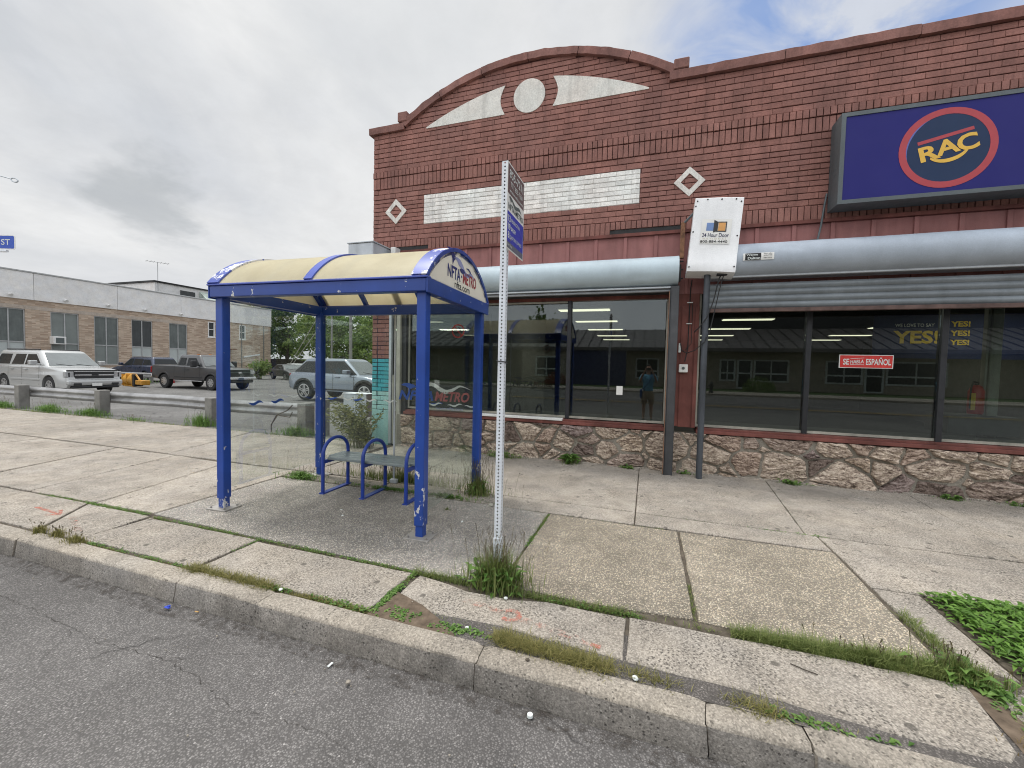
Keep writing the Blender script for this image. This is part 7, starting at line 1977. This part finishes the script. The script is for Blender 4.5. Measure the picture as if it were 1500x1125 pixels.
for _ in range(170):
    x, y = rl.uniform(-6, 3), rl.uniform(-.3, 1.93); s = rl.uniform(.002, .006)
    sc.bbox(x - s, x + s, y - s * .7, y + s * .7, LZ - .003, LZ + s * .8, s * .3)
for _ in range(140):
    x, y = rl.uniform(-4.6, 1.6), rl.uniform(2.2, 6.6); s = rl.uniform(.002, .005)
    sc.bbox(x - s, x + s, y - s * .7, y + s * .7, -.002, s * .8, s * .3)
tag(sc.build('grit', M['kerb']), kind='stuff')
# ------------------------------------------------------------------ across the street (seen mirrored in the shop windows)
t = thing('community_building', 'low beige building with a brown standing seam roof across the street', 'building', (0, -27, 0))
q = MB(); q.box(-34, 34, -34, -27.0, -.1, 3.5); q.box(-12, -2.0, -27, -25.4, -.1, 3.4); wl = q.build('wall', plain('beige_render', (.42, .37, .30), .85, 0, .15, 2), t)
q = MB(); q.box(-6.9, -2.0, -25.395, -25.36, 0, 3.3); q.build('blue_wall', plain('dark_blue_wall', (.02, .03, .10), .6), t)
q = MB(); q.mesh([(-35, -25.2, 3.55), (35, -25.2, 3.55), (35, -31.5, 5.7), (-35, -31.5, 5.7), (-35, -25.2, 3.25), (35, -25.2, 3.25), (35, -37, 3.4), (-35, -37, 3.4)], [(0, 1, 2, 3), (4, 5, 1, 0), (3, 2, 6, 7), (7, 6, 5, 4)])
fix_normals(q.build('roof', plain('brown_metal_roof', (.14, .13, .125), .5, .2), t))
q = MB()
for i in range(70): x = -34.5 + i; q.mesh([(x - .02, -25.19, 3.56), (x + .02, -25.19, 3.56), (x + .02, -31.5, 5.72), (x - .02, -31.5, 5.72), (x - .02, -25.19, 3.64), (x + .02, -25.19, 3.64), (x + .02, -31.5, 5.8), (x - .02, -31.5, 5.8)], [(4, 5, 6, 7), (0, 4, 7, 3), (1, 2, 6, 5), (0, 1, 5, 4)])
q.build('seam', plain('roof_seam', (.06, .058, .055), .6), t)
for x0, x1, kind in ((-10.6, -8.4, 'w'), (-1.2, .9, 'w'), (6.0, 7.3, 'w'), (7.4, 8.6, 'd'), (8.7, 11.4, 'w'), (14.0, 16.6, 'w'), (16.7, 18.0, 'd'), (18.1, 22.0, 'w')):
    z0 = .05 if kind == 'd' else .7; yy = -25.4 if x1 < -2 else -27.0
    f_ = MB()
    for a, b in ((x0, x0 + .15), (x1 - .15, x1)) + (((x0 + (x1 - x0) / 2 - .05, x0 + (x1 - x0) / 2 + .05),) if kind == 'w' else ()): f_.box(a, b, yy, yy + .06, z0, 2.6)
    for c in (z0, 1.35, 2.5): f_.box(x0 + .1, x1 - .1, yy, yy + .055, c, c + .13)
    fo = f_.build('door' if kind == 'd' else 'window', M['whitevinyl'], t); p_ = MB(); p_.box(x0 + .05, x1 - .05, yy + .002, yy + .02, z0, 2.58); p_.build('pane', M['farglass'], fo)
q = MB(); q.box(4.5, 34, -46, -31.6, -.1, 10.5); q.build('upper_block', plain('dark_clerestory', (.05, .05, .05), .7), t)
rs2 = random.Random(3)
for i, (x, y, s, lb) in enumerate(((-8, -23.2, 1.1, 'reddish shrub in front of the dark blue wall across the street'), (2.0, -23.4, .9, 'round green shrub left of the doors across the street'), (8.3, -23.0, 1.2, 'wide green shrub between the two doors across the street'))):
    b_ = thing('shrub', lb, 'shrub', (x, y, 0)); q = MB()
    for _ in range(900):
        d = Vector((rs2.gauss(0, 1), rs2.gauss(0, .6), abs(rs2.gauss(0, .7)))).normalized() * s * rs2.random() ** .4; leaf(q, Vector((x, y, .05)) + d, .13, rs2)
    q.build('foliage', M['leaves'] if i else leaf_mat('red_leaves', (.12, .02, .015), (.28, .06, .03)), b_)
tree('tree beyond the metal roof across the street', -13, -36, 9, 7, 20, 'leaves', 1500, .5, .3)
tree('second tree across the street, right of the first', 20, -38, 10, 8, 21, 'leaves', 1500, .5, .3)
t = thing('planter', 'dark urn planter with a white flowering plant across the street', 'planter', (3.1, -19.5, 0)); q = MB(); q.tube([(3.1, -19.5, 0), (3.1, -19.5, .15), (3.1, -19.5, .6), (3.1, -19.5, .66)], [.22, .2, .38, .40], 14); q.build('pot', M['black'], t, True)
q = MB()
for _ in range(400): d = Vector((rs2.gauss(0, 1), rs2.gauss(0, 1), abs(rs2.gauss(0, 1)))).normalized() * .45 * rs2.random() ** .4; leaf(q, Vector((3.1, -19.5, .75)) + d, .1, rs2)
q.build('plant', M['leaves2'], t)
t = thing('fire_hydrant', 'dark fire hydrant by the kerb across the street', 'hydrant', (4.3, -18.6, 0)); q = MB(); q.tube([(4.3, -18.6, 0), (4.3, -18.6, .08), (4.3, -18.6, .09), (4.3, -18.6, .6), (4.3, -18.6, .62), (4.3, -18.6, .72), (4.3, -18.6, .8)], [.17, .17, .11, .11, .14, .11, .03], 12); q.tube([(4.1, -18.6, .5), (4.5, -18.6, .5)], .05, 8); q.build('barrel', M['plastic'], t, True)

# ------------------------------------------------------------------ the photographer, standing in the road with a phone held up
def skin_body(name, chain, edges, mat, parent, sub=2):
    me = bpy.data.meshes.new(name)
    inv = WM[parent].inverted()
    me.from_pydata([tuple(inv @ Vector(c[:3])) for c in chain], edges, [])
    me.materials.append(mat)
    o = link(bpy.data.objects.new(name, me), parent)
    bm = bmesh.new(); bm.from_mesh(me)
    lay = bm.verts.layers.skin.verify()
    for v, c in zip(bm.verts, chain):
        v[lay].radius = (c[3], c[4] if len(c) > 4 else c[3])
    bm.verts.ensure_lookup_table(); bm.verts[0][lay].use_root = True
    bm.to_mesh(me); bm.free()
    m1 = o.modifiers.new('skin', 'SKIN'); m1.use_smooth_shade = True
    m2 = o.modifiers.new('sub', 'SUBSURF'); m2.levels = sub; m2.render_levels = sub
    return o

GZ = ROADZ + .02
person = thing('person', 'person in light blue shirt and khaki shorts holding up a phone', 'person', (0, -.42, GZ))
cy = -.44
ch = [(0, cy, .80, .155, .11), (0, cy, .98, .135, .10), (0, cy + .01, 1.16, .155, .105), (0, cy + .0, 1.30, .16, .10), (0, cy, 1.38, .065, .06), (0, cy + .015, 1.44, .055, .055), (0, cy + .03, 1.52, .084, .098), (0, cy + .03, 1.61, .092, .114), (0, cy + .02, 1.69, .06, .075)]
ed = [(0, 1), (1, 2), (2, 3), (3, 4), (4, 5), (5, 6), (6, 7), (7, 8)]
for s in (-1, 1):
    b = len(ch)
    ch += [(s * .10, cy, .72, .095), (s * .115, cy + .015, .36, .062), (s * .12, cy - .01, .20, .058), (s * .12, cy - .015, -.07, .036), (s * .125, cy + .05, -.115, .036, .03), (s * .135, cy + .14, -.12, .034, .022)]
    ed += [(0, b), (b, b + 1), (b + 1, b + 2), (b + 2, b + 3), (b + 3, b + 4), (b + 4, b + 5)]
    a = len(ch)
    ch += [(s * .19, cy, 1.335, .062), (s * .265, cy + .06, 1.14, .046), (s * .20, cy + .24, 1.34, .036), (s * .115, cy + .345, 1.50, .026), (s * .095, cy + .365, 1.545, .032, .018), (s * .087, cy + .37, 1.575, .030, .014)]
    ed += [(3, a), (a, a + 1), (a + 1, a + 2), (a + 2, a + 3), (a + 3, a + 4), (a + 4, a + 5)]
    # four fingers hook round the back of the phone, the thumb lies on its near face
    for k, (dz, l) in enumerate(((-.028, .040), (-.010, .047), (.009, .045), (.027, .036))):
        f0 = len(ch); zb = 1.565 + dz
        ch += [(s * .088, cy + .385, zb, .0085), (s * (.088 - l * .35), cy + .404, zb + .002, .0078), (s * (.084 - l * .9), cy + .404, zb + .003, .0066)]
        ed += [(a + 5, f0), (f0, f0 + 1), (f0 + 1, f0 + 2)]
    f0 = len(ch); ch += [(s * .086, cy + .352, 1.53, .0105), (s * .070, cy + .356, 1.548, .0095), (s * .054, cy + .366, 1.562, .008)]; ed += [(a + 4, f0), (f0, f0 + 1), (f0 + 1, f0 + 2)]
body = skin_body('body', ch, ed, M['skin'], person)
tc_ = [(0, cy, .80, .180, .140), (0, cy, .90, .178, .138), (0, cy + .01, 1.04, .176, .135), (0, cy + .01, 1.17, .186, .138), (0, cy, 1.29, .188, .132), (0, cy, 1.385, .090, .088)]
te = [(0, 1), (1, 2), (2, 3), (3, 4), (4, 5)]
for s in (-1, 1):
    b = len(tc_); tc_ += [(s * .19, cy, 1.335, .092), (s * .235, cy + .03, 1.23, .084), (s * .258, cy + .05, 1.16, .080)]; te += [(4, b), (b, b + 1), (b + 1, b + 2)]
skin_body('shirt', tc_, te, M['shirt'], person)
sc_ = [(0, cy, .92, .180, .140), (0, cy, .78, .185, .145)]; se = [(0, 1)]
for s in (-1, 1):
    b = len(sc_); sc_ += [(s * .10, cy, .68, .125), (s * .118, cy + .012, .52, .108), (s * .118, cy + .012, .38, .102)]; se += [(1, b), (b, b + 1), (b + 1, b + 2)]
skin_body('shorts', sc_, se, M['khaki'], person)
q = MB()
for s in (-1, 1):
    bm = bmesh.new(); bmesh.ops.create_uvsphere(bm, u_segments=14, v_segments=8, radius=1)
    for v in bm.verts: v.co = Vector((v.co.x * .048, v.co.y * .135, max(-.45, v.co.z) * .055 + .0))
    q.bm(bm, Matrix.Translation((s * .13, cy + .055, GZ + .028)))
q.build('shoe', M['plastic'], person, True)
q = MB(); bm = bmesh.new(); bmesh.ops.create_uvsphere(bm, u_segments=20, v_segments=14, radius=1)
for v in list(bm.verts):
    if v.co.z < -.25 or (v.co.y > .45 and v.co.z < .45): bm.verts.remove(v)
for v in bm.verts: v.co = Vector((v.co.x * .093, v.co.y * .112, v.co.z * .108)) * (1 + .05 * mnoise.noise(v.co * 9))
q.bm(bm, Matrix.Translation((0, cy + .022, 1.635))); q.build('hair', M['hair'], person, True)
q = MB()
q.mesh([(-.014, cy + .118, 1.60), (.014, cy + .118, 1.60), (.017, cy + .125, 1.555), (-.017, cy + .125, 1.555), (0, cy + .150, 1.560), (0, cy + .124, 1.605)], [(0, 3, 4), (0, 4, 5), (5, 4, 1), (1, 4, 2), (3, 2, 4)])
for s in (-1, 1): q.tube([(s * .078, cy + .03, 1.60), (s * .088, cy + .02, 1.60)], [.03, .022], 8)
q.build('nose_and_ears', M['skin'], person, True)
q = MB()
for s in (-1, 1): q.tube([(s * .031, cy + .100, 1.605), (s * .031, cy + .121, 1.605)], [.011, .006], 10)
q.bbox(-.024, .024, cy + .100, cy + .116, 1.520, 1.526, .002); q.build('eyes_and_mouth', M['hair'], person)
q = MB(); q.tube([(.12, cy + .06, 1.425), (.10, cy + .14, 1.32), (.02, cy + .155, 1.15), (-.13, cy + .13, .95), (-.20, cy + .02, .90)], .014, 6); q.tube([(.12, cy + .06, 1.425), (.11, cy - .06, 1.42), (.06, cy - .14, 1.30), (-.06, cy - .145, 1.08), (-.20, cy - .09, .89)], .014, 6); q.bbox(-.26, -.18, cy - .12, cy + .14, .62, .90, .03, seg=2)
tag(q.build('shoulder_bag', plain('bag_blue', (.03, .09, .26), .8)), 'dark blue shoulder bag slung across the person with the phone', 'bag')
q = MB(); q.bbox(-.078, .078, -.034, -.026, 1.535, 1.61, .003); ph_ = tag(q.build('phone', M['plastic']), 'black phone held up by the person', 'phone')
# ------------------------------------------------------------------ sky, sun, camera
w = bpy.data.worlds.new('World'); scene.world = w; w.use_nodes = True
nt = w.node_tree; nt.nodes.clear()
def N(t_, **k):
    n = nt.nodes.new(t_)
    for a, b in k.items(): setattr(n, a, b)
    return n
SUN_EL, SUN_AZ = R(70), R(-72)                # azimuth measured from +Y towards +X: the sun stands behind the shop
sky = N('ShaderNodeTexSky'); sky.sky_type = 'NISHITA'; sky.sun_disc = False; sky.sun_elevation = SUN_EL; sky.sun_rotation = SUN_AZ
tc = N('ShaderNodeTexCoord'); G_ = tc.outputs['Generated']
def mth(op, a, b=0.0, cl=False):
    n = N('ShaderNodeMath', operation=op, use_clamp=cl)
    for i, v in enumerate((a, b)):
        if isinstance(v, bpy.types.NodeSocket): nt.links.new(v, n.inputs[i])
        else: n.inputs[i].default_value = v
    return n.outputs[0]
# project the view direction on a flat cloud deck so that clouds shrink towards the horizon
sp = N('ShaderNodeSeparateXYZ'); nt.links.new(G_, sp.inputs[0])
zz = mth('ADD', mth('MAXIMUM', sp.outputs[2], 0.0), 0.22)
cb = N('ShaderNodeCombineXYZ'); nt.links.new(mth('DIVIDE', sp.outputs[0], zz), cb.inputs[0]); nt.links.new(mth('DIVIDE', sp.outputs[1], zz), cb.inputs[1])
def nz(scale, detail, rough, dist=0.0, vec=None):
    n = N('ShaderNodeTexNoise'); nt.links.new(vec or cb.outputs[0], n.inputs['Vector'])
    n.inputs['Scale'].default_value = scale; n.inputs['Detail'].default_value = detail; n.inputs['Roughness'].default_value = rough; n.inputs['Distortion'].default_value = dist
    return n.outputs['Fac']
def ramp(f, st):
    n = N('ShaderNodeValToRGB'); nt.links.new(f, n.inputs[0]); cr = n.color_ramp
    while len(cr.elements) < len(st): cr.elements.new(.5)
    for e, (p, c) in zip(cr.elements, st): e.position = p; e.color = (*c, 1) if isinstance(c, tuple) else (c, c, c, 1)
    return n.outputs[0]
def mixc(f, a, b):
    n = N('ShaderNodeMix', data_type='RGBA')
    for i, v in ((0, f), (6, a), (7, b)):
        if isinstance(v, bpy.types.NodeSocket): nt.links.new(v, n.inputs[i])
        else: n.inputs[i].default_value = (*v, 1) if isinstance(v, tuple) else v
    return n.outputs[2]
def spot(d, r0, r1, wob=0.0):
    v = N('ShaderNodeVectorMath', operation='DOT_PRODUCT'); nt.links.new(G_, v.inputs[0]); v.inputs[1].default_value = Vector(d).normalized()
    f = v.outputs['Value']
    if wob: f = mth('ADD', f, mth('MULTIPLY', mth('SUBTRACT', nz(2.4, 5, .6), .5), wob))
    m_ = N('ShaderNodeMapRange', interpolation_type='SMOOTHSTEP'); nt.links.new(f, m_.inputs[0]); m_.inputs[1].default_value = math.cos(R(r1)); m_.inputs[2].default_value = math.cos(R(r0))
    return m_.outputs[0]
K = 7.85                                      # cloud radiance before the 0.1 background strength
mp = N('ShaderNodeMapping'); nt.links.new(cb.outputs[0], mp.inputs[0]); mp.inputs['Rotation'].default_value = (0, 0, R(25)); mp.inputs['Scale'].default_value = (1.0, .55, 1.0)
cl = ramp(nz(1.15, 8, .56, .5, mp.outputs[0]), [(.30, (K * .70, K * .735, K * .79)), (.44, (K * .86, K * .88, K * .91)), (.57, (K * .97, K * .98, K * .99)), (.72, (K * 1.13, K * 1.13, K * 1.12))])
dt = ramp(nz(6.5, 6, .62, .3), [(.35, .86), (.65, 1.0)]); dv = N('ShaderNodeVectorMath', operation='MULTIPLY'); nt.links.new(cl, dv.inputs[0]); nt.links.new(dt, dv.inputs[1]); cl = mixc(.45, cl, dv.outputs[0])
cl = mixc(mth('MULTIPLY', spot((-.827, .487, .285), 0.5, 5.4, .018), .60), cl, (K * .50, K * .535, K * .565))
cl = mixc(mth('MULTIPLY', spot((-.45, .66, .62), 0, 15, .03), .35), cl, (K * .66, K * .70, K * .75))
hz_ = mth('SUBTRACT', 1.0, mth('MULTIPLY', sp.outputs[2], 4.0), True)
cl = mixc(mth('MULTIPLY', hz_, .55), cl, (K * .86, K * .88, K * .91))
bh = N('ShaderNodeMapRange', interpolation_type='SMOOTHSTEP'); nt.links.new(mth('MULTIPLY', sp.outputs[1], -1.0), bh.inputs[0]); bh.inputs[1].default_value = -.05; bh.inputs[2].default_value = .6; bh.inputs[3].default_value = 1.0; bh.inputs[4].default_value = 1.8    # unseen sky behind the camera brightened to add light on the shop front
bs = N('ShaderNodeVectorMath', operation='SCALE'); nt.links.new(cl, bs.inputs[0]); nt.links.new(bh.outputs[0], bs.inputs['Scale']); cl = bs.outputs[0]
blue = mth('MULTIPLY', spot((.24, .795, .56), 4, 19, .05), ramp(nz(3.4, 6, .6, .6), [(.40, 1.0), (.60, .25)]))
blue2 = mth('MULTIPLY', spot((.6, -.2, .78), 8, 30, .08), .5)
zen = N('ShaderNodeMapRange', interpolation_type='SMOOTHSTEP'); nt.links.new(sp.outputs[2], zen.inputs[0]); zen.inputs[1].default_value = .66; zen.inputs[2].default_value = .96; zen.inputs[3].default_value = 1.0; zen.inputs[4].default_value = 2.2    # unseen sky overhead brightened to add light on ground and walls
zs = N('ShaderNodeVectorMath', operation='SCALE'); nt.links.new(cl, zs.inputs[0]); nt.links.new(zen.outputs[0], zs.inputs['Scale']); cl = zs.outputs[0]
bl = N('ShaderNodeVectorMath', operation='SCALE'); nt.links.new(sky.outputs[0], bl.inputs[0]); bl.inputs['Scale'].default_value = 1.0
col = mixc(mth('MAXIMUM', blue, blue2), cl, mixc(.8, bl.outputs[0], (K * .36, K * .52, K * .90)))
bg = N('ShaderNodeBackground'); bg.inputs[1].default_value = 0.1; nt.links.new(col, bg.inputs[0])
ow = N('ShaderNodeOutputWorld'); nt.links.new(bg.outputs[0], ow.inputs[0])

sl = bpy.data.lights.new('sun', 'SUN'); sl.energy = 1.9; sl.angle = R(10); sl.color = (1.0, .955, .89)
so_ = bpy.data.objects.new('sun', sl); COL.objects.link(so_)
sd = Vector((math.sin(SUN_AZ) * math.cos(SUN_EL), math.cos(SUN_AZ) * math.cos(SUN_EL), math.sin(SUN_EL)))
so_.rotation_euler = sd.to_track_quat('Z', 'Y').to_euler(); so_.location = sd * 60

cam = bpy.data.cameras.new('camera'); co = bpy.data.objects.new('camera', cam); COL.objects.link(co); scene.camera = co
cam.sensor_width = 36.0; cam.lens = 36.0 * 605.1 / 1500.0; cam.clip_start = 0.01; cam.clip_end = 2000
rx_, ry_, rz2 = Vector((.949, .314, .023)), Vector((.035, -.034, -.999)), Vector((-.313, .949, -.043))
fw_ = rz2.normalized(); rt_ = (rx_ - fw_ * rx_.dot(fw_)).normalized(); up_ = rt_.cross(fw_)
co.matrix_world = Matrix(((rt_.x, up_.x, -fw_.x, 0), (rt_.y, up_.y, -fw_.y, 0), (rt_.z, up_.z, -fw_.z, 1.57), (0, 0, 0, 1)))
scene.view_settings.view_transform = 'Standard'; scene.view_settings.look = 'None'; scene.view_settings.exposure = 0.12; scene.view_settings.gamma = 1.0
scene.cycles.filter_width = 1.05; scene.cycles.max_bounces = 8; scene.cycles.transparent_max_bounces = 24; scene.cycles.use_denoising = True
scene.cycles.caustics_reflective = False; scene.cycles.caustics_refractive = False; scene.cycles.sample_clamp_indirect = 6.0
